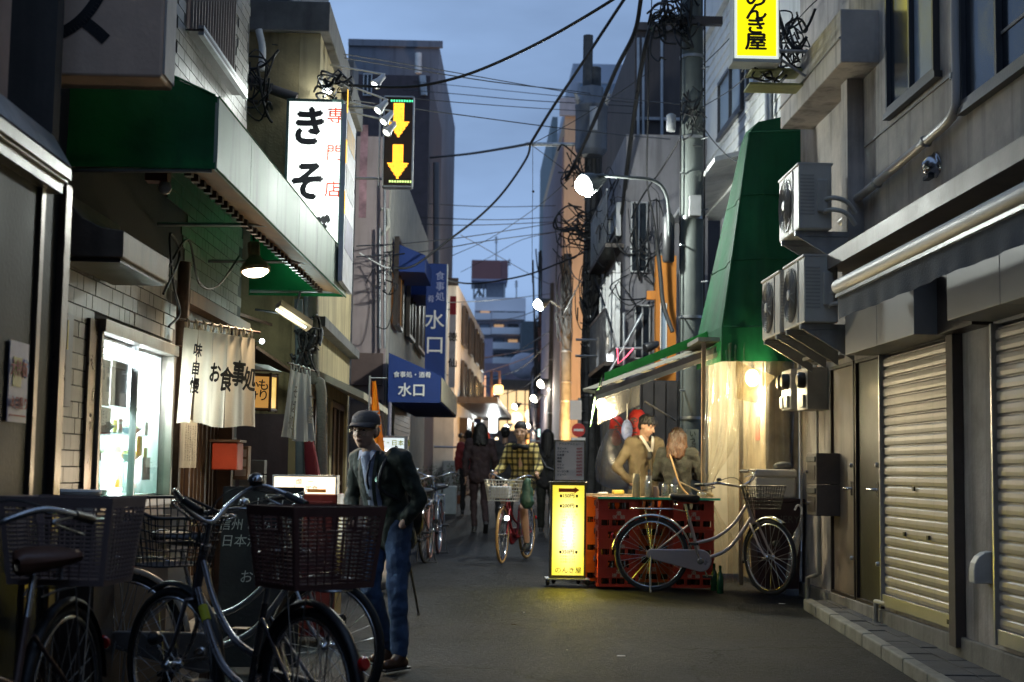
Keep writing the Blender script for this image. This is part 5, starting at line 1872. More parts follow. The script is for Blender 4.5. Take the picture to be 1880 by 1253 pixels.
# blue/white plastic bag between lanterns, hanging grey bag
c = W(1151, 790, 16.2)
t = thing('plastic_bag', 'blue and white plastic bag hanging between the red lanterns', 'bag', c)
MB().ball(c, .11, 14, 10, (.6, .4, 1.1)).build('bag', mat('blue_white_bag', (.25, .3, .55), .35, var=.7, sc=9, bump=1, bs=20), t)
MB().tube([c+V((0, 0, .1)), c+V((0, 0, .3))], .006, 4).build('bag_handle', PAPER, t)
c = W(1133, 838, 16.7)
t = thing('umbrella_bag', 'large translucent grey plastic bag hanging behind the young man', 'bag', c)
def bagf(u, v):
    a_ = u*2*math.pi
    r = .05+.20*math.sin(min(1, v*1.1)*math.pi*.62)
    if v > .9:
        r *= (1-(v-.9)*9)
    return c+V((r*math.cos(a_)*(1+.08*math.sin(5*a_))+.08*v-.05, r*.4*math.sin(a_), .32-.72*v))
MB().sheet(bagf, 26, 14).build('bag', clear('grey_plastic_bag', (.5, .52, .6), .05, .16, .25, 6), t)
# dark crate stack with foam box
c0 = W(1430, 1085, 14.1)
t = thing('plastic_crate_stack', 'dark maroon plastic storage bin with worn lettering behind the silver bicycle', 'storage bin', (c0.x, 14.1, gz(14.1)))
BN = mat('maroon_bin', (.035, .014, .016), .5, var=.3, streak=.3)
x0, x1 = W(1385, 1000, 14.1).x, W(1474, 1000, 14.1).x
hb = W(1430, 912, 14.1).z
MB().poly([(x0+.05, 14.1, gz(14)+.02), (x1-.04, 14.1, gz(14)+.02), (x1, 14.1, hb-.06), (x0, 14.1, hb-.06)], (0, .36, 0)).build('bin_body', BN, t)
MB().box(x0-.02, x1+.02, 14.08, 14.48, hb-.059, hb-.02).build('bin_rim', BN, t, bevel=.006)
text('WINERY', .1, mat('worn_print', (.09, .08, .07), .7, var=.6, sc=40, bump=0), ((x0+x1)/2+.02, 14.095, .95), parent=t)
fb = W(1432, 905, 14.2)
t = thing('foam_box', 'white styrofoam box on top of the maroon bin', 'foam box', (fb.x, 14.3, hb))
FM = mat('styrofoam', (.6, .56, .47), .9, var=.05, bump=.5, bs=200)
xa, xb, zt_f = W(1381, 880, 14.2).x, W(1462, 880, 14.2).x, W(1420, 862, 14.2).z
MB().box(xa+.02, xb-.02, 14.12, 14.46, hb-.018, zt_f-.08).build('box_body', FM, t, bevel=.02)
MB().box(xa+.01, xb-.01, 14.11, 14.47, zt_f-.078, zt_f).build('box_lid', FM, t, bevel=.02)
c = W(1430, 856, 14.5)
tag(MB().ball(V((c.x, 14.3, zt_f+.03)), .1, 14, 8, (1, .8, .5)).build('grey_bag', mat('grey_bag', (.07, .07, .07), .7, bump=1, bs=14)), 'dark grey bundled bag lying on the foam box', 'bag')
# folded clear umbrella leaning at the corner
a_, b_ = W(1472, 945, 13.9), W(1440, 1090, 13.9)
t = thing('clear_umbrella', 'folded clear plastic umbrella leaning against the corner by the maroon bin', 'umbrella', b_)
MB().tube([a_, a_.lerp(b_, .15), a_.lerp(b_, .25), a_.lerp(b_, .5), a_.lerp(b_, .8), b_], [.01, .012, .04, .045, .025, .008], 9).build('canopy', clear('umbrella_plastic', (.85, .86, .88), .15, .35, .15, 9), t)
MB().tube(smoothpts([a_, a_+V((.0, 0, .06)), a_+V((-.04, 0, .09)), a_+V((-.07, 0, .04))], 4), .01, 6).build('handle', PAPER, t)
# green bottle and litter at foot
for i, (px, py, lb) in enumerate(((1311, 1085, 'green bottle standing at the right end of the crates'), (1322, 1090, 'second green bottle by the plastic curtain foot'))):
    p = G(px, py)
    tag(MB().lathe([(.03, 0), (.034, .01), (.034, .16), (.014, .21), (.014, .26), (.016, .265)], p, n=12).build('green_bottle', mat('green_bottle_glass', (.01, .06, .025), .12, bump=0)), lb, 'bottle')
# ================================================================== yellow stand sign
p = G(1042, 1075)
YY = p.y
t = thing('yellow_stand_sign', 'glowing yellow stand sign with price list on castors in mid street', 'sign', p)
z0, z1 = W(1042, 1062, YY).z, W(1042, 888, YY).z
x0, x1 = W(1010, 970, YY).x, W(1076, 970, YY).x
AL2 = mat('sign_frame_bronze', (.2, .17, .10), .35, .7)
def yellow_face():
    m = emis('yellow_sign_face', (1, .82, .06), 1.5)
    return m
hot(yellow_face(), ((x0+x1)/2, YY, (z0+z1)/2-.02), (.24, 1, .62), .62, .75)
MB().box(x0+.022, x1-.022, YY, YY+.012, z0+.03, z1-.02).build('sign_face', yellow_face(), t)
MB().box(x0+.022, x1-.022, YY+.145, YY+.155, z0+.03, z1-.02).build('sign_face', yellow_face(), t)
MB().box(x0+.022, x1-.022, YY+.013, YY+.144, z0, z1).build('sign_core', AL2, t)
m_ = MB().box(x0, x0+.021, YY-.01, YY+.165, z0, z1).box(x1-.021, x1, YY-.01, YY+.165, z0, z1).box(x0-.01, x1+.01, YY-.015, YY+.17, z1+.0005, z1+.018).box(x0+.022, x1-.022, YY-.008, YY-.001, z0, z0+.029)
m_.build('sign_frame', AL2, t, bevel=.003)
MB().box(x0-.04, x1+.04, YY-.06, YY+.22, z0-.018, z0-.002).build('base_plate', STEEL, t, bevel=.003)
for dx, dy in ((x0-.02, -.03), (x1+.02, -.03), (x0+.05, .18), (x1-.06, .18)):
    MB().lathe([(.028, -.012), (.032, -.008), (.032, .008), (.028, .012)], (dx, YY+dy, gz(YY)+.031), (1, .3, 0), 14).build('castor', RUBBER, t)
cx = (x0+x1)/2
zz = lambda py: W(1042, py, YY).z
MB().add([(cx-.1, YY-.003, zz(904)), (cx+.06, YY-.003, zz(904)), (cx+.06, YY-.003, zz(906.5)), (cx+.11, YY-.003, zz(900)), (cx+.06, YY-.003, zz(894)), (cx+.06, YY-.003, zz(897)), (cx-.1, YY-.003, zz(897))], [(0, 1, 2, 3, 4, 5, 6)]).build('arrow_mark', mat('sign_orange_ink', (.7, .12, .01), .6, var=0, bump=0), t)
for py, s_ in ((911, '150円'), (929.5, '200円'), (1014, '350円')):
    for ddx, cc in ((-.075, '■'), (.085, '■')):
        MB().box(cx+ddx-.011, cx+ddx+.011, YY-.0035, YY-.001, zz(py+2.5), zz(py-2.5)).build('price_mark', INK, t)
    text(s_, .05, INK, (cx, YY-.002, zz(py)), parent=t, bold=.02)
YI = mat('sign_olive_ink', (.35, .25, .02), .6, var=0, bump=0)
words = ['生ビール', 'ハイボール', '日本酒', '焼酎', '冷奴', '枝豆', 'もつ煮', '串かつ', '玉子焼', 'ポテト', '焼鳥', 'つくね', 'ねぎま']
for k in range(13):
    py = 940+k*5.4
    text(words[k]+' ・・ 円', .022, YI, (cx, YY-.002, zz(py)), parent=t)
for k in range(3):
    text('お気軽にどうぞ', .022, YI, (cx, YY-.002, zz(1022+k*5)), parent=t)
text('のんき屋', .068, INK, (cx+.005, YY-.002, zz(1048)), parent=t, bold=.006)
lamp('stand_sign_spill', 'AREA', (cx, YY-.02, z0+.25), 15, (1, .80, .06), (.3, .5), t, aim=(0, -1, -.45))
# menu board above
t2 = thing('menu_board', 'white framed drinks price board mounted above the yellow stand sign', 'menu board', (cx, YY, z1))
m0, m1 = W(1017, 885, YY), W(1075, 809, YY)
MB().box(m0.x+.012, m1.x-.012, YY+.03, YY+.04, z1+.035, m1.z-.012).build('board', mat('menu_board_white', (.82, .72, .65), .5, var=.05), t2)
MB().box(m0.x, m0.x+.011, YY+.02, YY+.05, z1+.02, m1.z).box(m1.x-.011, m1.x, YY+.02, YY+.05, z1+.02, m1.z).box(m0.x+.0115, m1.x-.0115, YY+.02, YY+.05, m1.z-.011, m1.z).box(m0.x+.0115, m1.x-.0115, YY+.02, YY+.05, z1+.02, z1+.034).build('board_frame', AL2, t2)
text('ドリンクメニュー', .028, INK, ((m0.x+m1.x)/2, YY+.028, m1.z-.04), parent=t2, bold=.01)
for k, s_ in enumerate(['生ビール', 'ハイボール', '日本酒', '梅酒', '焼酎', 'ワイン', 'サワー', 'ウーロン茶', 'ジュース']):
    z_ = m1.z-.085-k*.033
    text(s_, .024, INK, (m0.x+.03, YY+.028, z_), parent=t2, align='LEFT', bold=.02)
    text(['400', '350', '450', '300'][k % 4]+'円', .024, RED, (m1.x-.03, YY+.028, z_), parent=t2, align='RIGHT', bold=.02)
tag(MB().tube(smoothpts([V((x1, YY+.1, gz(YY)+.012)), G(1100, 1073)+V((0, 0, .012)), G(1116, 1070)+V((0, 0, .012)), V((1.3, 14.6, gz(14.6)+.02))], 6), .006, 5).build('power_cord', CABLE), 'black power cord running from the yellow sign to the crates', 'cable')
# upper yellow sign
Y10 = 12.6
p0, p1 = W(1349, 106, Y10), W(1429, -60, Y10)
t = thing('hanging_yellow_sign', 'yellow lit box sign with black characters projecting high above the street', 'sign', (p0.x, Y10, p0.z))
YF = emis('yellow_box_sign', (1, .86, .0), 1.05)
MB().box(p0.x+.02, p1.x-.02, Y10, Y10+.01, p0.z+.02, p1.z-.02).build('sign_face', YF, t)
m_ = MB()
wt = emis('sign_white_edge', (.9, 1, .9), .7)
m_.box(p0.x, p0.x+.0195, Y10-.004, Y10+.012, p0.z, p1.z).box(p1.x-.0195, p1.x, Y10-.004, Y10+.012, p0.z, p1.z).box(p0.x+.02, p1.x-.02, Y10-.004, Y10+.012, p0.z, p0.z+.0195)
m_.build('white_border', wt, t)
MB().box(p0.x-.01, p1.x+.01, Y10+.013, Y10+.22, p0.z-.01, p1.z).box(p0.x-.02, p1.x+.02, Y10-.01, Y10+.23, p0.z-.04, p0.z-.011).build('sign_case', mat('white_sign_case', (.55, .56, .52), .5), t)
for ch, py in (('の', 0), ('ん', 24), ('き', 50), ('屋', 79)):
    q = W(1388, py, Y10)
    text(ch, .17, INK, (q.x, Y10-.002, q.z), parent=t, bold=.035, sx=1.25)
for z in (p0.z+.1, p0.z+.9):
    MB().tube([(p1.x, Y10+.1, z), (XR+.0, Y10+.1, z)], .018, 6).build('sign_bracket', STEEL, t)
m_ = MB()
m_.tube([(p1.x, Y10+.1, p0.z+.05), (XR, Y10+.1, p0.z-.35)], .014, 6)
m_.build('sign_bracket', STEEL, t)
lamp('yellow_sign_spill', 'AREA', ((p0.x+p1.x)/2, Y10-.03, p0.z+.4), 1.2, (1, .9, .1), (.35, .7), t, aim=(0, -1, 0))
0 and lamp('yellow_sign_side', 'AREA', (p1.x+.04, Y10+.1, p0.z+.3), .8, (1, .9, .1), (.2, .6), t, aim=(1, .2, -.3))
# metal tray of wiring below sign
c = W(1400, 130, 12.9)
t = thing('wiring_platform', 'yellow lit metal bracket shelf loaded with coiled wires under the yellow sign', 'bracket', c)
MB().box(c.x-.12, c.x+.35, 12.8, 13.1, c.z-.02, c.z).box(c.x-.14, c.x+.36, 12.8, 13.1, c.z-.16, c.z-.14).build('shelf', mat('yellow_lit_metal', (.35, .34, .12), .6, streak=.4), t)  # yellow light of the sign put into the shelf colour
# ================================================================== main utility pole
def pole(lb, px, Y, r, ztop, bands=6, m=None, steps=True, r2=None, lean=0):
    x = (px-870)/F*Y
    t = thing('utility_pole', lb, 'utility pole', (x, Y, gz(Y)))
    PM = m or mat('concrete_pole', (.115, .13, .12), .7, var=.2, sc=3, streak=.4)
    MB().lathe([(r, -.1), (r*.97, 2), (r2 or r*.78, ztop)], (x, Y, gz(Y)), (lean, 0, 1), 20).build('pole_shaft', PM, t)
    for k in range(bands):
        z = 2.1+k*(ztop-3)/bands+R.uniform(-.2, .2)
        MB().lathe([(r*1.04, 0), (r*1.04, .035)], (x, Y, z), n=20).build('band', STEEL, t)
    if steps:
        for k in range(int((ztop-2)/.45)):
            z = 2.4+k*.45
            s_ = 1 if k % 2 else -1
            MB().tube([(x+s_*r*.6, Y-r*.6, z), (x+s_*r*1.1, Y-r*1.3, z)], .011, 5).build('step_bolt', STEEL, t)
    return t, x
pt, pxx = pole('thick grey concrete utility pole beside the green cover', 1268, 17.5, .155, 11, 7)
# equipment on main pole
MB().lathe([(.06, 0), (.075, .02), (.075, .55), (.05, .6), (.02, .62)], (W(1227, 480, 17.4).x, 17.4, W(1227, 482, 17.4).z), n=14).build('cable_closure', BLACK, pt)
MB().lathe([(.055, 0), (.06, .02), (.06, .2), (.03, .22)], (W(1231, 243, 17.4).x, 17.35, W(1231, 243, 17.4).z), n=12).build('junction_can', mat('grey_can', (.4, .4, .4), .4), pt)
for (px, py) in ((1262, 240), (1272, 230)):
    MB().tube([(pxx+(.14 if px > 1265 else -.16), 17.4, .6), (pxx+(.14 if px > 1265 else -.16), 17.4, 9)], .012, 5).build('riser_cable', CABLE, pt)
MB().box(pxx-.07, pxx+.07, 17.2, 17.34, 4.55, 4.8).build('pole_box', mat('grey_can', (.4, .4, .4), .4), pt)
zc = W(1240, 45, 17.5).z
MB().box(pxx-.42, pxx+.35, 17.3, 17.4, zc-.05, zc+.05).build('crossarm', DARKM, pt)
# plate on the pole
c = W(1271, 825, 17.3)
t = thing('pole_plate', 'pale green vertical name plate with black characters on the thick pole', 'name plate', c)
MB().box(c.x-.075, c.x+.075, 17.28, 17.29, c.z-.26, c.z+.24).build('plate', mat('pale_plate', (.45, .47, .36), .6), t)
text('い\nっ\nぷ\nく\n横\n丁', .085, INK, (c.x, 17.277, c.z), parent=t, ls=.85, bold=.01)
# street light arm
SLM = mat('lamp_arm_steel', (.12, .13, .13), .5, .5)
def streetlight(lb, globe, base, r, st, pw, col, arch=None):
    t = thing('street_lamp', lb, 'street lamp', base)
    g_ = V(globe)
    b = V(base)
    if arch:
        MB().tube(smoothpts(arch, 6), .022, 8).build('lamp_arm', SLM, t)
    else:
        MB().tube([b, b.lerp(g_, .5)+V((0, 0, .12)), g_+V((.06, 0, .06))], .02, 6).build('lamp_arm', SLM, t)
    hd_ = V((.75, .45, .38)).normalized()
    MB().lathe([(r*1.12, -r*.1), (r*1.15, .0), (r*.95, r*.9), (r*.5, r*1.9), (.03, r*2.6)], g_+V((0, 0, -.03)), hd_, 18).build('lamp_housing', SLM, t)
    MB().ball(g_+V((0, 0, -.03)), r, 16, 10, (1, 1, .9)).build('globe', emis('street_lamp_globe_%d' % st, col, st), t)
    lamp('street_light', 'POINT', g_+V((0, 0, -.03-r*.96-.06)), pw, col, .09, t)
    return t
gl = W(1075, 336, 17.0)
streetlight('glaring greenish white street lamp on a long curved arm over the street', gl, (pxx-.2, 17.4, 3.8), .13, 90, 400, (.93, 1, .94),
            [W(1228, 480, 17.4), W(1228, 400, 17.3), W(1222, 355, 17.2), W(1200, 332, 17.1), W(1150, 326, 17.0), W(1090, 322, 17.0)])
# ================================================================== BACKGROUND
def block(name, lb, cat, px0, px1, pytop, Y, depth, m, dirx=0, zb=0, pybot=None, extra=None):
    """box building whose camera-facing wall spans px0..px1 at depth Y"""
    a, b = W(px0, pytop, Y), W(px1, pytop, Y)
    t = thing(name, lb, cat, ((a.x+b.x)/2, Y, gz(Y)))
    z1 = (a.z+b.z)/2
    z0 = W(px0, pybot, Y).z if pybot else gz(min(Y, 60))-.5
    MB().poly([(a.x, Y, z0), (b.x, Y, z0), (b.x+dirx*depth, Y+depth, z0), (a.x+dirx*depth, Y+depth, z0)], (0, 0, z1-z0)).build('wall', m, t)
    return t, a.x, b.x, z0, z1
def fw(t, Y, x0, x1, z0, z1, nm=1, fm=None, gm=None, name='window'):
    """window on camera-facing wall"""
    O = V((x0, Y, 0))
    return window(t, O, V((1, 0, 0)), V((0, -1, 0)), 0, x1-x0, z0, z1, fm or ALU, gm or GLASSD, nm, min(.05, (x1-x0)*.08), -.04, name=name)
def sw(t, O, u, n, a, b, z0, z1, nm=1, fm=None, gm=None, name='window'):
    return window(t, O, u, n, a, b, z0, z1, fm or ALU, gm or GLASSD, nm, min(.05, (b-a)*.06), -.03, name=name)
# --- pinkish house (left, beyond the ochre one)
PK = mat('mauve_render', (.40, .32, .31), .85, var=.12, sc=2, streak=.35)
DX = .027
t, xa, xb, z0, z1 = block('mauve_house', 'mauve rendered house with blue fabric awnings over its windows', 'building', 560, 716, 250, 20, 9, PK, DX)
uS = V((DX, 1, 0)).normalized()
nS = V((1, -DX, 0)).normalized()
OS = V((xb, 20, 0))
BEI = mat('beige_side_render', (.45, .42, .36), .85, streak=.3)
MB().obox(OS+uS*4.5+nS*.012+V((0, 0, (z0+z1)/2)), uS*4.4, nS*.01, V((0, 0, (z1-z0)/2-.05))).build('street_cladding', BEI, t)
amber = emis('dim_amber_window', (.55, .25, .06), .25)
for (a, b, pz0, pz1, g_) in ((.5, 1.6, 505, 600, amber), (3.0, 4.3, 510, 620, GLASSD), (5.2, 7.5, 500, 640, GLASSD)):
    zz0 = CAMZ+(862-pz1)/F*(20+a)
    sw(t, OS+nS*.024, uS, nS, a, b, zz0, zz0+1.3, 2, DARKM, g_)
MB().box(xb-1.6, xb-.02, 19.9, 19.995, 2.55, 3.0).build('brown_band', mat('brown_band', (.12, .08, .07), .7), t)
for k in range(7):
    MB().box(xb-1.55, xb-.03, 19.97, 19.998, .4+k*.28, .4+k*.28+.27).build('cladding_board', mat('grey_brown_board', (.13, .11, .11), .7, streak=.3), t)
for (px, py0, py1) in ((706, 330, 640), (697, 420, 640)):
    MB().tube([W(px, py0, 19.9), W(px, py1, 19.9)], .02, 5).build('conduit', STEEL, t)
MB().tube([W(700, 385, 20), W(712, 385, 20), W(713, 415, 20), W(702, 432, 20)], .03, 6).build('vent_pipe', CREAM, t)
# vertical faded banner on the mauve house
c0, c1 = W(658, 400, 19.7), W(676, 230, 19.7)
bt = thing('faded_banner', 'faded mauve printed banner strip beside the arrow sign', 'banner', c0)
MB().sheet(lambda u, v: V((c0.x+(c1.x-c0.x)*u, 19.7+.03*math.sin(v*9), c1.z+(c0.z-c1.z)*v)), 4, 10).build('cloth', mat('faded_print', (.35, .2, .22), .8, var=.6, sc=5), bt)
BLU = mat('blue_canvas', (.018, .05, .22), .75, var=.15, sc=2, bump=.2, transl=.15)
def wedge(lb, Y, px0, px1, py_top, py_bot, L, side_m=None, group=None):
    a, b = W(px0, py_top, Y), W(px1, py_bot, Y)
    tt = thing('blue_awning', lb, 'awning', (a.x, Y, b.z), group)
    zt, zb = a.z, b.z
    pr = [(a.x, Y, zt), (b.x, Y, zt-(zt-zb)*.45), (b.x, Y, zb), (a.x, Y, zb)]
    MB().poly(pr, (DX*L, L, 0)).build('canvas', side_m or BLU, tt)
    return tt, a, b
t1, a, b = wedge('lower blue awning with white characters on its side above the shop entrance', 19.2, 714, 808, 648, 740, 5.5)
q = W(757, 689, 19.19)
text('食事処・酒肴', .085, PAPER, (q.x, 19.188, q.z), parent=t1, bold=.012)
q = W(756, 718, 19.19)
text('水口', .19, PAPER, (q.x, 19.188, q.z), parent=t1, bold=.02)
MB().poly([(b.x+.012, 19.25, b.z+.02), (b.x+.012+DX*5.2, 24.5, b.z+.02), (b.x+.012+DX*5.2, 24.5, b.z+.34), (b.x+.012, 19.25, b.z+.34)], (.01, 0, 0)).build('pale_valance', mat('pale_valance', (.5, .45, .3), .6, streak=.3), t1)
MB().tube([(a.x+.03, 19.22, b.z), (a.x+.03, 19.22, gz(19))], .025, 6).build('post', mat('lilac_post', (.25, .23, .28), .5), t1)
wedge('upper blue window awning on the mauve house, nearer one', 20.6, 716, 780, 442, 500, 1.6, group='blue window awnings')
wedge('upper blue window awning on the mauve house, farther one', 23.2, 742, 802, 500, 542, 1.6, group='blue window awnings')
# blue banner sign
p0, p1 = W(779, 700, 22.5), W(822, 485, 22.5)
bs = thing('blue_sign', 'tall dark blue projecting sign with white characters', 'sign', (p0.x, 22.5, p0.z))
MB().box(p0.x, p1.x, 22.5, 22.62, p0.z, p1.z).build('sign_box', BLU, bs)
MB().box(p1.x-.012, p1.x+.008, 22.49, 22.63, p0.z, p1.z).build('sign_edge', STEEL, bs)
for k, ch in enumerate('食事処'):
    q = W(808, 508+19*k, 22.5)
    text(ch, .15, mat('sign_lilac_ink', (.4, .42, .6), .6, var=0, bump=0), (q.x, 22.495, q.z), parent=bs)
q = W(791, 550, 22.5)
text('肴', .12, mat('sign_lilac_ink', (.4, .42, .6), .6), (q.x, 22.495, q.z), parent=bs)
for ch, py in (('水', 590), ('口', 636)):
    q = W(798, py, 22.5)
    text(ch, .32, PAPER, (q.x, 22.495, q.z), parent=bs, bold=.008)
# shutters/wall under the blue awning
m_ = MB().box(xb-.02+DX, xb+.02+DX, 20.6, 24.2, gz(21), 2.5)
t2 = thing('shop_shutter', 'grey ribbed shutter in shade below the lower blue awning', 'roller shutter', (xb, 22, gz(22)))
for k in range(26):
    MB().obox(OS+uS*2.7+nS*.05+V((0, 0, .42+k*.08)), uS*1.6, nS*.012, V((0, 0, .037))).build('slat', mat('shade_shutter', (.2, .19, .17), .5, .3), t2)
# tall blocks behind left
DKB = mat('dark_brown_cladding', (.055, .042, .05), .7, var=.3, streak=.3)
GRB = mat('grey_blue_concrete', (.17, .18, .21), .85, var=.2, sc=.6, streak=.4)
t, xa_, xb_, z0, z1 = block('dark_tower', 'dark brown narrow building rising behind the arrow sign', 'building', 640, 790, 138, 30, 5, DKB, DX)
fw(t, 30, W(668, 300, 30).x, W(692, 300, 30).x, W(680, 330, 30).z, W(680, 260, 30).z, 2)
fw(t, 30, W(667, 170, 30).x, W(683, 170, 30).x, W(680, 178, 30).z, W(680, 138, 30).z, 2)
MB().tube([W(775, 140, 29.9), W(778, 176, 29.9)], .08, 6).build('duct', STEEL, t)
MB().tube([(W(800, 290, 30).x, 30.5, W(800, 290, 30).z), (W(800, 480, 30).x, 30.5, W(800, 480, 30).z)], .07, 6).build('downpipe', GRB, t)
t, xa_, xb_, z0, z1 = block('grey_block', 'grey concrete block with flat top behind the dark tower', 'building', 640, 806, 79, 36, 9, GRB, DX+.006)
MB().box(xa_, xb_+.1, 35.9, 36.0, z1-.12, z1+.05).build('parapet', GRB, t)
MB().tube([W(768, 98, 35.8), W(768, 135, 35.8)], .09, 6).build('vent_stack', WHITE, t)
t, xa_, xb_, z0, z1 = block('slate_roofed_house', 'dark slate roof slope beside the ochre parapet', 'building', 560, 650, 110, 19.2, .6, mat('slate_cladding', (.08, .085, .10), .7), DX)
# --- cream building with 徳仙 banner
CRB = mat('cream_tiles', (.58, .55, .50), .75, var=.1, sc=4, streak=.25)
t, xa_, xb_, z0, z1 = block('cream_building', 'cream building with a white vertical banner sign beyond the blue signs', 'building', 760, 838, 517, 34, 14, CRB, .055)
MB().box(xa_, xb_+.05, 33.9, 34.0, z1-.1, z1+.08).build('parapet', DARKM, t)
OC = V((xb_, 34, 0))
uC = V((.055, 1, 0)).normalized()
nC = V((1, -.055, 0)).normalized()
for k in range(4):
    for f_ in range(2):
        sw(t, OC+nC*.0, uC, nC, 2+k*3, 3.4+k*3, gz(36)+2.9+f_*1.4-.4, gz(36)+3.9+f_*1.4-.4, 1, DARKM, GLASSD)
    MB().obox(OC+uC*(3+k*3)+nC*.1+V((0, 0, 1.8)), uC*.9, nC*.1, V((0, 0, .9))).build('shop_front', [DARKM, WOOD][k % 2], t)
MB().obox(OC+uC*7+nC*.5+V((0, 0, 3.1)), uC*6, nC*.5, V((0, 0, .08))).build('canopy', DARKM, t)
for (px, py) in ((846, 800), (856, 803)):
    MB().ball(W(px, py, 34), .07, 8, 5).build('spot_housing', BLACK, t)
p0, p1 = W(823, 712, 33), W(838, 545, 33)
bs = thing('white_banner_sign', 'white vertical sign with red top and black characters on the cream building', 'sign', (p0.x, 33, p0.z))
MB().box(p0.x, p1.x, 33, 33.12, p0.z, p1.z).build('sign_box', mat('white_sign_paint', (.7, .68, .66), .6), bs)
MB().box(p0.x-.001, p1.x+.001, 32.99, 33.13, W(830, 578, 33).z, p1.z+.01).build('red_header', mat('sign_red', (.42, .02, .03), .6), bs)
for ch, py in (('徳', 620), ('仙', 668)):
    q = W(831, py, 33)
    text(ch, .22, INK, (q.x, 32.985, q.z), parent=bs, bold=.02)
for z_ in (p1.z-.3, p0.z+.3):
    MB().tube([(p0.x-.3, 33.06, z_), (p0.x, 33.06, z_)], .02, 5).build('bracket', STEEL, bs)
# --- far apartment block with balconies
YA = 118
AP = mat('apartment_white', (.82, .80, .82), .8, var=.08, sc=.2)
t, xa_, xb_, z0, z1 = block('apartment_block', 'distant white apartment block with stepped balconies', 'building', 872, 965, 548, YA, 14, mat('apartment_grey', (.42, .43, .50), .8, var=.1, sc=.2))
MB().box(xa_, xb_, YA-.5, YA-.01, W(0, 556, YA).z, z1).build('parapet', AP, t)
for k in range(7):
    zt_ = W(900, 580+k*27, YA).z
    for (a, b, yy) in ((872, 902, 1.2), (902, 962, 1.8)):
        x0, x1 = W(a, 600, YA).x, W(b, 600, YA).x
        MB().box(x0, x1-.05, YA-yy, YA-yy+.12, zt_-.45, zt_+.10).build('balcony_front', AP, t)
        MB().box(x0, x1-.05, YA-yy+.13, YA-.02, zt_-.45, zt_-.30).build('balcony_slab', AP, t)
    for j in range(3):
        x0 = W(880+j*26, 600, YA).x
        fw(t, YA, x0, x0+.9, zt_-.25, zt_+.55, 1, DARKM, [emis('far_lit_room', (1, .6, .3), .35), GLASSD, GLASSD, GLASSF][(k*3+j) % 4])
for k in range(5):
    x0 = W(908+k*9, 650, YA).x
t, xa_, xb_, z0, z1 = block('apartment_wing', 'dark narrow wing at the side of the distant apartment block', 'building', 958, 990, 590, 112, 8, mat('apartment_grey_dark', (.10, .12, .13), .8))
for k in range(4):
    fw(t, 112, xa_+.2, xb_-.2, W(0, 640+k*24, 112).z, W(0, 630+k*24, 112).z, 1, DARKM, GLASSF)
# stair tower + tank
t, xa_, xb_, z0, z1 = block('roof_stair_tower', 'grey stair tower on the roof of the distant apartment block', 'tower', 893, 928, 514, 121, 5, mat('tower_grey', (.28, .30, .34), .8), pybot=552)
t, xa_, xb_, z0, z1 = block('water_tank', 'big red-brown boxed water tank on a frame above the apartment roof', 'water tank', 866, 920, 478, 119.5, 5.5, mat('tank_red', (.28, .12, .11), .7, var=.1, sc=.3), pybot=512)
o = [c for c in t.children][0]
MB().box(xb_+.02, xb_+.6, 119.5, 125, z0, z1).build('side_panel', mat('tank_side', (.22, .11, .11), .7), t)
MB().box(xa_, xb_+.5, 119.4, 125, z0-.18, z0-.01).build('tank_band', mat('band_lilac', (.35, .35, .45), .7), t)
for pa_, pb_ in ((870, 870), (880, 880), (888, 888), (925, 925), (870, 888), (888, 870)):
    MB().tube([W(pa_, 513, 121), W(pb_, 550, 121)], .08, 4).build('tank_leg', STEEL, t)
for (px, y0, y1, lb) in ((911, 478, 434, 'tall thin antenna mast on the red-brown water tank'), (935, 486, 476, 'short antenna at the side of the water tank'), (948, 556, 515, 'lattice aerial mast on the apartment roof')):
    t = thing('antenna', lb, 'antenna', W(px, y0, 120))
    MB().tube([W(px, y0, 120), W(px, y1, 120)], .06, 5).build('mast', STEEL, t)
    for k in range(3):
        yy_ = y1+3+k*4
        MB().tube([W(px-3, yy_, 120), W(px+3, yy_, 120)], .04, 4).build('element', STEEL, t)
# --- lit glass station building at the end
YE = 78
t, xa_, xb_, z0, z1 = block('glass_hall', 'large glass hall glowing warm yellow at the end of the street', 'building', 905, 1035, 698, YE, 10, mat('hall_frame', (.08, .07, .06), .6))
HG = emis('warm_lit_glass', (1, .70, .34), .95)
for k in range(6):
    x0, x1 = W(915+k*16, 800, YE).x, W(915+(k+1)*16, 800, YE).x
    for (ya_, yb_) in ((702, 738), (739, 776)):
        MB().box(x0+.04, x1-.04, YE-.12, YE-.02, W(0, yb_, YE).z, W(0, ya_, YE).z).build('lit_pane', HG, t)
MB().box(xa_, xb_, YE-.3, YE-.13, W(0, 784, YE).z, W(0, 777, YE).z).build('floor_band', mat('band_brown', (.12, .09, .08), .7), t)
MB().box(xa_, xb_, YE-.25, YE-.13, -1, W(0, 784, YE).z-.01).build('lower_wall', mat('hall_brown_wall', (.16, .12, .10), .8), t)
for i, (px, py) in enumerate(((948, 768), (975, 762), (979, 775))):
    c = W(px, py, YE-.5)
    t2 = thing('hall_lamp', ('left pale lamp seen in the glass hall', 'upper pale lamp in the glass hall', 'lower pale lamp in the glass hall')[i], 'lamp', c)
    MB().ball(c, .35, 10, 7, (1, .3, 1)).build('globe', emis('hall_lamp_glow', (1, .85, .6), 1.6), t2)
t, xa_, xb_, z0, z1 = block('lilac_building', 'lilac rendered building in front of the apartment block', 'building', 868, 905, 622, 90, 10, mat('lilac_render', (.40, .36, .44), .85))
t, xa_, xb_, z0, z1 = block('low_mauve_building', 'mauve low building with dark windows above the glass hall', 'building', 890, 1000, 668, 84, 4, mat('mauve_wall', (.32, .26, .30), .85))
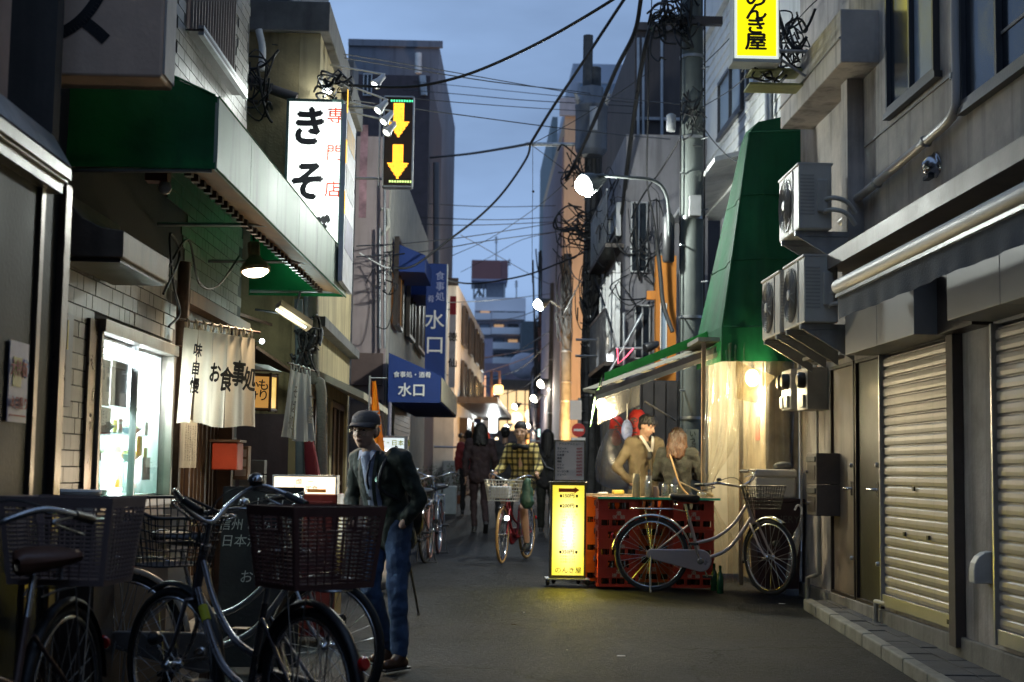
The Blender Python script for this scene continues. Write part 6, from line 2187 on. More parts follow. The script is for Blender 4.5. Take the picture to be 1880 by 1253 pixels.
MB().box(W(908, 0, 84).x, W(938, 0, 84).x, 83.9, 83.99, W(0, 684, 84).z, W(0, 673, 84).z).build('window_band', GLASSF, t)
c = W(962, 672, 82)
t = thing('white_dome', 'pale glazed dome roof above the glass hall', 'dome roof', c)
MB().ball(c, .85, 16, 10, (1, .5, .9)).build('dome', mat('dome_grey', (.45, .45, .52), .6), t)
t, xa_, xb_, z0, z1 = block('far_left_shop_row', 'dark shop row with lit signs on the far left of the street', 'building', 840, 882, 700, 52, 12, mat('shop_row_dark', (.12, .09, .09), .8, var=.3), .04)
for k in range(3):
    MB().box(xb_-.6, xb_-.3, 51.9, 51.99, .9+k*1.2, 1.6+k*1.2).build('window', GLASSD, t)
t, xa_, xb_, z0, z1 = block('far_right_shop_row', 'dim pinkish shop row at the far right of the street', 'building', 1000, 1040, 640, 56, 14, mat('shop_row_pink', (.30, .22, .20), .8, var=.2), 0)
# lit signs & lamps in the far street
def litbox(lb, px0, px1, py0, py1, Y, col, st, name='lit_sign', cat='sign', pw=0, rnd=False):
    a, b = W(px0, py1, Y), W(px1, py0, Y)
    tt = thing(name, lb, cat, ((a.x+b.x)/2, Y, a.z))
    MB().box(a.x, b.x, Y, Y+.25, a.z, b.z).build('lit_face', emis('glow_%.2f_%.2f_%.2f_%.1f' % (*col, st), col, st), tt, bevel=min(.06, (b.x-a.x)*.2))
    MB().tube([(a.x-.02, Y+.12, b.z-.05), (a.x-.5, Y+.12, b.z-.05)], .02, 4).build('bracket', STEEL, tt)
    if pw:
        lamp('sign_glow', 'AREA', ((a.x+b.x)/2, Y-.05, (a.z+b.z)/2), pw, col, (b.x-a.x), tt, aim=(0, -1, -.3))
    return tt
litbox('round-cornered white lit sign in the far street, upper left one', 883, 903, 742, 770, 48, (.92, 1, 1), 2.4, pw=60)
litbox('narrow white lit sign hanging lower in the far street', 897, 914, 754, 795, 44, (.92, 1, 1), 2.4, pw=60)
litbox('glowing orange square lantern sign on a bracket in the far street', 906, 924, 707, 724, 46, (1, .62, .2), 3.2, pw=14)
litbox('small orange light strip among the far left signs', 884, 888, 700, 722, 54, (1, .4, .1), 2.0)
litbox('second thin orange light by the far shop row', 889, 892, 690, 735, 55, (1, .5, .25), 1.2)
litbox('tiny amber lantern left of the far white signs', 866, 870, 710, 720, 50, (1, .55, .1), 3)
litbox('tiny amber lantern beside the first amber lantern', 874, 878, 708, 722, 50, (1, .55, .1), 3)
litbox('cool lit shop window low in the far street behind the cyclist', 958, 992, 822, 845, 58, (.8, .95, 1), 1.2, 'lit_window', 'shop window')
litbox('pale green lit sign on the far right side', 988, 993, 788, 802, 50, (.7, 1, .9), 1.2)
litbox('bright small white sign on the dark right building', 1116, 1126, 648, 672, 22, (.95, 1, 1), 1.6)
litbox('little cream lit sign above the bright small white sign', 1117, 1126, 618, 630, 22, (1, .9, .7), 1.0)
litbox('warm lit doorway lamp under the cream building', 858, 865, 797, 805, 40, (1, .8, .4), 2.5)
xg = W(1150, 248, 20.5).x
for i, (px, py, w_, h_, Y, c_, s_, lb) in enumerate(((862, 792, 7, 4, 40, (1, .75, .3), 3, 'small warm lamp glowing at the foot of the cream building'), (879, 726, 4, 5, 56, (1, .35, .12), 3, 'tiny red orange lantern low in the amber lantern cluster'),
        (893, 752, 3, 8, 58, (1, .5, .15), 3, 'thin amber strip behind the upper white sign'), (912, 806, 5, 5, 60, (1, .8, .5), 3, 'tiny pale lamp just right of the white hanging sign'),
        (921, 838, 8, 5, 62, (.9, 1, 1), 2, 'small cool lit shopfront between the walking pair'), (1004, 812, 5, 8, 50, (1, .55, .2), 2.5, 'small orange lit box low beside the far poles'),
        (1030, 828, 4, 6, 40, (1, .9, .7), 3, 'tiny cream lamp beside the thinner dark pole'), (986, 812, 4, 12, 58, (.8, 1, .95), 2, 'slim mint lit strip by the far reddish pole'), (842, 822, 5, 10, 30, (1, .6, .2), 1.5, 'amber lit slit window under the cream building'))):
    litbox(lb, px-w_/2, px+w_/2, py-h_/2, py+h_/2, Y, c_, s_)
for zz_ in (3.0, 4.75):
    bt_ = thing('balcony', ('lower' if zz_ < 4 else 'upper')+' steel balcony with thin rails on the grey shop building', 'balcony', (xg-.3, 21.5, zz_))
    MB().box(xg-.28, xg-.001, 20.7, 23.6, zz_-.06, zz_).build('balcony_floor', DARKM, bt_)
    for k in range(14):
        MB().tube([(xg-.26, 20.75+k*.21, zz_), (xg-.26, 20.75+k*.21, zz_+.8)], .009, 4).build('baluster', STEEL, bt_)
    MB().tube([(xg-.26, 20.7, zz_+.8), (xg-.26, 23.6, zz_+.8)], .018, 5).build('handrail', STEEL, bt_)
# orange brackets
t = thing('sign_bracket_frame', 'tall orange lit bracket frame carrying the square lantern sign', 'bracket', W(902, 740, 46.2))
MB().tube([W(902, 790, 46.2), W(902, 682, 46.2), W(917, 682, 46.2), W(917, 706, 46.2)], .05, 5).build('frame', mat('orange_lit_metal', (.6, .3, .2), .5), t)  # orange sign light put into the frame colour
# red banner low
for i, (a, lb) in enumerate((((895, 815), 'red orange banner in the far street beside the walking pair'),)):
    c = W(a[0], a[1], 44)
    t = thing('red_banner', lb, 'banner', c)
    MB().sheet(lambda u, v: c+V((-.1+.35*u*(.4+v*.6), .03*math.sin(6*v), .35-1.0*v)), 4, 6).build('cloth', mat('red_orange_cloth', (.6, .07, .02), .8, transl=.3), t)
    MB().tube([c+V((-.12, 0, -1.7)), c+V((-.12, 0, .4))], .02, 5).build('pole', WHITE, t)
t = thing('blue_white_sign', 'small blue and white hanging sign under the cream building', 'sign', W(875, 785, 42))
a, b = W(869, 800, 42), W(884, 768, 42)
MB().box(a.x, b.x, 42, 42.1, a.z, b.z).build('sign_box', PAPER, t)
MB().box(a.x+.02, b.x-.02, 41.98, 41.999, a.z+.3, b.z-.02).build('blue_field', BLU, t)
# --- right side: peach lit tall building
PCH = mat('peach_render', (.66, .46, .29), .8, var=.12, sc=.5, streak=.15)
t, xa_, xb_, z0, z1 = block('peach_building', 'tall windowless peach coloured building lit warmly behind the dark pole', 'building', 1037, 1135, 215, 38, 12, PCH, 0)
MB().box(xa_-.03, xa_-.001, 38.3, 49.5, 0, z1-.5).build('side_cladding', mat('mauve_side', (.33, .27, .30), .8, var=.2, streak=.2), t)
MB().box(xa_-.15, xb_, 37.9, 37.99, z1, z1+.5).build('parapet', mat('pale_concrete', (.4, .4, .42), .8), t)
lamp('orange_street_glow', 'AREA', W(1060, 790, 33), 420, (1, .55, .18), 1.5, t, aim=(.1, .9, .55))
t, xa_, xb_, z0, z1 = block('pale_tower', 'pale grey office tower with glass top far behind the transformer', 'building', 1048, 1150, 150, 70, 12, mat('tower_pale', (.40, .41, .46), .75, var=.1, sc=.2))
for k in range(5):
    x0 = xa_+.4+k*.55
    fw(t, 70, x0, x0+.45, z1-.7, z1-.1, 1, STEEL, GLASSF)
for f_ in range(3):
    fw(t, 70, W(1098, 0, 70).x, W(1118, 0, 70).x, W(0, 240+f_*32, 70).z, W(0, 222+f_*32, 70).z, 1, STEEL, GLASSF)
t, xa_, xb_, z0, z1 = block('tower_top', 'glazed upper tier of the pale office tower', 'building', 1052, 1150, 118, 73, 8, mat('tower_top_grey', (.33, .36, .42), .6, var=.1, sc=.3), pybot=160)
t, xa_, xb_, z0, z1 = block('slim_green_tower', 'slim grey green building edge left of the peach building', 'building', 1014, 1024, 215, 64, 12, mat('grey_green', (.2, .24, .25), .8))
# red-brown roof box
# --- right dark buildings
BRK = mat('dark_brown_render', (.085, .07, .066), .85, var=.25, sc=1, streak=.4)
t, xa_, xb_, z0, z1 = block('dark_right_building', 'dark brown building with pipes behind the thick pole', 'building', 1166, 1330, 58, 25, 9, BRK, 0)
MB().box(xa_-.05, xb_, 24.9, 24.99, W(0, 197, 25).z, W(0, 192, 25).z).build('pale_ledge', mat('pale_concrete', (.4, .4, .42), .8), t)
MB().box(xa_, xb_, 24.88, 24.985, z1-.02, z1+.12).build('parapet', BRK, t)
for px in (1172, 1181, 1215):
    MB().tube([W(px, 70, 24.85), W(px, 600, 24.85)], .03, 5).build('downpipe', STEEL, t)
OD = V((xa_, 25, 0))
for k in range(3):
    for f_ in range(2):
        sw(t, OD, V((0, 1, 0)), V((-1, 0, 0)), 1+k*2.6, 2.6+k*2.6, 3.4+f_*2.6, 4.8+f_*2.6, 2, DARKM, GLASSD)
# grey shopfront building at mid distance (right)
GRS = mat('grey_shop_render', (.22, .21, .225), .85, var=.25, sc=1.2, streak=.5)
t, xa_, xb_, z0, z1 = block('grey_shop_building', 'weathered grey shop building with upper windows behind the tangled wires', 'building', 1150, 1300, 248, 20.5, 4.3, GRS, 0)
OD = V((xa_, 20.5, 0))
for (a, b, zz0, zz1) in ((.4, 1.5, 3.2, 4.5), (2.0, 3.2, 3.2, 4.5), (.4, 3.2, 4.9, 5.4)):
    sw(t, OD, V((0, 1, 0)), V((-1, 0, 0)), a, b, zz0, zz1, 2, ALU, GLASSF)
fw(t, 20.5, W(1168, 0, 20.5).x, W(1196, 0, 20.5).x, W(0, 640, 20.5).z, W(0, 540, 20.5).z, 2)
fw(t, 20.5, W(1160, 0, 20.5).x, W(1190, 0, 20.5).x, W(0, 480, 20.5).z, W(0, 350, 20.5).z, 2)
for px in (1205, 1213, 1221, 1229):
    MB().tube([W(px, 460, 20.4), W(px, 760, 20.4)], .025, 5).build('pipe', [STEEL, CREAM][px % 2], t)
for (a, b) in (((1110, 700), (1180, 575)), ((1130, 640), (1180, 640)), ((1145, 575), (1145, 740))):
    MB().tube([W(*a, 20.2), W(*b, 20.2)], .025, 5).build('fire_escape_bar', STEEL, t)
c = W(1112, 765, 19.8)
# orange fragment building
OF = mat('orange_facade', (.50, .17, .012), .6, var=.15, sc=2, streak=.3)
a, b = W(1203, 760, 19.4), W(1242, 470, 19.4)
t = thing('orange_facade', 'narrow orange painted facade strip with a tall slit window', 'facade', (a.x, 19.4, gz(19)))
m_ = MB()
wallh(m_, (a.x, 19.4, 0), V((1, 0, 0)), V((0, -1, 0)), b.x-a.x, a.z, b.z, [(.06, .15, W(0, 640, 19.4).z, W(0, 535, 19.4).z)], .15)
m_.box(a.x-.12, a.x+.0, 19.42, 19.5, W(0, 528, 19.4).z, W(0, 512, 19.4).z)
m_.build('wall', OF, t)
window(t, (a.x, 19.4, 0), V((1, 0, 0)), V((0, -1, 0)), .06, .15, W(0, 640, 19.4).z, W(0, 535, 19.4).z, PAPER, GLASSF, 1, .012, .05)
# security lights/camera
c = W(1195, 635, 19)
t = thing('wall_camera', 'dark conical flood fitting on the grey shop building', 'light fitting', c)
MB().lathe([(.03, 0), (.05, .05), (.07, .2), (.06, .21)], c+V((.1, 0, .03)), (-1, -.3, -.4), 12).build('housing', BLACK, t)
MB().tube([c+V((.1, 0, .05)), c+V((.1, .3, .08))], .015, 5).build('bracket', BLACK, t)
# pink neon squiggle
m_ = MB().tube([W(1133, 640, 20.1), W(1135, 668, 20.1), W(1150, 655, 20.1), W(1163, 640, 20.1)], .008, 5)
tag(m_.build('neon_squiggle', emis('pink_neon', (1, .12, .2), 3)), 'short pink neon line on the grey shop building', 'neon light')
# --- no entry sign and board
c = W(1062, 790, 22)
t = thing('no_entry_sign', 'round red no entry sign with white bar below a pale board', 'road sign', c)
MB().lathe([(.105, 0), (.105, .012)], c, (0, -1, 0), 28).build('disc', mat('sign_red_paint', (.55, .02, .02), .4, bump=0), t)
MB().box(c.x-.075, c.x+.075, c.y-.018, c.y-.0125, c.z-.018, c.z+.018).build('white_bar', PAPER, t)
MB().tube([(c.x+.02, 22.05, gz(22)), (c.x+.02, 22.05, c.z+.5)], .03, 8).build('post', STEEL, t)
MB().box(c.x-.11, c.x+.11, c.y-.0, c.y+.01, c.z-.2, c.z-.115).build('sub_plate', PAPER, t)
c2_ = W(1057, 752, 22)
t = thing('pale_notice_board', 'pale rectangular notice board above the no entry sign', 'notice board', c2_)
MB().box(c2_.x-.09, c2_.x+.09, 22, 22.04, c2_.z-.16, c2_.z+.14).build('board', mat('menu_board_white', (.62, .54, .48), .5), t)
# --- other poles
pole2, _px = pole('dark pole wrapped in cables carrying the transformer', 1083, 24, .15, 7.9, 8, mat('dark_wrapped_pole', (.06, .06, .06), .8, var=.5, sc=6, bump=1, bs=20), True, .12)
pole('thinner dark pole left of the transformer pole', 1037, 34, .13, 6.0, 4, mat('dark_wrapped_pole', (.06, .06, .06), .8), False)
pole('dark far pole with street lamps, third down the right side', 1012, 42, .14, 6.2, 4, mat('dark_wrapped_pole', (.06, .06, .06), .8), False)
pole('far reddish pole near the glass hall', 993, 52, .22, 6.8, 4, mat('rusty_pole', (.22, .08, .05), .8, var=.5, sc=4), False)
# transformer
tf = W(1082, 205, 23.9)
TM = mat('transformer_grey', (.13, .14, .16), .5, .2, var=.12, streak=.3)
t = thing('pole_transformer', 'grey cylindrical transformer mounted near the top of the dark pole', 'transformer', tf)
tz0, tz1 = W(0, 258, 23.7).z, W(0, 168, 23.7).z
tx = W(1085, 200, 23.7).x
MB().lathe([(.20, -.08), (.26, 0), (.27, .03), (.27, tz1-tz0-.1), (.28, tz1-tz0-.09), (.28, tz1-tz0-.05), (.2, tz1-tz0), (.2, tz1-tz0+.25), (.1, tz1-tz0+.28)], (tx, 23.6, tz0), n=24).build('tank', TM, t)
MB().box(tx-.05, tx+.08, 23.3, 23.325, tz0+.3, tz0+.7).build('nameplate', mat('grey_can', (.4, .4, .4), .4), t)
for a_ in (-.22, .22):
    MB().lathe([(.04, 0), (.06, .03), (.03, .06), (.06, .09), (.03, .12), (.03, .2)], (tx+a_, 23.5, tz1-.05), (a_, -.3, .5), 10).build('insulator', mat('porcelain', (.4, .38, .36), .25), t)
MB().tube([(tx-.05, 23.9, tz1+.2), (W(1080, 66, 23.9).x, 23.9, W(1080, 66, 23.9).z)], .085, 12).build('top_mast', mat('dark_wrapped_pole', (.06, .06, .06), .8), t)
MB().tube([W(965, 265, 23.9), W(1080, 266, 23.9)], .035, 5).build('side_arm', STEEL, t)
# further street lamps
streetlight('second greenish white street lamp farther down the street', W(990, 557, 33), V((W(1030, 555, 33).x, 33.5, W(1030, 560, 33).z)), .13, 60, 220, (.92, 1, .95))
for i, (px, py, Y, bx, lb) in enumerate(((994, 703, 42, 1012, 'flat white lamp head on the far dark pole, higher one'), (981, 730, 46, 1012, 'flat white lamp head farther along, lower one'),
        (946, 745, 60, 990, 'dim cream lamp before the glass hall, left one'), (970, 780, 66, 990, 'small far lamp low before the glass hall'), (931, 783, 66, 925, 'tiny round lamp left of centre in the far street'))):
    streetlight(lb, W(px, py, Y), V((W(bx, py+6, Y).x, Y, W(bx, py+6, Y).z)), .13, 18, 60, (1, .93, .75))
# --- plants & tubs left
t = thing('white_planter', 'pale blue-white plastic planter tub by the kerb on the far left', 'planter', G(822, 944))
c = G(822, 944)
MB().box(c.x-.22, c.x+.17, c.y, c.y+.4, c.z-.01, c.z+.55).build('tub', mat('pale_blue_plastic', (.5, .56, .56), .5), t, bevel=.02)
LEAF = mat('plant_leaf', (.05, .09, .03), .6, var=.4, sc=12, bump=0)
def plant(lb, px, py, h, w_, pot=True, n=240, cols=LEAF):
    c = G(px, py)
    t = thing('potted_plant', lb, 'plant', c, 'potted plants along the left shopfronts')
    if pot:
        MB().lathe([(.09, 0), (.12, .18), (.125, .2), (.11, .19)], c, n=14).build('pot', mat('terracotta', (.25, .1, .05), .8), t)
    st = MB()
    lv = MB()
    for k in range(7):
        a_ = k*.9
        st.tube([c+V((0, 0, .15)), c+V((w_*.3*math.cos(a_), w_*.3*math.sin(a_), h*.6)), c+V((w_*.6*math.cos(a_), w_*.6*math.sin(a_), h*R.uniform(.7, 1)))], .006, 4)
    for k in range(n):
        a_ = R.uniform(0, 6.28)
        rr = w_*R.random()**.6
        z_ = .2+(h-.2)*R.random()
        p = c+V((rr*math.cos(a_), rr*math.sin(a_), z_))
        d = V((R.uniform(-1, 1), R.uniform(-1, 1), R.uniform(-.4, .8))).normalized()*.05
        s_ = V((R.uniform(-1, 1), R.uniform(-1, 1), R.uniform(-1, 1))).normalized()*.018
        lv.quad(p, p+d*.5+s_, p+d, p+d*.5-s_)
    st.build('stem', WOOD, t)
    lv.build('foliage', cols, t)
plant('bushy potted plant beside the parked bicycle on the left', 775, 962, .75, .2)
plant('taller potted shrub behind the bicycle near the shutter', 792, 945, .95, .22)
plant('small potted plant in front of the pale planter', 812, 940, .8, .18)
plant('leafy pot farther along before the walking woman', 838, 925, .9, .25)
for i, (px, py, w_, h_, m, lb) in enumerate(((830, 925, .5, 1.0, mat('outdoor_fridge', (.4, .42, .42), .5), 'pale standing cabinet behind the planter tub'), (757, 985, .3, .8, WOOD, 'brown wooden stand beside the lit board sign'))):
    c = G(px, py)
    t = thing('standing_cabinet', lb, 'cabinet', c)
    MB().box(c.x-w_/2, c.x+w_/2, c.y+.3, c.y+.7, c.z, c.z+h_).build('cabinet_body', m, t, bevel=.01)
    MB().box(c.x-w_/2+.03, c.x+w_/2-.03, c.y+.29, c.y+.299, c.z+.08, c.z+h_-.06).build('door', m, t)
# ================================================================== CABLES
def cable(lb, pts, r=.008, m=None, name='overhead_cable', grp=None, n=6):
    """pts: (px,py,Y)"""
    P = smoothpts([W(*p) for p in pts], n)
    o = MB().tube(P, r, 6).build(name, m or CABLE)
    return tag(o, lb, 'cable', grp)
cable('thick black cable sweeping from the top centre down to the white sign', [(1180, -40, 12.2), (1128, -2, 12.5), (1010, 68, 13), (900, 121, 13.4), (820, 148, 13.6), (740, 160, 13.7), (620, 156, 13.7)], .016)
cable('thick cable running from the top down to the crossing node in mid sky', [(1160, -20, 17), (1140, 8, 17.5), (1060, 130, 19), (1010, 205, 20), (974, 264, 21)], .021)
cable('thick cable falling from the crossing node toward the blue awnings', [(974, 264, 21), (966, 292, 21), (925, 352, 20.6), (880, 398, 20.4), (820, 444, 20.2), (760, 488, 20), (722, 493, 19.9)], .017)
cable('thick cable from the crossing node to the dark brown tower', [(974, 264, 21), (930, 272, 23), (860, 283, 26), (790, 290, 29.7)], .022)
hz = [[(500, 82, 13.6), (620, 98, 15), (820, 131, 17), (1060, 172, 20), (1250, 192, 17.5)], [(520, 88, 14), (700, 118, 16), (900, 150, 18.5), (1040, 166, 21), (1085, 172, 23.6)],
      [(760, 150, 30), (900, 164, 26), (1040, 178, 24), (1180, 190, 24)], [(740, 165, 30), (850, 174, 27), (960, 184, 25), (1100, 192, 24), (1170, 196, 24.8)],
      [(700, 176, 18), (860, 190, 20), (1000, 200, 22), (1160, 209, 24.8)], [(650, 185, 15.5), (820, 208, 18), (1000, 232, 21), (1130, 247, 20.4), (1230, 256, 17.6)]]
nm = ['first', 'second', 'third', 'fourth', 'fifth', 'sixth']
for i, h_ in enumerate(hz):
    cable('%s thin wire from the top in the bundle crossing the sky above the crossing node' % nm[i], h_, .0075 if i % 2 else .006)
hz = [[(735, 372, 30), (900, 380, 32), (1020, 378, 36)], [(700, 396, 28), (900, 404, 30), (1016, 399, 34)], [(700, 408, 26), (860, 414, 28), (1016, 408, 34)], [(655, 452, 17.7), (760, 446, 22), (880, 432, 27), (1016, 410, 33.8), (1075, 398, 24)],
      [(655, 472, 17.7), (780, 462, 22), (900, 442, 27), (1036, 424, 33.8)], [(806, 513, 26), (870, 521, 28), (960, 507, 26), (1030, 482, 25), (1076, 462, 24)], [(700, 560, 24), (900, 552, 32), (1010, 540, 42)]]
for i, h_ in enumerate(hz):
    cable('%s low wire from the top crossing the street behind the crossing node' % (nm+['seventh'])[i], h_, .016 if i == 5 else .009)
cable('thin hanging wire dropping straight down from the crossing node', [(978, 268, 21), (978, 350, 21.2), (977, 430, 21.6), (977, 520, 22)], .004)
tag(MB().ball(W(979, 352, 21.2), .02, 8, 6).build('wire_bead', CABLE), 'tiny dark bead on the hanging wire', 'bead')
cable('diagonal wire rising from the node to the grey shop building', [(978, 264, 21), (1050, 225, 21), (1130, 175, 20.6), (1195, 130, 20.4)], .006)
cable('diagonal wire falling right from the node to the left side of the lamp', [(978, 268, 21), (1010, 292, 23), (1060, 330, 24)], .006)
cable('lone wire rising across the lower sky toward the street lamp pole', [(830, 470, 30), (900, 438, 30), (970, 392, 28), (1016, 356, 26), (1075, 300, 24)], .007)
cable('lone wire descending across the lower sky past the water tank', [(846, 432, 30), (900, 462, 34), (980, 508, 40), (1008, 522, 42)], .009)
cable('low wire sloping above the far lamps', [(846, 500, 40), (900, 472, 38), (960, 440, 34), (1034, 424, 34)], .008)
for i, h_ in enumerate(([(880, 660, 60), (940, 648, 55), (1008, 610, 42)], [(870, 700, 50), (950, 680, 46), (1008, 630, 42)], [(880, 735, 52), (960, 712, 48), (1010, 668, 42)], [(865, 590, 60), (940, 585, 52), (1010, 560, 42)])):
    cable('%s dark wire from the top over the far end of the street' % nm[i], h_, .014)
for i, h_ in enumerate(([(870, 660, 70), (960, 645, 70), (990, 636, 60)], [(872, 690, 60), (960, 660, 60), (992, 640, 52)])):
    cable('%s pinkish wire lit by the orange signs' % nm[i], h_, .02, mat('orange_lit_metal', (.6, .3, .2), .5))  # glow of the orange signs put into the wire colour
# right bundles
cable('very thick cable trunk hanging beside the dark pole, outer one', [(1178, -10, 17), (1165, 60, 18), (1130, 130, 19), (1090, 225, 21), (1060, 290, 23), (1040, 330, 24)], .03)
cable('very thick cable trunk hanging beside the dark pole, inner one', [(1200, 30, 17.5), (1180, 110, 18.5), (1163, 220, 19.5), (1150, 320, 20.3), (1140, 400, 21), (1118, 450, 22)], .035)
cable('black riser cable left of the thick pole', [(1190, 60, 18.2), (1190, 200, 18.4), (1188, 330, 18.6), (1200, 400, 18.8), (1210, 470, 19)], .012)
cable('cable sloping from the thick pole to the grey shop front', [(1252, 250, 17.6), (1215, 310, 18), (1180, 360, 19), (1160, 400, 20)], .012)
cable('pipe-like dark cable beside the orange facade', [(1205, 430, 19), (1212, 500, 19.1), (1218, 560, 19.1), (1235, 610, 19)], .03, mat('dark_conduit', (.03, .03, .03), .6, bump=1, bs=15))
for i, h_ in enumerate(([(1085, 490, 24), (1110, 560, 22), (1125, 610, 20.3)], [(1095, 440, 24), (1112, 470, 23), (1108, 520, 23.5), (1092, 560, 24)], [(1036, 440, 34), (1050, 500, 30), (1070, 520, 24)], [(1034, 580, 34), (1054, 540, 28), (1074, 500, 24)])):
    cable('%s slack cable looping off the dark pole below the street lamp' % nm[i], h_, .012)
cable('long span from the thick pole to the siding house, upper one', [(1290, 120, 17.5), (1340, 70, 16), (1400, -10, 14.5)], .006)
cable('long span from the thick pole to the siding house, lower one', [(1285, 200, 17.5), (1360, 150, 15.5), (1470, 30, 13.4), (1500, 0, 13.2)], .006)
cable('thin wire arcing from the thick pole behind the green cover', [(1285, 225, 17.5), (1310, 260, 17), (1340, 290, 16.4), (1362, 300, 15.6)], .007)
cable('grey riser along the wall beside the green cover', [(1452, 150, 14.2), (1458, 200, 14.2), (1480, 215, 14.2), (1495, 235, 14.1), (1494, 290, 14)], .014, mat('grey_pvc', (.4, .37, .34), .35))
for i, h_ in enumerate(([(1532, 60, 12.9), (1545, 130, 12.9), (1560, 200, 12.9), (1575, 270, 12.9), (1577, 300, 12.9)], [(1540, 62, 12.9), (1560, 150, 12.9), (1578, 240, 12.9), (1584, 290, 12.9)])):
    cable('%s twisted wire hanging down the grey wall from the beam' % nm[i], h_, .006)
def tangle(lb, c, rx, rz, Y, n, r=.012, ry=.25, seed=1):
    rr = random.Random(seed)
    mb = MB()
    for k in range(n):
        pts = []
        if k % 2:
            xa_, xb_ = sorted((rr.uniform(-.75, .75)*rx, rr.uniform(-.75, .75)*rx))
            za_, zb_ = rr.uniform(-.3, .9)*rz, rr.uniform(-.7, .9)*rz
            sg = rr.uniform(.1, .6)*rz
            yy_ = [Y+rr.uniform(-ry, ry) for _ in range(2)]
            for j in range(6):
                u = j/5
                pts.append((c[0]+xa_+(xb_-xa_)*u, yy_[0]+(yy_[1]-yy_[0])*u, c[1]+za_+(zb_-za_)*u-sg*4*u*(1-u)*.6))
            mb.tube(smoothpts(pts, 3), r*rr.choice([.5, .7, .9, 1.2, 1.7]), 5)
            continue
        a = rr.uniform(0, 6.28)
        x0, z0 = rr.uniform(-.5, .5)*rx, rr.uniform(-.6, .6)*rz
        R1, R2 = rr.uniform(.2, .6)*rx, rr.uniform(.2, .55)*rz
        for j in range(6):
            b = a+j*rr.uniform(.6, 1.1)
            pts.append((c[0]+x0+R1*math.cos(b), Y+rr.uniform(-ry, ry), c[1]+z0+R2*math.sin(b)))
        mb.tube(smoothpts(pts, 5), r*rr.uniform(.5, 1.2), 5)
    o = mb.build('cable_tangle', CABLE)
    stuff(o, lb, 'cables')
    return o
def tg(lb, px, py, wx_, wz_, Y, n, r, seed, ry=.2):
    p = W(px, py, Y)
    k = Y/F
    tangle(lb, (p.x, p.z), wx_*k, wz_*k, Y, n, r, ry, seed)
tg('dense tangle of black cables on the crossarm of the thick pole', 1235, 40, 60, 70, 17.3, 34, .013, 3)
tg('loops of cable around the thick pole below the crossarm', 1268, 210, 34, 60, 17.3, 14, .009, 5)
tg('tangle of cables clinging to the dark pole above the lamp', 1060, 300, 40, 60, 23.8, 14, .014, 8)
tg('dense tangle of cables below the glaring street lamp', 1075, 425, 70, 55, 23.8, 40, .014, 9)
tg('loose cables between the dark pole and the grey shop', 1130, 400, 60, 90, 22, 22, .01, 10, 1)
tg('slack loops of wire wrapped down the dark pole', 1085, 560, 34, 110, 23.8, 22, .014, 12)
tg('cable bunch on the thinner dark pole', 1037, 560, 24, 140, 33.8, 16, .014, 13)
tg('heap of coiled wires beside the yellow hanging sign', 1455, 75, 50, 80, 12.9, 22, .011, 14)
tg('coiled wires on the lit bracket under the yellow hanging sign', 1405, 130, 50, 34, 12.95, 16, .012, 15)
tg('small knot of wires at the beam end', 1530, 72, 24, 26, 12.85, 10, .007, 16, .08)
tg('small knot of wires where the hanging pair meets the wall', 1578, 290, 14, 34, 12.85, 7, .006, 17, .08)
tg('cable mess on the dark grey wall above the awning end', 470, 160, 60, 90, 13.4, 16, .012, 18)
tg('black cable clump around the white sign floodlight', 615, 165, 50, 34, 13.5, 16, .012, 19)
tg('wire tangle by the pipes in the gap under the awning', 560, 640, 34, 70, 13.45, 20, .012, 20)
tg('loose white and black wires on the mauve house corner', 700, 500, 34, 50, 19.7, 10, .009, 21)
tg('cables stapled along the orange lit far pole', 994, 620, 26, 200, 51, 20, .03, 22)
tg('cables along the right shop building face', 1170, 480, 70, 130, 20.2, 20, .01, 23)
cable('white drooping wire on the mauve house, with a clip', [(660, 465, 18.5), (700, 488, 19), (716, 493, 19.7)], .01, WHITE)
cable('wire loop hanging beside the mauve house downpipe', [(716, 493, 19.6), (724, 540, 19.6), (712, 600, 19.6), (690, 600, 19.6)], .008)
for k in range(9):
    a_ = k*.7
    cx_ = (1083-870)/F*24
    pts = []
    for q in range(12):
        z_ = .5+q*.62
        aa = a_+.25*math.sin(q*.9+k)
        rr_ = .15-.004*q+.02+.015*math.sin(q*2.1+k*1.7)
        pts.append((cx_+rr_*math.cos(aa), 24+rr_*math.sin(aa)*(1 if math.sin(aa) < 0 else .6), gz(24)+z_))
    MB().tube(smoothpts(pts, 2), [.016, .022, .012][k % 3], 5).build('riser_cable', CABLE, pole2)
# small litter on the road
for i, (px, py, s_, m, lb) in enumerate(((1140, 1205, .03, PAPER, 'tiny torn paper scrap on the asphalt in the right foreground'), (962, 1125, .008, WHITE, 'white speck of litter in the middle of the road'), (1325, 1087, .02, PAPER, ''), (1435, 1109, .03, PAPER, 'small white wrapper by the kerb start'), (1041, 1194, .008, WHITE, 'pale pebble on the near asphalt'), (943, 1147, .02, mat('leaf_brown', (.1, .07, .04), .8), 'thin brown twig on the road'))):
    if not lb:
        continue
    p = G(px, py)
    tag(MB().poly([p+V((-s_, -s_*.4, 0)), p+V((s_, -s_*.5, 0)), p+V((s_*.8, s_*.4, .0)), p+V((-s_*.7, s_*.5, 0))], (0, 0, .004)).build('litter', m), lb, 'litter')
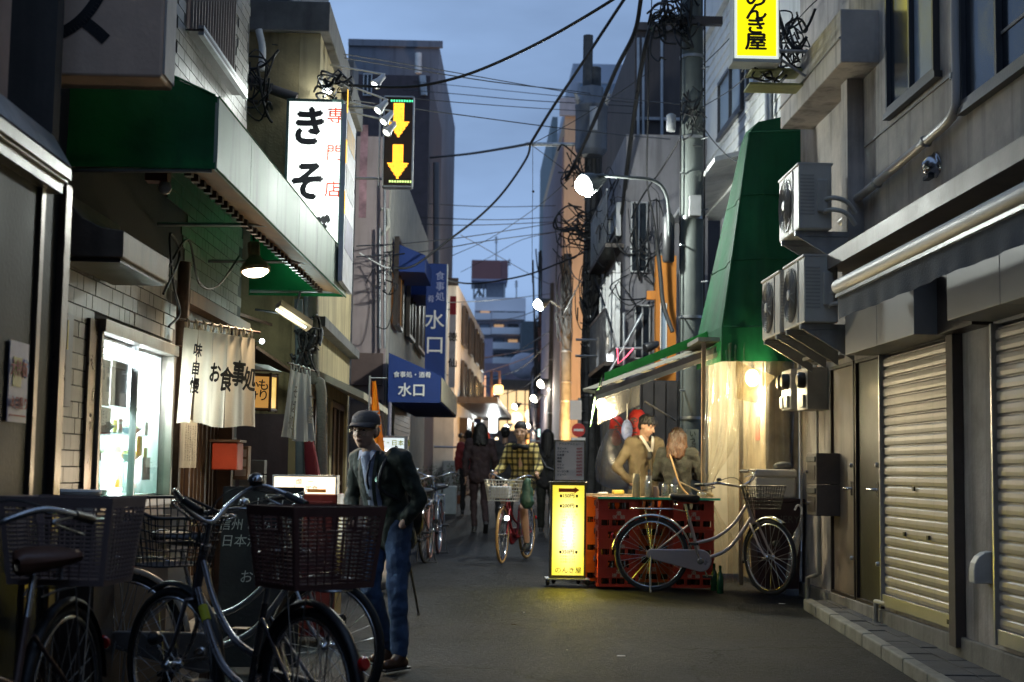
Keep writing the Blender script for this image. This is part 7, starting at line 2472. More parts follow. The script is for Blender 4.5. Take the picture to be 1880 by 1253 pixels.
# ================================================================== BICYCLES
TYRE = mat('tyre_rubber', (.02, .02, .02), .8, bump=.4, bs=150)
CREAMT = mat('cream_tyre', (.45, .27, .10), .7)
SEATM = mat('saddle_vinyl', (.018, .018, .02), .35)
SPK = mat('spoke_steel', (.5, .5, .5), .3, .9, var=0, bump=0)
def wheel(par, c, dirx, r=.335, tyre=TYRE, rim=CHROME, nsp=28, hero=False, tr=.018, M=None):
    c = V(c)
    ax = V((-dirx.y, dirx.x, 0)).normalized()
    def P(a, rr, o=0):
        p = c+dirx*(rr*math.cos(a))+V((0, 0, rr*math.sin(a)))+ax*o
        return p
    N = 48
    w_ = MB().tube([P(2*math.pi*i/N, r-tr) for i in range(N)], tr, 8, True).build('wheel', tyre, par, False)
    m_ = MB()
    for (ra, rb, o1, o2) in ((r-tr*2+.001, r-tr*2-.014, -.012, -.009), (r-tr*2+.001, r-tr*2-.014, .009, .012), (r-tr*2-.010, r-tr*2-.014, -.012, .012)):
        for i in range(N):
            a, b = 2*math.pi*i/N, 2*math.pi*(i+1)/N
            m_.add([P(a, ra, o1), P(b, ra, o1), P(b, rb, o1), P(a, rb, o1), P(a, ra, o2), P(b, ra, o2), P(b, rb, o2), P(a, rb, o2)], [(0, 1, 2, 3), (7, 6, 5, 4), (0, 4, 5, 1), (3, 2, 6, 7)], True)
    m_.build('rim', rim, w_, False)
    m_ = MB()
    sp_src = None
    for i in range(nsp):
        a = 2*math.pi*i/nsp
        a2 = a+(.55 if (i//2) % 2 else -.55)
        s_ = 1 if i % 2 else -1
        pts = [P(a2, .022, .03*s_), P(a, r-tr*2-.012, 0)]
        if hero:
            MB().tube(pts, .0014, 4, caps=False).build('spoke', SPK, w_, False)
        else:
            m_.tube(pts, .0014, 4, caps=False)
    if not hero:
        o = m_.build('spokes', SPK, w_, False)
        o['kind'] = 'stuff'
    MB().lathe([(.008, -.055), (.014, -.05), (.026, -.034), (.026, -.03), (.014, -.025), (.014, .025), (.026, .03), (.026, .034), (.014, .05), (.008, .055)], c, ax, 12).build('hub', CHROME, w_, False)
    return w_
def fender(par, c, dirx, a0, a1, r, m, w_=.024):
    ax = V((-dirx.y, dirx.x, 0)).normalized()
    c = V(c)
    mb = MB()
    N = 20
    prof = [(-w_, -.012), (-w_*.7, .002), (0, .008), (w_*.7, .002), (w_, -.012)]
    vs = []
    for i in range(N+1):
        a = a0+(a1-a0)*i/N
        for (o, h_) in prof:
            vs.append(c+dirx*((r+h_)*math.cos(a))+V((0, 0, (r+h_)*math.sin(a)))+ax*o)
    fs = [(i*5+k, i*5+k+1, (i+1)*5+k+1, (i+1)*5+k) for i in range(N) for k in range(4)]
    mb.add(vs, fs, True)
    o = mb.build('mudguard', m, par, False)
    sm_ = o.modifiers.new('solid', 'SOLIDIFY')
    sm_.thickness = .002
    return o
def basket_wire(par, c, dirx, m, wt=.36, lt=.30, wb_=.28, lb_=.22, h=.24, nx=9, nz=6, name='basket', r=.0028, bow=0):
    ax = V((-dirx.y, dirx.x, 0)).normalized()
    c = V(c)
    mb = MB()
    def ring(t):
        w_ = wb_+(wt-wb_)*t
        l_ = lb_+(lt-lb_)*t
        pts = []
        for (sx, sy) in ((-1, -1), (1, -1), (1, 1), (-1, 1)):
            for k in range(4):
                a = {(-1, -1): math.pi, (1, -1): 1.5*math.pi, (1, 1): 0, (-1, 1): .5*math.pi}[(sx, sy)]+k*math.pi/6
                rr = .04
                x = sx*(l_/2-rr)+rr*math.cos(a)
                y = sy*(w_/2-rr)+rr*math.sin(a)
                pts.append(c+dirx*x+ax*y+V((0, 0, h*t+bow*t*x)))
        return pts
    for k in range(nz+1):
        t = k/nz
        mb.tube(ring(t), r*(2.2 if k == nz else (1.6 if k == 0 else 1)), 5, True)
    rb, rt = ring(0), ring(1)
    def resample(ring_, n):
        P = ring_+[ring_[0]]
        L = [0]
        for i in range(len(P)-1):
            L.append(L[-1]+(P[i+1]-P[i]).length)
        out = []
        for k in range(n):
            d = L[-1]*k/n
            for i in range(len(P)-1):
                if L[i+1] >= d:
                    out.append(P[i].lerp(P[i+1], (d-L[i])/max(1e-6, L[i+1]-L[i])))
                    break
        return out
    n = nx*4
    A, B = resample(rb, n), resample(rt, n)
    for a, b in zip(A, B):
        mb.tube([a, b], r, 4, caps=False)
    for k in range(1, nx):
        t = k/nx-.5
        mb.tube([c+dirx*(lb_*t)-ax*(wb_/2), c+dirx*(lb_*t)+ax*(wb_/2)], r, 4, caps=False)
        mb.tube([c+ax*(wb_*t)-dirx*(lb_/2), c+ax*(wb_*t)+dirx*(lb_/2)], r, 4, caps=False)
    return mb.build(name, m, par, False)
def basket_plastic(par, c, dirx, m, wt=.40, lt=.32, wb_=.33, lb_=.25, h=.25, rows=17, cols=9, name='basket'):
    """slatted plastic basket: solid rim, corner posts, horizontal slats, handle holes"""
    ax = V((-dirx.y, dirx.x, 0)).normalized()
    c = V(c)
    def corner(sx, sy, t):
        return c+dirx*(sx*(lb_+(lt-lb_)*t)/2)+ax*(sy*(wb_+(wt-wb_)*t)/2)+V((0, 0, h*t))
    root = None
    sides = [((-1, -1), (-1, 1)), ((-1, 1), (1, 1)), ((1, 1), (1, -1)), ((1, -1), (-1, -1))]
    mb = MB()
    for (a, b) in sides:
        def Pt(u, t, off=0):
            p = corner(*a, t).lerp(corner(*b, t), u)
            nrm = ((corner(*b, 0)-corner(*a, 0)).cross(V((0, 0, 1)))).normalized()
            return p+nrm*off
        def bar(u0, u1, t0, t1, off=.0):
            P = [Pt(u0, t0), Pt(u1, t0), Pt(u1, t1), Pt(u0, t1)]
            nrm = (P[1]-P[0]).cross(P[3]-P[0]).normalized()*.003
            q = [p+nrm*(1+off) for p in P]
            mb.poly(q, nrm*-2)
        bar(0, 1, .88, 1, .35)
        bar(0, 1, 0, .05, .35)
        bar(0, .05, .05, .88, .35)
        bar(.95, 1, .05, .88, .35)
        hole = (.34, .66, .72, .84)
        rh = .83/rows
        for k in range(rows):
            t0 = .05+k*rh
            t1 = t0+rh*.44
            if t1 > hole[2] and t0 < hole[3]+.04:
                bar(.05, hole[0], t0, t1)
                bar(hole[1], .95, t0, t1)
            else:
                bar(.05, .95, t0, t1)
        for k in range(1, cols):
            u = .05+.9*k/cols
            top = hole[2] if hole[0]-.01 < u < hole[1]+.01 else .88
            bar(u-.005, u+.005, .05, top, -.9)
        bar(hole[0]-.03, hole[0], hole[2]-.02, .88, .6)
        bar(hole[1], hole[1]+.03, hole[2]-.02, .88, .6)
        bar(hole[0]-.03, hole[1]+.03, hole[2]-.04, hole[2]-.005, .6)
    o = mb.build(name, m, par, False)
    fl = MB()
    for k in range(8):
        t = (k+.5)/8-.5
        fl.obox(c+dirx*(lb_*t)+V((0, 0, .004)), dirx*.008, ax*(wb_/2), V((0, 0, .002)))
    fl.build('basket_floor', m, o, False)
    return o
def bicycle(lb, loc, rz, frame, steer=0, basket=None, rear=None, tyre=TYRE, fend=CHROME, hero=False, chain=True, stand='side', sad=SEATM, grp=None, rack=True, lampon=False, scale=1, bm=None, rm=None, grip=BLACK, handle=CHROME, pedal_a=.6, rise=1.0):
    t = thing('bicycle', lb, 'bicycle', loc, grp, rz, scale)
    r = .335
    X = V((1, 0, 0))
    ra, fa = V((0, 0, r)), V((1.08, 0, r))
    bb = V((.44, 0, .29))
    ht, hb = V((.845, 0, .84)), V((.90, 0, .67))
    axs = (ht-hb).normalized()
    def st(p):
        p = V(p)
        q = Matrix.Rotation(steer, 4, axs) @ (p-hb)
        return q+hb
    fd = (Matrix.Rotation(steer, 3, axs) @ X)
    fdir = V((fd.x, fd.y, 0)).normalized()
    fax = st(fa)
    fax.z = r
    # frame
    fr = MB()
    fr.tube(smoothpts([ht.lerp(hb, .2), (.74, 0, .63), (.58, 0, .50), (.385, 0, .44)], 5), .0145, 8)
    fr.tube(smoothpts([ht.lerp(hb, .9), (.80, 0, .54), (.66, 0, .38), bb], 5), .0165, 8)
    st0 = V((.335, 0, .66))
    fr.tube([bb, st0], .0145, 8)
    fr.tube([ht+axs*.01, hb-axs*.01], .019, 10)
    fr.lathe([(.022, -.04), (.022, .04)], bb, (0, 1, 0), 12)
    for s_ in (-1, 1):
        fr.tube([bb+V((-.03, .025*s_, 0)), ra+V((0, .06*s_, 0))], .009, 6)
        fr.tube([st0+V((-.01, .02*s_, -.06)), ra+V((0, .06*s_, 0))], .008, 6)
    fr.build('frame', frame, t, False)
    MB().tube([st0, st0+(st0-bb).normalized()*.14], .0125, 8).build('seat_post', CHROME, t, False)
    # saddle
    sp_ = st0+(st0-bb).normalized()*.16
    m_ = MB()
    def sadf(u, v):
        a = 2*math.pi*u
        k = v
        wd = .105*(1-k)**1.2+.022+.02*(1-k)
        hh = .032*(1.0 if 0 < k < 1 else .6)
        if k in (0, 1):
            wd *= .55
        return V((sp_.x-.13+.27*k, wd*math.cos(a), sp_.z+.03+(hh if math.sin(a) > 0 else hh*1.3)*math.sin(a)+.02*(1-k)**2))
    m_.sheet(sadf, 16, 10)
    m_.build('saddle', sad, t, False)
    for s_ in (-1, 1):
        sg = MB()
        for k in range(5):
            sg.tube([V((sp_.x-.09+.0*k, .05*s_+.012*math.cos(j), sp_.z-.04+.012*k+.002*j)) if 0 else V((sp_.x-.08+.016*math.cos(j*1.05), .05*s_+.016*math.sin(j*1.05), sp_.z-.035+.01*k+.0016*j)) for j in range(7)], .0025, 4)
        sg.build('seat_spring', CHROME, t, False)
    # fork
    fk = MB()
    fk.tube([st(hb), st(hb-axs*.04)], .017, 8)
    for s_ in (-1, 1):
        e = fax+V((-fdir.y, fdir.x, 0))*(.05*s_)
        mid = st(hb-axs*.04)+V((-fdir.y, fdir.x, 0))*(.045*s_)
        lowr = e.lerp(mid, .35)-fdir*.02
        fk.tube([st(hb-axs*.04), mid, lowr, e], [.012, .011, .009, .007], 7)
    fk.build('fork', frame, t, False)
    wheel(t, ra, X, r, tyre, hero=hero)
    wheel(t, fax, fdir, r, tyre, hero=hero)
    fender(t, ra, X, .12, 3.05, r+.022, fend)
    fender(t, fax, fdir, 1.05, 3.35, r+.022, fend)
    # stem & handlebar
    s0 = st(ht+axs*.01)
    s1 = st(ht+axs*.13)
    MB().tube([s0, s1], .0125, 8).lathe([(.022, 0), (.022, .02)], s0, axs, 12).build('stem', handle, t, False)
    hp = []
    base = ht+axs*.13
    for (dx, dy, dz) in ((-.30, -.275, .035), (-.17, -.265, .055), (-.05, -.215, .07), (.02, -.12, .035), (0, 0, 0), (.02, .12, .035), (-.05, .215, .07), (-.17, .265, .055), (-.30, .275, .035)):
        hp.append(st(base+V((dx, dy, dz*rise))))
    hbar = MB().tube(smoothpts(hp, 6), .011, 8).build('handlebar', handle, t, False)
    for (a, b) in ((0, 1), (8, 7)):
        MB().tube([hp[a]+(hp[a]-hp[b]).normalized()*.01, hp[a].lerp(hp[b], .85)], [.017, .0155], 9).build('grip', grip, hbar, False)
    for (a, b, c_) in ((0, 1, 2), (8, 7, 6)):
        MB().tube(smoothpts([hp[b]+V((0, 0, -.01)), hp[b].lerp(hp[c_], .4)+V((0, 0, -.03))+fdir*.05, hp[a].lerp(hp[b], .35)+V((0, 0, -.055))], 5), .0055, 6).build('brake_lever', CHROME, t, False)
        MB().tube(smoothpts([hp[b]+fdir*.04, hp[b].lerp(st(base), .5)+fdir*.13+V((0, 0, .07)), st(base)+fdir*.07+V((0, 0, -.05)), st(hb)+fdir*.03], 6), .0035, 5).build('brake_cable', CABLE, t, False)
    q = hp[2]+V((0, 0, .02))
    MB().lathe([(.024, 0), (.026, .012), (.018, .026), (0, .03)], q, n=12).build('bell', CHROME if not hero else BLACK, t, False)
    # drive
    if chain:
        o_ = []
        for a in [math.pi*.5+math.pi*k/8 for k in range(9)]:
            o_.append((ra.x+.045*math.cos(a), -.075, ra.z+.005+.045*math.sin(a)))
        for a in [-math.pi*.5+math.pi*k/10 for k in range(11)]:
            o_.append((bb.x+.10*math.cos(a), -.075, bb.z+.10*math.sin(a)))
        inn = MB().poly(o_, (0, .03, 0))
        inn.build('chain_case', frame, t, False, bevel=.008)
        MB().lathe([(.03, 0), (.034, .004), (.02, .008)], bb+V((0, -.076, 0)), (0, -1, 0), 16).build('crank_boss', CHROME, t, False)
    cr_ = MB()
    pa = V((math.cos(pedal_a), 0, math.sin(pedal_a)))*.165
    for s_ in (-1, 1):
        p_ = bb+V((0, .095*s_, 0))+pa*s_
        cr_.tube([bb+V((0, .09*s_, 0)), p_], .009, 6)
    cr_.tube([bb+V((0, -.095, 0)), bb+V((0, .095, 0))], .01, 6)
    co = cr_.build('crank', CHROME, t, False)
    for s_ in (-1, 1):
        p_ = bb+V((0, .095*s_, 0))+pa*s_
        MB().box(p_.x-.045, p_.x+.045, p_.y, p_.y+.085*s_, p_.z-.012, p_.z+.012).build('pedal', BLACK, t, False, bevel=.004)
    # rack
    if rack:
        m_ = MB()
        zr = 2*r+.075
        for s_ in (-1, 1):
            m_.tube([(.30, .03*s_, zr-.02), (.2, .06*s_, zr), (-.18, .06*s_, zr), (-.2, 0, zr)], .005, 5)
            m_.tube([(-.06, .06*s_, zr), (0, .065*s_, r)], .004, 5).tube([(.08, .06*s_, zr), (.0, .065*s_, r)], .004, 5)
        for k in range(4):
            m_.tube([(-.12+.1*k, -.06, zr), (-.12+.1*k, .06, zr)], .004, 5)
        m_.build('rack', CHROME, t, False)
    MB().lathe([(.024, 0), (.028, .008), (.02, .018)], (-.37*math.cos(.3), 0, r+.37*math.sin(.3)+.05), (-1, 0, .2), 12).build('reflector', mat('red_reflector', (.6, .01, .01), .2, coat=1, bump=0), t, False)
    if stand == 'side':
        MB().tube([(0, -.07, r), (-.01, -.10, r*.5), (.0, -.16, 0.004)], .008, 6).build('kickstand', STEEL, t, False)
    elif stand == 'double':
        MB().tube([(0, -.075, r), (-.03, -.11, .05), (-.10, -.12, .008), (-.10, .12, .008), (-.03, .11, .05), (0, .075, r)], .008, 6).build('kickstand', STEEL, t, False)
    if basket == 'wire':
        b_ = st(hb+V((.20, 0, .10)))
        basket_wire(t, b_, fdir, bm or BLACK, wt=.40, wb_=.30, lt=.33, lb_=.24, h=.25, r=.0034, bow=.25)
    elif basket == 'wide_wire':
        basket_wire(t, st(hb+V((.20, 0, .06))), fdir, bm or CHROME, wt=.42, wb_=.34, lt=.30, lb_=.24, h=.24)
    elif basket == 'plastic':
        basket_plastic(t, st(hb+V((.20, 0, .08))), fdir, bm or BLACK)
    elif basket == 'small':
        basket_wire(t, st(hb+V((.17, 0, .12))), fdir, bm or BLACK, wt=.34, wb_=.26, lt=.26, lb_=.2, h=.2)
    if rear == 'plastic':
        basket_plastic(t, V((-.02, 0, 2*r+.08)), X, rm or BLACK, wt=.42, wb_=.35, lt=.34, lb_=.28, h=.31, name='rear_basket')
    lp_ = st(fa+V((.10, .07, .20))) if lampon else st(fa+V((.02, .07, .12)))
    m_ = MB().lathe([(.018, -.03), (.03, .0), (.032, .02), (.026, .022)], lp_, fdir, 12)
    lo = m_.build('headlight', BLACK, t, False)
    if lampon:
        MB().lathe([(.027, .0225), (.02, .03), (0, .033)], lp_, fdir, 12).build('lamp_lens', emis('bike_lamp', (.8, .9, 1), 30), lo, False)
    return t
SILV = mat('silver_pink_frame', (.50, .43, .42), .32, .55, var=.06)
# hero silver bicycle by the crates
gp = G(1196, 1086)
bicycle('silver ladies bicycle with front basket parked against the beer crates', (gp.x, gp.y, gz(gp.y)-.002), math.radians(-10), SILV, steer=math.radians(-52), basket='small', hero=True, scale=1.07, bm=mat('dull_wire', (.05, .045, .04), .5, .5), pedal_a=-1.2)
# foreground bicycles
DK = mat('dark_frame', (.03, .03, .035), .35, .4)
BROWNP = mat('brown_plastic_basket', (.13, .058, .05), .6, var=.1)
GREYP = mat('grey_plastic_basket', (.27, .20, .19), .6, var=.1)
GUN = mat('gunmetal_frame', (.20, .19, .2), .28, .8)
rw, fw_ = V((-.66, 5.95, 0)), V((-1.40, 6.85, 0))
d = fw_-rw
bA = bicycle('dark bicycle with black wire front basket and brown plastic rear basket in the foreground', (rw.x, rw.y, gz(rw.y)), math.atan2(d.y, d.x), GUN, steer=math.radians(8), basket='wire', rear='plastic', scale=1.07, bm=BLACK, rm=BROWNP, stand='double', fend=BLACK, pedal_a=.2, rise=2.1)
MB().ball((.80, -.215, 1.145), .034, 14, 9).lathe([(.012, 0), (.012, .04)], (.80, -.215, 1.10), n=8).build('bell', BLACK, bA, False)
yl = mat('yellow_registration_sticker', (.6, .6, .02), .5, var=.2)
MB().tube([(.872, 0, .60+.0), (.878, 0, .62)], .0, 4) if 0 else None
MB().lathe([(.0205, 0), (.0205, .07)], (.805, 0, .548), (.12, 0, .18), 12).build('sticker', yl, bA, False)
bicycle('bicycle with grey plastic rear basket and brown saddle at the left edge, nearest', (-1.60, 5.75, gz(5.7)), math.radians(-97), mat('brownish_frame', (.16, .11, .10), .35, .6), rear='plastic', rm=GREYP, scale=1.10, stand='double', fend=BLACK, sad=mat('brown_saddle_cover', (.12, .05, .03), .5))
bicycle('bicycle with cream mudguard half hidden behind the brown basket', (-1.83, 7.6, gz(7.6)), math.radians(-8), mat('silver_frame', (.45, .45, .46), .3, .8), basket=None, scale=1.04, stand='double', fend=mat('cream_mudguard', (.55, .47, .36), .4), steer=math.radians(-25))
# bicycle standing on the left in mid street
gp = G(778, 1046)
bicycle('black bicycle with front basket parked facing up the street on the left', (gp.x-.02, gp.y+1.05, gz(gp.y)), math.radians(-101), DK, basket='small', stand='double', scale=1.0, bm=BLACK, steer=math.radians(8))
# red-brown second one behind
bicycle('second bicycle with pinkish wheel parked behind the black one on the left', (gp.x+.10, gp.y+2.4, gz(gp.y+2)), math.radians(-94), DK, basket=None, stand='double', tyre=mat('pink_tyre', (.3, .16, .14), .7))
# the ridden bicycle
gp = G(920, 1036)
RF = mat('red_frame', (.25, .015, .02), .35)
ca = math.radians(-90-18)
RB = V((gp.x-1.08*math.cos(ca), gp.y-1.08*math.sin(ca), 0))
rb = bicycle('red ladies bicycle with wire basket and lit lamp ridden by the girl', (RB.x, RB.y, gz(gp.y+.3)), ca, RF, steer=math.radians(6), basket='wide_wire', tyre=CREAMT, stand=None, lampon=True, bm=mat('pale_wire', (.45, .44, .4), .35, .6), pedal_a=-1.45)
# ================================================================== PEOPLE
def plaid():
    m = mat('yellow_plaid_cloth', (.50, .40, .14), .9, var=.1, bump=.3, bs=100)
    t = m.node_tree
    L = t.links.new
    b = t.nodes['Principled BSDF']
    tcn = [x for x in t.nodes if x.type == 'TEX_COORD'][0]
    src = b.inputs['Base Color'].links[0].from_socket
    for dr, sc_ in (('Y', 4.6), ('Z', 4.2)):
        wv = t.nodes.new('ShaderNodeTexWave')
        wv.bands_direction = dr
        wv.inputs['Scale'].default_value = sc_
        wv.inputs['Distortion'].default_value = .6
        L(tcn.outputs['Object'], wv.inputs[0])
        mr = t.nodes.new('ShaderNodeMapRange')
        mr.inputs[1].default_value = .5
        mr.inputs[2].default_value = .8
        mr.inputs[3].default_value = 1
        mr.inputs[4].default_value = .22
        L(wv.outputs['Fac'], mr.inputs[0])
        vm = t.nodes.new('ShaderNodeVectorMath')
        vm.operation = 'SCALE'
        L(src, vm.inputs[0])
        L(mr.outputs[0], vm.inputs['Scale'])
        src = vm.outputs[0]
    L(src, b.inputs['Base Color'])
    return m
FOLD = D.textures.new('folds', 'CLOUDS')
FOLD.noise_scale = .085
FOLD.noise_depth = 2
HAIRT = D.textures.new('hair_strands', 'CLOUDS')
HAIRT.noise_scale = .03
def cloth_mods(o, vox, disp=.02, tex=None, it=6):
    r = o.modifiers.new('remesh', 'REMESH')
    r.mode = 'VOXEL'
    r.voxel_size = vox
    r.use_smooth_shade = True
    s = o.modifiers.new('smooth', 'SMOOTH')
    s.iterations = it
    s.factor = .5
    if disp:
        d = o.modifiers.new('fold', 'DISPLACE')
        d.texture = tex or FOLD
        d.strength = disp
        d.mid_level = .5
        d.texture_coords = 'LOCAL'
SKIN = mat('skin', (.42, .25, .17), .5, var=.08, sc=14, bump=.08)
SKINO = mat('old_skin', (.62, .39, .28), .5, var=.15, sc=18, bump=.2)
LIP = mat('lip', (.28, .10, .08), .45, var=0, bump=0)
EYEW = mat('eye_white', (.5, .48, .45), .3, var=0, bump=0)
def hairmat(name, col, var):
    m = mat(name, col, .42, var=var, sc=9, bump=1, bs=9, spec=.4)
    t = m.node_tree
    tcn = [x for x in t.nodes if x.type == 'TEX_COORD'][0]
    mp_ = t.nodes.new('ShaderNodeMapping')
    mp_.inputs['Scale'].default_value = (9, 9, .7)
    t.links.new(tcn.outputs['Object'], mp_.inputs[0])
    for n in t.nodes:
        if n.type == 'TEX_NOISE':
            t.links.new(mp_.outputs[0], n.inputs[0])
    return m
HAIRK = hairmat('black_hair', (.010, .009, .009), .5)
HAIRB = hairmat('brown_orange_hair', (.075, .032, .013), .75)
_t = HAIRB.node_tree
_b = _t.nodes['Principled BSDF']
_s = _b.inputs['Base Color'].links[0].from_socket
_tc = [x for x in _t.nodes if x.type == 'TEX_COORD'][0]
_sp = _t.nodes.new('ShaderNodeSeparateXYZ')
_t.links.new(_tc.outputs['Object'], _sp.inputs[0])
_mr = _t.nodes.new('ShaderNodeMapRange')   # dark regrown roots at the crown, dyed ends
_mr.inputs[1].default_value = 1.50
_mr.inputs[2].default_value = 1.66
_mr.inputs[3].default_value = 1
_mr.inputs[4].default_value = .2
_t.links.new(_sp.outputs[2], _mr.inputs[0])
_vm = _t.nodes.new('ShaderNodeVectorMath')
_vm.operation = 'SCALE'
_t.links.new(_s, _vm.inputs[0])
_t.links.new(_mr.outputs[0], _vm.inputs['Scale'])
_t.links.new(_vm.outputs[0], _b.inputs['Base Color'])
JD = dict(pelvis=(0, 0, .93), waist=(0, .0, 1.06), chest=(0, 0, 1.24), neck=(0, -.01, 1.42), head=(0, .02, 1.575),
          shL=(.175, 0, 1.38), elL=(.235, -.02, 1.11), haL=(.23, .06, .87), shR=(-.175, 0, 1.38), elR=(-.235, -.02, 1.11), haR=(-.23, .06, .87),
          hiL=(.09, 0, .90), knL=(.10, .02, .49), anL=(.10, -.01, .09), hiR=(-.09, 0, .90), knR=(-.10, .02, .49), anR=(-.10, -.01, .09))
def person(lb, loc, rz, top, bottom, hair, skin=SKIN, J=None, scale=1, F=(0, -1, 0), Lv=(1, 0, 0), look=(0, 0), hairstyle='short', coat=.0, shoes=None, bare_legs=False, vox=.012, hands=True, shirt=None, hood=None, faceless=False, w_=1.0, parent_thing=None, toes=(0, 0), sleeve_r=1.0, leg_r=1.0, fist=False, group=None):
    Fv, Ls = V(F), V(Lv)
    j = dict(JD)
    j.update(J or {})
    P = {k: Ls*v[0]+Fv*v[1]+V((0, 0, v[2])) for k, v in j.items() if isinstance(v, tuple)}
    t = thing('person', lb, 'person', loc, group, rz, scale)
    # head frame
    yaw, pitch = look
    hf = (Matrix.Rotation(yaw, 3, 'Z') @ Fv)
    hs = (Matrix.Rotation(yaw, 3, 'Z') @ Ls)
    rm = Matrix.Rotation(pitch, 3, hs)
    hf = rm @ hf
    hu = rm @ V((0, 0, 1))
    H = P['head']
    def hp(a, b, c):
        return H+hs*a+hf*b+hu*c
    rot = Matrix((hs, hf, hu)).transposed()
    b = MB()
    b.ball(hp(0, -.012, .03), 1, 18, 12, (.074, .092, .088), rot)
    b.ball(hp(0, .018, -.02), 1, 16, 10, (.062, .070, .082), rot)
    b.ball(hp(0, .038, -.072), 1, 12, 8, (.036, .038, .034), rot)
    b.cap(P['neck']+V((0, 0, -.05)), hp(0, -.015, -.05), .052, .048)
    if not faceless:
        b.cap(hp(0, .082, .012), hp(0, .102, -.022), .009, .014, 8)
        b.ball(hp(0, .085, -.028), 1, 8, 6, (.018, .012, .008), rot)
        for s_ in (-1, 1):
            b.ball(hp(.076*s_, -.008, -.005), 1, 8, 8, (.009, .020, .032), rot)
            b.ball(hp(.034*s_, .060, -.026), 1, 8, 6, (.022, .018, .02), rot)
            b.ball(hp(.028*s_, .070, .028), 1, 8, 6, (.024, .014, .008), rot)
        b.ball(hp(0, .083, -.053), 1, 10, 6, (.024, .010, .008), rot)
    if hands:
        for sd, s_ in (('L', 1), ('R', -1)):
            h_ = P['ha'+sd]
            e = P['el'+sd]
            d = (h_-e).normalized()
            b.cap(h_-d*.10, h_-d*.01, .030, .026)
            if j.get('hid'+sd):
                continue
            sd_v = Fv if not fist else Fv
            side = (sd_v-d*sd_v.dot(d))
            if side.length < .1:
                side = Ls
            side.normalize()
            nn = d.cross(side).normalized()
            b.ball(h_+d*.04, 1, 10, 8, (.040, .016, .048), Matrix((side, nn, d)).transposed())
            for k in range(4):
                o_ = side*(.030-.020*k)
                l_ = (.032, .038, .036, .028)[k]
                r0 = h_+d*.075+o_
                cu_ = nn*(-.6*s_) if not fist else nn*(-1.0*s_)
                m1 = r0+(d+cu_*.35).normalized()*l_
                m2 = m1+(d*.6+cu_).normalized()*l_*.75
                b.cap(r0-d*.02, m1, .0095, .0085, 8)
                b.cap(m1, m2, .0085, .0075, 8)
            b.cap(h_+d*.02+side*.03, h_+d*.055+side*.052-nn*.01*s_, .011, .009, 8)
    if bare_legs:
        for sd in 'LR':
            b.cap(P['hi'+sd], P['kn'+sd], .075*leg_r, .052*leg_r)
            b.cap(P['kn'+sd], P['kn'+sd].lerp(P['an'+sd], .35), .052*leg_r, .053*leg_r)
            b.cap(P['kn'+sd].lerp(P['an'+sd], .35), P['an'+sd], .053*leg_r, .032)
        b.cap(P['pelvis'], P['neck'], .08, .05)
    else:
        b.cap(P['chest'], P['neck'], .07, .05)
        for sd in 'LR':
            b.cap(P['chest'], P['sh'+sd], .05, .045)
            b.cap(P['sh'+sd], P['el'+sd], .038, .03)
            b.cap(P['el'+sd], P['ha'+sd], .03, .025)
    if bare_legs:
        for sd in 'LR':
            b.cap(P['chest'], P['sh'+sd], .05, .045)
            b.cap(P['sh'+sd], P['el'+sd], .038, .03)
            b.cap(P['el'+sd], P['ha'+sd], .03, .025)
    o = b.build('body', skin, t, False)
    cloth_mods(o, .0065, 0, it=3)
    if not faceless:
        for s_ in (-1, 1):
            e = MB()
            e.ball(hp(.030*s_, .073, .008), 1, 10, 6, (.0125, .006, .0045), rot)
            eo = e.build('eye', INK, t, False)
            MB().tube([hp(.014*s_, .0855, .031), hp(.030*s_, .083, .036), hp(.046*s_, .073, .031)], [.003, .0035, .002], 5).build('eyebrow', hair, t, False)
        MB().tube([hp(-.022, .083, -.053), hp(0, .0925, -.051), hp(.022, .083, -.053)], [.002, .0042, .002], 6).build('mouth', LIP, t, False)
    # hair
    if hairstyle:
        hm = MB()
        hm.ball(hp(0, -.022, .045), 1, 16, 10, (.084, .095, .088), rot)
        if hairstyle in ('short', 'mop'):
            hm.ball(hp(0, -.055, -.005), 1, 12, 8, (.070, .050, .07), rot)
            if hairstyle == 'mop':
                for a in range(14):
                    an = a*.45
                    hm.cap(hp(.055*math.cos(an), .035*math.sin(an), .10), hp(.09*math.cos(an), .085*math.sin(an)-.01, .045-.02*(a % 2)), .026, .010, 8)
                for a in (-2, -1, 0, 1, 2):
                    hm.cap(hp(.022*a, .03, .10), hp(.027*a+.01, .088, .052-.008*(a % 2)), .02, .006, 8)
        elif hairstyle == 'bun':
            hm = MB()
            hm.ball(hp(0, -.018, .060), 1, 16, 10, (.081, .094, .078), rot)
            hm.ball(hp(0, -.11, .03), .035, 10, 8)
        else:
            ln = {'bob': .225, 'long': .36}[hairstyle]
            hm.ball(hp(0, -.045, .0), 1, 12, 8, (.085, .06, .09), rot)
            for a in range(11):
                an = math.pi*(1.0+a/10) if True else 0
                x, y = .078*math.cos(an), .075*math.sin(an)-.012
                fl = 1.42 if hairstyle == 'bob' else 1.2
                p1 = H+hs*(x*fl)+Vh(hf)*(y*fl-.01)+V((0, 0, -ln*(.92+.08*math.sin(a*2.3))))
                hm.cap(hp(x, y, .04), H.lerp(p1, .5)+hs*x*.5+Vh(hf)*y*.45, .030, .030, 8)
                hm.cap(H.lerp(p1, .5)+hs*x*.5+Vh(hf)*y*.45, p1, .034, .024, 8)
        ho = hm.build('hair', hair, t, False)
        cloth_mods(ho, .007, .009, HAIRT, it=3)
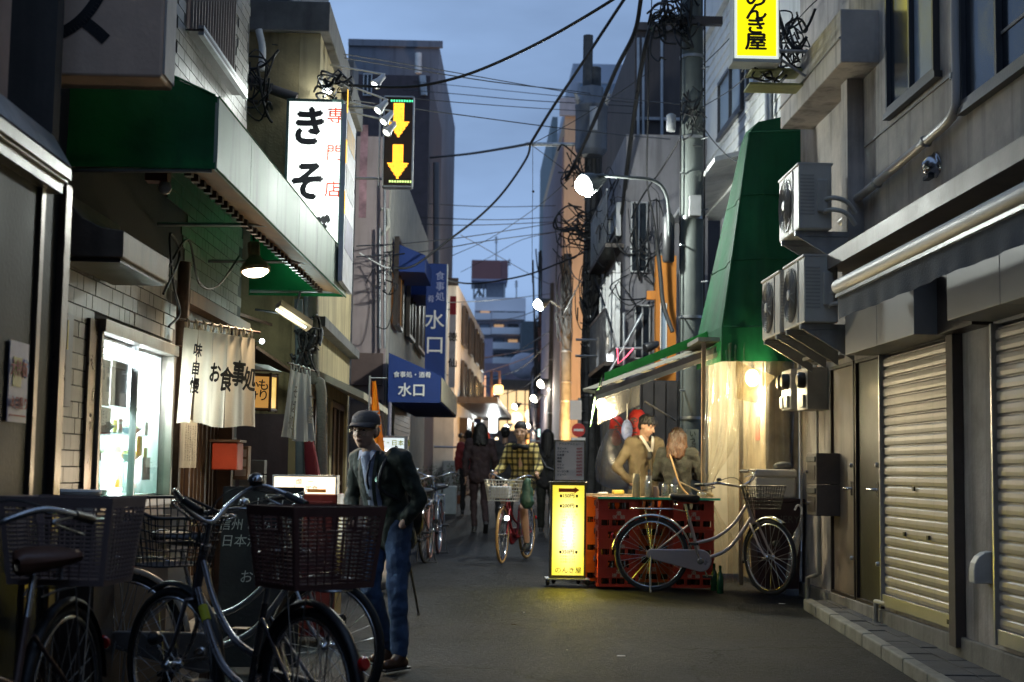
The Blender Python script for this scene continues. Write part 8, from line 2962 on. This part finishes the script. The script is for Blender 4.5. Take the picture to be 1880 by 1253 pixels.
    # trousers
    if bottom:
        b = MB()
        pv_ = P['pelvis']
        for sd in 'LR':
            if bare_legs:
                b.cap(P['hi'+sd], P['hi'+sd].lerp(P['kn'+sd], .55), .092, .082)
            else:
                b.cap(P['hi'+sd], P['kn'+sd], .088*leg_r, .064*leg_r)
                b.cap(P['kn'+sd], P['an'+sd]+V((0, 0, .02)), .062*leg_r, .052*leg_r)
            b.cap(pv_, P['hi'+sd], .10, .095)
        b.cap(pv_, P['waist'], .105, .11)
        o = b.build('trousers', bottom, t, False)
        cloth_mods(o, vox*.9, .032)
    # top
    b = MB()
    ch, wa, pe = P['chest'], P['waist'], P['pelvis']
    for s_ in (-1, 1):
        b.cap(ch+Ls*(.075*s_*w_)+V((0, 0, .04)), wa+Ls*(.055*s_*w_), .108*w_, .102*w_)
        b.cap(wa+Ls*(.055*s_), pe+Ls*(.06*s_)+V((0, 0, -coat)), .102*w_, .112*w_+coat*.08)
    b.cap(ch+V((0, 0, .07)), P['neck']+V((0, 0, -.035)), .09, .062)
    for sd, s_ in (('L', 1), ('R', -1)):
        b.cap(P['sh'+sd]+Ls*(-.03*s_), P['sh'+sd], .082*w_, .068*w_)
        b.cap(P['sh'+sd], P['el'+sd], .064*sleeve_r, .052*sleeve_r)
        d = (P['ha'+sd]-P['el'+sd])
        b.cap(P['el'+sd], P['ha'+sd]-d.normalized()*.035, .052*sleeve_r, .040*sleeve_r)
    o = b.build('jacket', top, t, False)
    cloth_mods(o, vox, .036)
    # shoes
    if shoes:
        for sd, s_, tl in (('L', 1, toes[0]), ('R', -1, toes[1])):
            a = P['an'+sd]
            df = (Fv*math.cos(tl)+V((0, 0, -math.sin(tl))))
            up = (V((0, 0, 1))*math.cos(tl)+Fv*math.sin(tl))
            b = MB()
            b.cap(a-up*.045-df*.03, a-up*.05+df*.13, .037, .034, 10)
            b.cap(a-up*.0, a-up*.04+df*.05, .042, .036, 10)
            o = b.build('shoe', shoes, t, False)
            cloth_mods(o, .008, 0, it=2)
            s = MB()
            c_ = a-up*.078+df*.05
            s.obox(c_, df*.12, Ls*.038, up*.009)
            s.build('sole', BLACK, o, False, bevel=.008)
    return t, P, hp, rot, (hs, hf, hu)
def Vh(v):
    return V((v.x, v.y, 0)).normalized()
# ---- elderly man in a cap
gp = G(700, 1228)
JO = dict(pelvis=(0, -.03, .92), waist=(0, .02, 1.055), chest=(0, .085, 1.215), neck=(0, .16, 1.365), head=(0, .24, 1.485),
          shL=(.175, .10, 1.315), elL=(.26, .0, 1.06), haL=(.17, .06, .90), shR=(-.175, .10, 1.315), elR=(-.24, .08, 1.07), haR=(-.16, .16, .90), hidL=1, hidR=1,
          knL=(.125, .04, .49), anL=(.14, .02, .09), knR=(-.085, .06, .49), anR=(-.12, -.16, .09))
DGR = mat('dark_green_jacket', (.016, .024, .016), .75, var=.35, sc=9, bump=.5, bs=30, sheen=.15)
JEAN = mat('blue_denim', (.05, .09, .18), .85, var=.55, sc=5, bump=.5, bs=160)
BRS = mat('brown_leather', (.07, .03, .015), .4, var=.3, sc=20)
LOCM = (gp.x+.02, gp.y+.05, gz(gp.y))
tm, PM_, hp, rot, (hs, hf, hu) = person('elderly man in a dark cap, glasses, dark green jacket and jeans, hand in pocket', LOCM, math.radians(-38), DGR, JEAN,
    mat('grey_hair', (.12, .12, .12), .7), SKINO, JO, .985, look=(math.radians(14), math.radians(3)), hairstyle=None, coat=.10, shoes=BRS, vox=.011, w_=1.02, leg_r=1.06)
CAP = mat('charcoal_cap_cloth', (.10, .09, .092), .85, var=.3, sc=12, bump=.5, bs=120)
b = MB()
pr = []
for k in range(9):
    a = math.pi/2*k/8
    pr.append((.096*math.cos(a)**.75, .070*math.sin(a)))
b.lathe([(.094, -.022)]+pr, (0, 0, 0), n=22)
Mh = Matrix.Translation(hp(0, -.014, .062)) @ Matrix((hs*.93, hf*1.05, hu)).transposed().to_4x4()
b.xf(Mh)
co = b.build('cap', CAP, tm, False)
vs = lambda u, v: hp(.086*math.sin((u-.5)*math.pi)*(1-.16*v), .075*math.cos((u-.5)*math.pi)*1.0+.090*v*math.cos((u-.5)*math.pi)+.005, .052-.016*v-.018*abs(u-.5)*2*v)
bo = MB().sheet(vs, 16, 5).build('cap_brim', CAP, co, False)
sd_ = bo.modifiers.new('solid', 'SOLIDIFY')
sd_.thickness = .005
MB().ball(hp(0, -.014, .134), .007, 8, 5).build('cap_button', CAP, co, False)
b = MB()
b.ball(hp(0, -.05, -.0), 1, 14, 8, (.078, .05, .055), rot)
o = b.build('hair', mat('grey_hair', (.12, .12, .12), .7), tm, False)
cloth_mods(o, .007, .01, HAIRT, 2)
g_ = MB()
for s_ in (-1, 1):
    g_.tube([hp(.034*s_+.026*math.cos(a), .098, -.004+.020*math.sin(a)) for a in [2*math.pi*k/18 for k in range(18)]], .0016, 5, True)
    g_.tube([hp(.060*s_, .097, .004), hp(.076*s_, .05, .006), hp(.082*s_, -.01, .0)], .0017, 5)
g_.tube([hp(-.008, .101, .0), hp(0, .105, .003), hp(.008, .101, .0)], .0016, 5)
g_.build('glasses', mat('glasses_metal', (.5, .4, .25), .25, .9), tm, False)
# moustache-less frown lines, shirt and strap
FvM, LsM = V((0, -1, 0)), V((1, 0, 0))
SHIRT = mat('light_blue_shirt', (.34, .38, .52), .85, var=.2, sc=14, bump=.4, bs=90)
b = MB()
b.cap(PM_['neck']+FvM*.045+V((0, 0, -.04)), PM_['chest']+FvM*.082, .048, .056)
b.cap(PM_['chest']+FvM*.082, PM_['waist']+FvM*.088+V((0, 0, -.06)), .056, .05)
o = b.build('shirt', SHIRT, tm, False)
cloth_mods(o, .009, .012)
for s_ in (-1, 1):
    MB().poly([PM_['neck']+FvM*.055+LsM*(.012*s_)+V((0, 0, .01)), PM_['neck']+FvM*.045+LsM*(.07*s_)+V((0, 0, .0)), PM_['neck']+FvM*.075+LsM*(.055*s_)+V((0, 0, -.06))], FvM*.006).build('shirt_collar', SHIRT, tm, False)
    MB().sheet(lambda u, v: (PM_['neck']+FvM*.03+LsM*(.085*s_)).lerp(PM_['waist']+FvM*.115+LsM*(.055*s_)+V((0, 0, -.12)), v)+LsM*(-.02*s_*u)+FvM*(.045*math.sin(math.pi*v)+.012*u), 3, 14).build('jacket_lapel', DGR, tm, False)
STR = mat('navy_strap', (.01, .014, .035), .6)
MB().tube(smoothpts([PM_['neck']+FvM*.05+LsM*.04, PM_['chest']+FvM*.148+LsM*.02+V((0, 0, -.02)), PM_['waist']+FvM*.145+LsM*(-.01)+V((0, 0, .04))], 6), .008, 5).build('neck_strap', STR, tm, False)
q_ = PM_['waist']+FvM*.155+LsM*(-.01)+V((0, 0, .03))
MB().box(q_.x-.018, q_.x+.018, q_.y-.008, q_.y+.008, q_.z-.03, q_.z+.01).build('pendant', BLACK, tm, False)
MB().tube(smoothpts([PM_['shL']+V((-.05, .02, .075)), PM_['shL']+FvM*.09+LsM*(-.05)+V((0, 0, -.02)), PM_['chest']+FvM*.13+LsM*.11+V((0, 0, -.08)), PM_['waist']+FvM*.05+LsM*.15], 6), .013, 5).build('backpack_strap', BLACK, tm, False)
qs = PM_['chest']+FvM*.145+LsM*.095+V((0, 0, -.03))
MB().box(qs.x-.008, qs.x+.008, qs.y-.004, qs.y+.004, qs.z-.014, qs.z+.014).build('badge', CHROME, tm, False)
# backpack (a thing of its own, worn by the man)
bpk = thing('backpack', 'black backpack worn by the elderly man in the cap', 'backpack', LOCM, None, math.radians(-38), .985)
b = MB()
b.cap(PM_['chest']-FvM*.15+V((0, 0, -.13)), PM_['waist']-FvM*.17+V((0, 0, -.14)), .11, .13)
b.cap(PM_['chest']-FvM*.14+LsM*.05+V((0, 0, -.14)), PM_['waist']-FvM*.15+LsM*.06+V((0, 0, -.12)), .09, .10)
o = b.build('bag_body', mat('black_nylon', (.012, .012, .013), .65, bump=.5, bs=30), bpk, False)
cloth_mods(o, .014, .02)
# shopping bag & cane hanging beside him
c = W(724, 1020, gp.y+.3)
t = thing('shopping_bag', 'beige cloth shopping bag hanging behind the elderly man', 'bag', c)
b = MB()
b.cap(c+V((-.02, 0, .1)), c+V((.01, 0, -.15)), .03, .085)
b.cap(c+V((.01, 0, -.15)), c+V((-.06, 0, -.17)), .075, .06)
o = b.build('bag_body', mat('beige_bag_cloth', (.32, .25, .20), .85, bump=.5, bs=30), t)
cloth_mods(o, .012, .035)
MB().tube([c+V((0, 0, .1)), c+V((0, -.05, .25))], .008, 5).build('bag_handle', mat('beige_bag_cloth', (.32, .25, .20), .85), t)
a_, b_ = W(742, 985, gp.y+.45), G(768, 1131)
t = thing('walking_stick', 'thin dark walking stick propped behind the elderly man', 'walking stick', b_)
MB().tube([a_, b_+V((0, 0, .03))], .010, 7).build('shaft', mat('stick_green', (.03, .035, .02), .4), t)
MB().tube([b_+V((0, 0, .03)), b_], .013, 7).build('ferrule', CHROME, t)
# ---- walking woman, back view
DBG = mat('dark_burgundy_suit', (.030, .016, .018), .85, var=.2, bump=.3, bs=60)
gp = G(879, 978)
person('woman with dark hair in a burgundy brown suit walking away up the street', (gp.x, gp.y, gz(gp.y)), math.radians(184), DBG, DBG, HAIRK, SKIN,
       dict(knL=(.08, .10, .50), anL=(.07, .03, .09), knR=(-.08, .04, .49), anR=(-.09, -.20, .16), haL=(.22, .02, .86), haR=(-.23, .1, .88)), 1.02, hairstyle='bob', coat=.08, shoes=BLACK, faceless=True, toes=(0, .75), leg_r=.92, w_=.95)
gp = G(925, 966)
person('man in a charcoal jacket walking away beside the suited woman', (gp.x, gp.y, gz(gp.y)), math.radians(178), mat('charcoal_suit', (.035, .032, .033), .8, bump=.3), mat('black_trousers', (.015, .015, .017), .8), HAIRK, SKIN, {}, 1.0, hairstyle='short', coat=.08, shoes=BLACK, faceless=True, w_=1.06)
gp = G(1003, 978)
BLKC = mat('black_coat', (.010, .010, .011), .8, var=.2, bump=.3)
tw, PW_, *_r = person('long haired woman dressed in black walking away behind the cyclist', (gp.x, gp.y, gz(gp.y)), math.radians(172), BLKC, mat('black_green_trousers', (.012, .014, .010), .8), HAIRK, SKIN, dict(anL=(.1, .1, .09), anR=(-.1, -.1, .09)), .97, hairstyle='long', coat=.12, shoes=BLACK, faceless=True, leg_r=1.15)
MB().tube([PW_['shL']+V((0, .14, .0)), PW_['waist']+V((0, .17, .02)), PW_['waist']+V((-.18, .12, -.05))], .010, 5).build('bag_strap', mat('grey_strap', (.25, .25, .27), .6), tw, False)
# a few more heads far away
for i, (px, py, sc_, m, lb) in enumerate(((858, 945, .98, mat('far_red_coat', (.25, .03, .03), .8), 'distant person in a reddish top beyond the walking woman'), (966, 925, 1.0, BLKC, 'distant dark figure near the lit shop window'))):
    gp = G(px, py)
    person(lb, (gp.x, gp.y, gz(gp.y)), math.radians(180), m, BLKC, HAIRK, SKIN, {}, sc_, hairstyle='short', shoes=BLACK, faceless=True, vox=.02)
# ---- girl on the bicycle (in the bicycle's own frame)
PLD = plaid()
JG = dict(pelvis=(0, .22, .95), waist=(0, .23, 1.07), chest=(0, .27, 1.24), neck=(0, .31, 1.405), head=(0, .34, 1.555),
          shL=(.148, .28, 1.36), elL=(.235, .33, 1.12), haL=(.262, .50, 1.05), shR=(-.148, .28, 1.36), elR=(-.235, .33, 1.12), haR=(-.262, .50, 1.05),
          hiL=(.09, .25, .92), knL=(.12, .58, .63), anL=(.13, .44, .20), hiR=(-.09, .25, .92), knR=(-.13, .62, .84), anR=(-.13, .44, .52))
tg_, PG_, hpG, rotG, _f = person('girl in a yellow and black plaid shirt riding the red bicycle toward us', rb.location[:], ca, PLD, PLD, HAIRK, mat('young_skin', (.58, .36, .25), .5, var=.06, bump=.05), JG, 1.0, F=(1, 0, 0), Lv=(0, 1, 0),
       look=(math.radians(8), math.radians(8)), hairstyle='bun', coat=.02, shoes=mat('dark_sneaker', (.03, .03, .025), .6), bare_legs=True, sleeve_r=1.08, fist=True, w_=.88)
b = MB()
b.tube([PG_['neck']+V((.075*math.cos(a)+.01, .085*math.sin(a), -.03+.01*math.cos(3*a))) for a in [2*math.pi*k/16 for k in range(16)]], .034, 8, True)
o = b.build('scarf', mat('black_scarf', (.012, .012, .014), .9, bump=.5, bs=20), tg_, False)
cloth_mods(o, .01, .02)
# things in and on her bicycle
mw = wmx(rb)
def inb(p):
    return mw @ V(p)
t = thing('white_package', 'white package lying in the wire basket of the red bicycle', 'package', inb((1.1, 0, .77)))
MB().box(1.0, 1.17, -.12, .10, .755, .90).xf(mw).build('package', mat('white_package_paper', (.55, .57, .6), .7, bump=.4, bs=12), t, bevel=.02)
t = thing('green_bag', 'dark green plastic bag hanging from the handlebar of the red bicycle', 'bag', inb((.85, .24, .9)))
b = MB()
b.cap(inb((.86, .24, .95)), inb((.88, .25, .72)), .05, .085)
o = b.build('bag_body', mat('green_plastic_bag', (.05, .12, .08), .4, bump=.6, bs=14, transl=.3), t)
cloth_mods(o, .012, .03)
# ---- young man at the stall
OLV = mat('olive_hooded_jacket', (.13, .10, .055), .8, var=.12, sc=6, bump=.3, bs=60)
x = (1182-870)/F*16.0
JY = dict(elR=(-.33, -.05, 1.13), haR=(-.17, .02, .95), hidR=1, elL=(.24, .06, 1.12), haL=(.12, .26, 1.08), head=(.0, .05, 1.575))
ty, PY_, hpY, rotY, _f = person('young man with black hair in an olive hooded jacket standing at the stall counter', (x, 16.0, gz(16)), math.radians(28), OLV, mat('dark_jeans', (.02, .028, .05), .85), HAIRK, SKIN, JY, 1.03, look=(math.radians(22), math.radians(22)), hairstyle='mop', coat=.08, shoes=BLACK, w_=1.08)
b = MB()
nk = PY_['neck']
for k in range(13):
    a = math.radians(-60)+math.radians(300)*k/12
    p_ = nk+V((.105*math.cos(a), .09*math.sin(a)+.01, .0+.035*math.sin(a)))
    if k:
        b.cap(pp, p_, .030, .030, 8)
    pp = p_
o = b.build('hood', OLV, ty, False)
cloth_mods(o, .01, .01)
for s_ in (-1, 1):
    MB().sheet(lambda u, v: nk+V((s_*(.10-.075*v), -.045-.085*v**.7, .045-.17*v))+V((s_*-.035*u, -.006, .01*u)), 4, 8).build('hood_lining', mat('white_fleece', (.6, .58, .52), .9, bump=.6, bs=60), ty, False)
MB().tube([PY_['chest']+V((0, -.125, .02)), PY_['waist']+V((0, -.12, 0)), PY_['pelvis']+V((0, -.13, -.05))], .004, 4).build('zip', BLACK, ty, False)
o = MB().cap(PY_['neck']+V((0, -.03, -.05)), PY_['chest']+V((0, -.06, .02)), .05, .06).build('undershirt', mat('grey_shirt', (.06, .06, .06), .9), ty, False)
# ---- woman at the stall, back view
x = (1243-870)/F*15.55
DGC = mat('dark_olive_cardigan', (.03, .03, .024), .95, var=.25, sc=20, bump=.8, bs=70)
tw2, PW2, *_r = person('woman with brown hair, dark cardigan and tan shoulder strap, back turned, at the stall', (x, 15.55, gz(15.5)), math.radians(160), DGC, mat('dark_jeans', (.02, .028, .05), .85), HAIRB, SKIN,
       dict(elR=(-.27, .05, 1.13), haR=(-.15, .22, 1.12), elL=(.26, .05, 1.12), haL=(.10, .26, 1.1), head=(0, .03, 1.56)), .955, look=(math.radians(-10), math.radians(8)), hairstyle='bob', coat=.16, shoes=BLACK, sleeve_r=1.15, faceless=True)
MB().tube(smoothpts([PW2['shL']+V((-.06, .02, .085)), PW2['chest']+V((.03, .135, .06)), PW2['waist']+V((-.06, .14, -.02)), PW2['pelvis']+V((-.17, .11, -.03))], 6), .009, 6).build('bag_strap', mat('tan_leather_strap', (.45, .28, .12), .5), tw2, False)
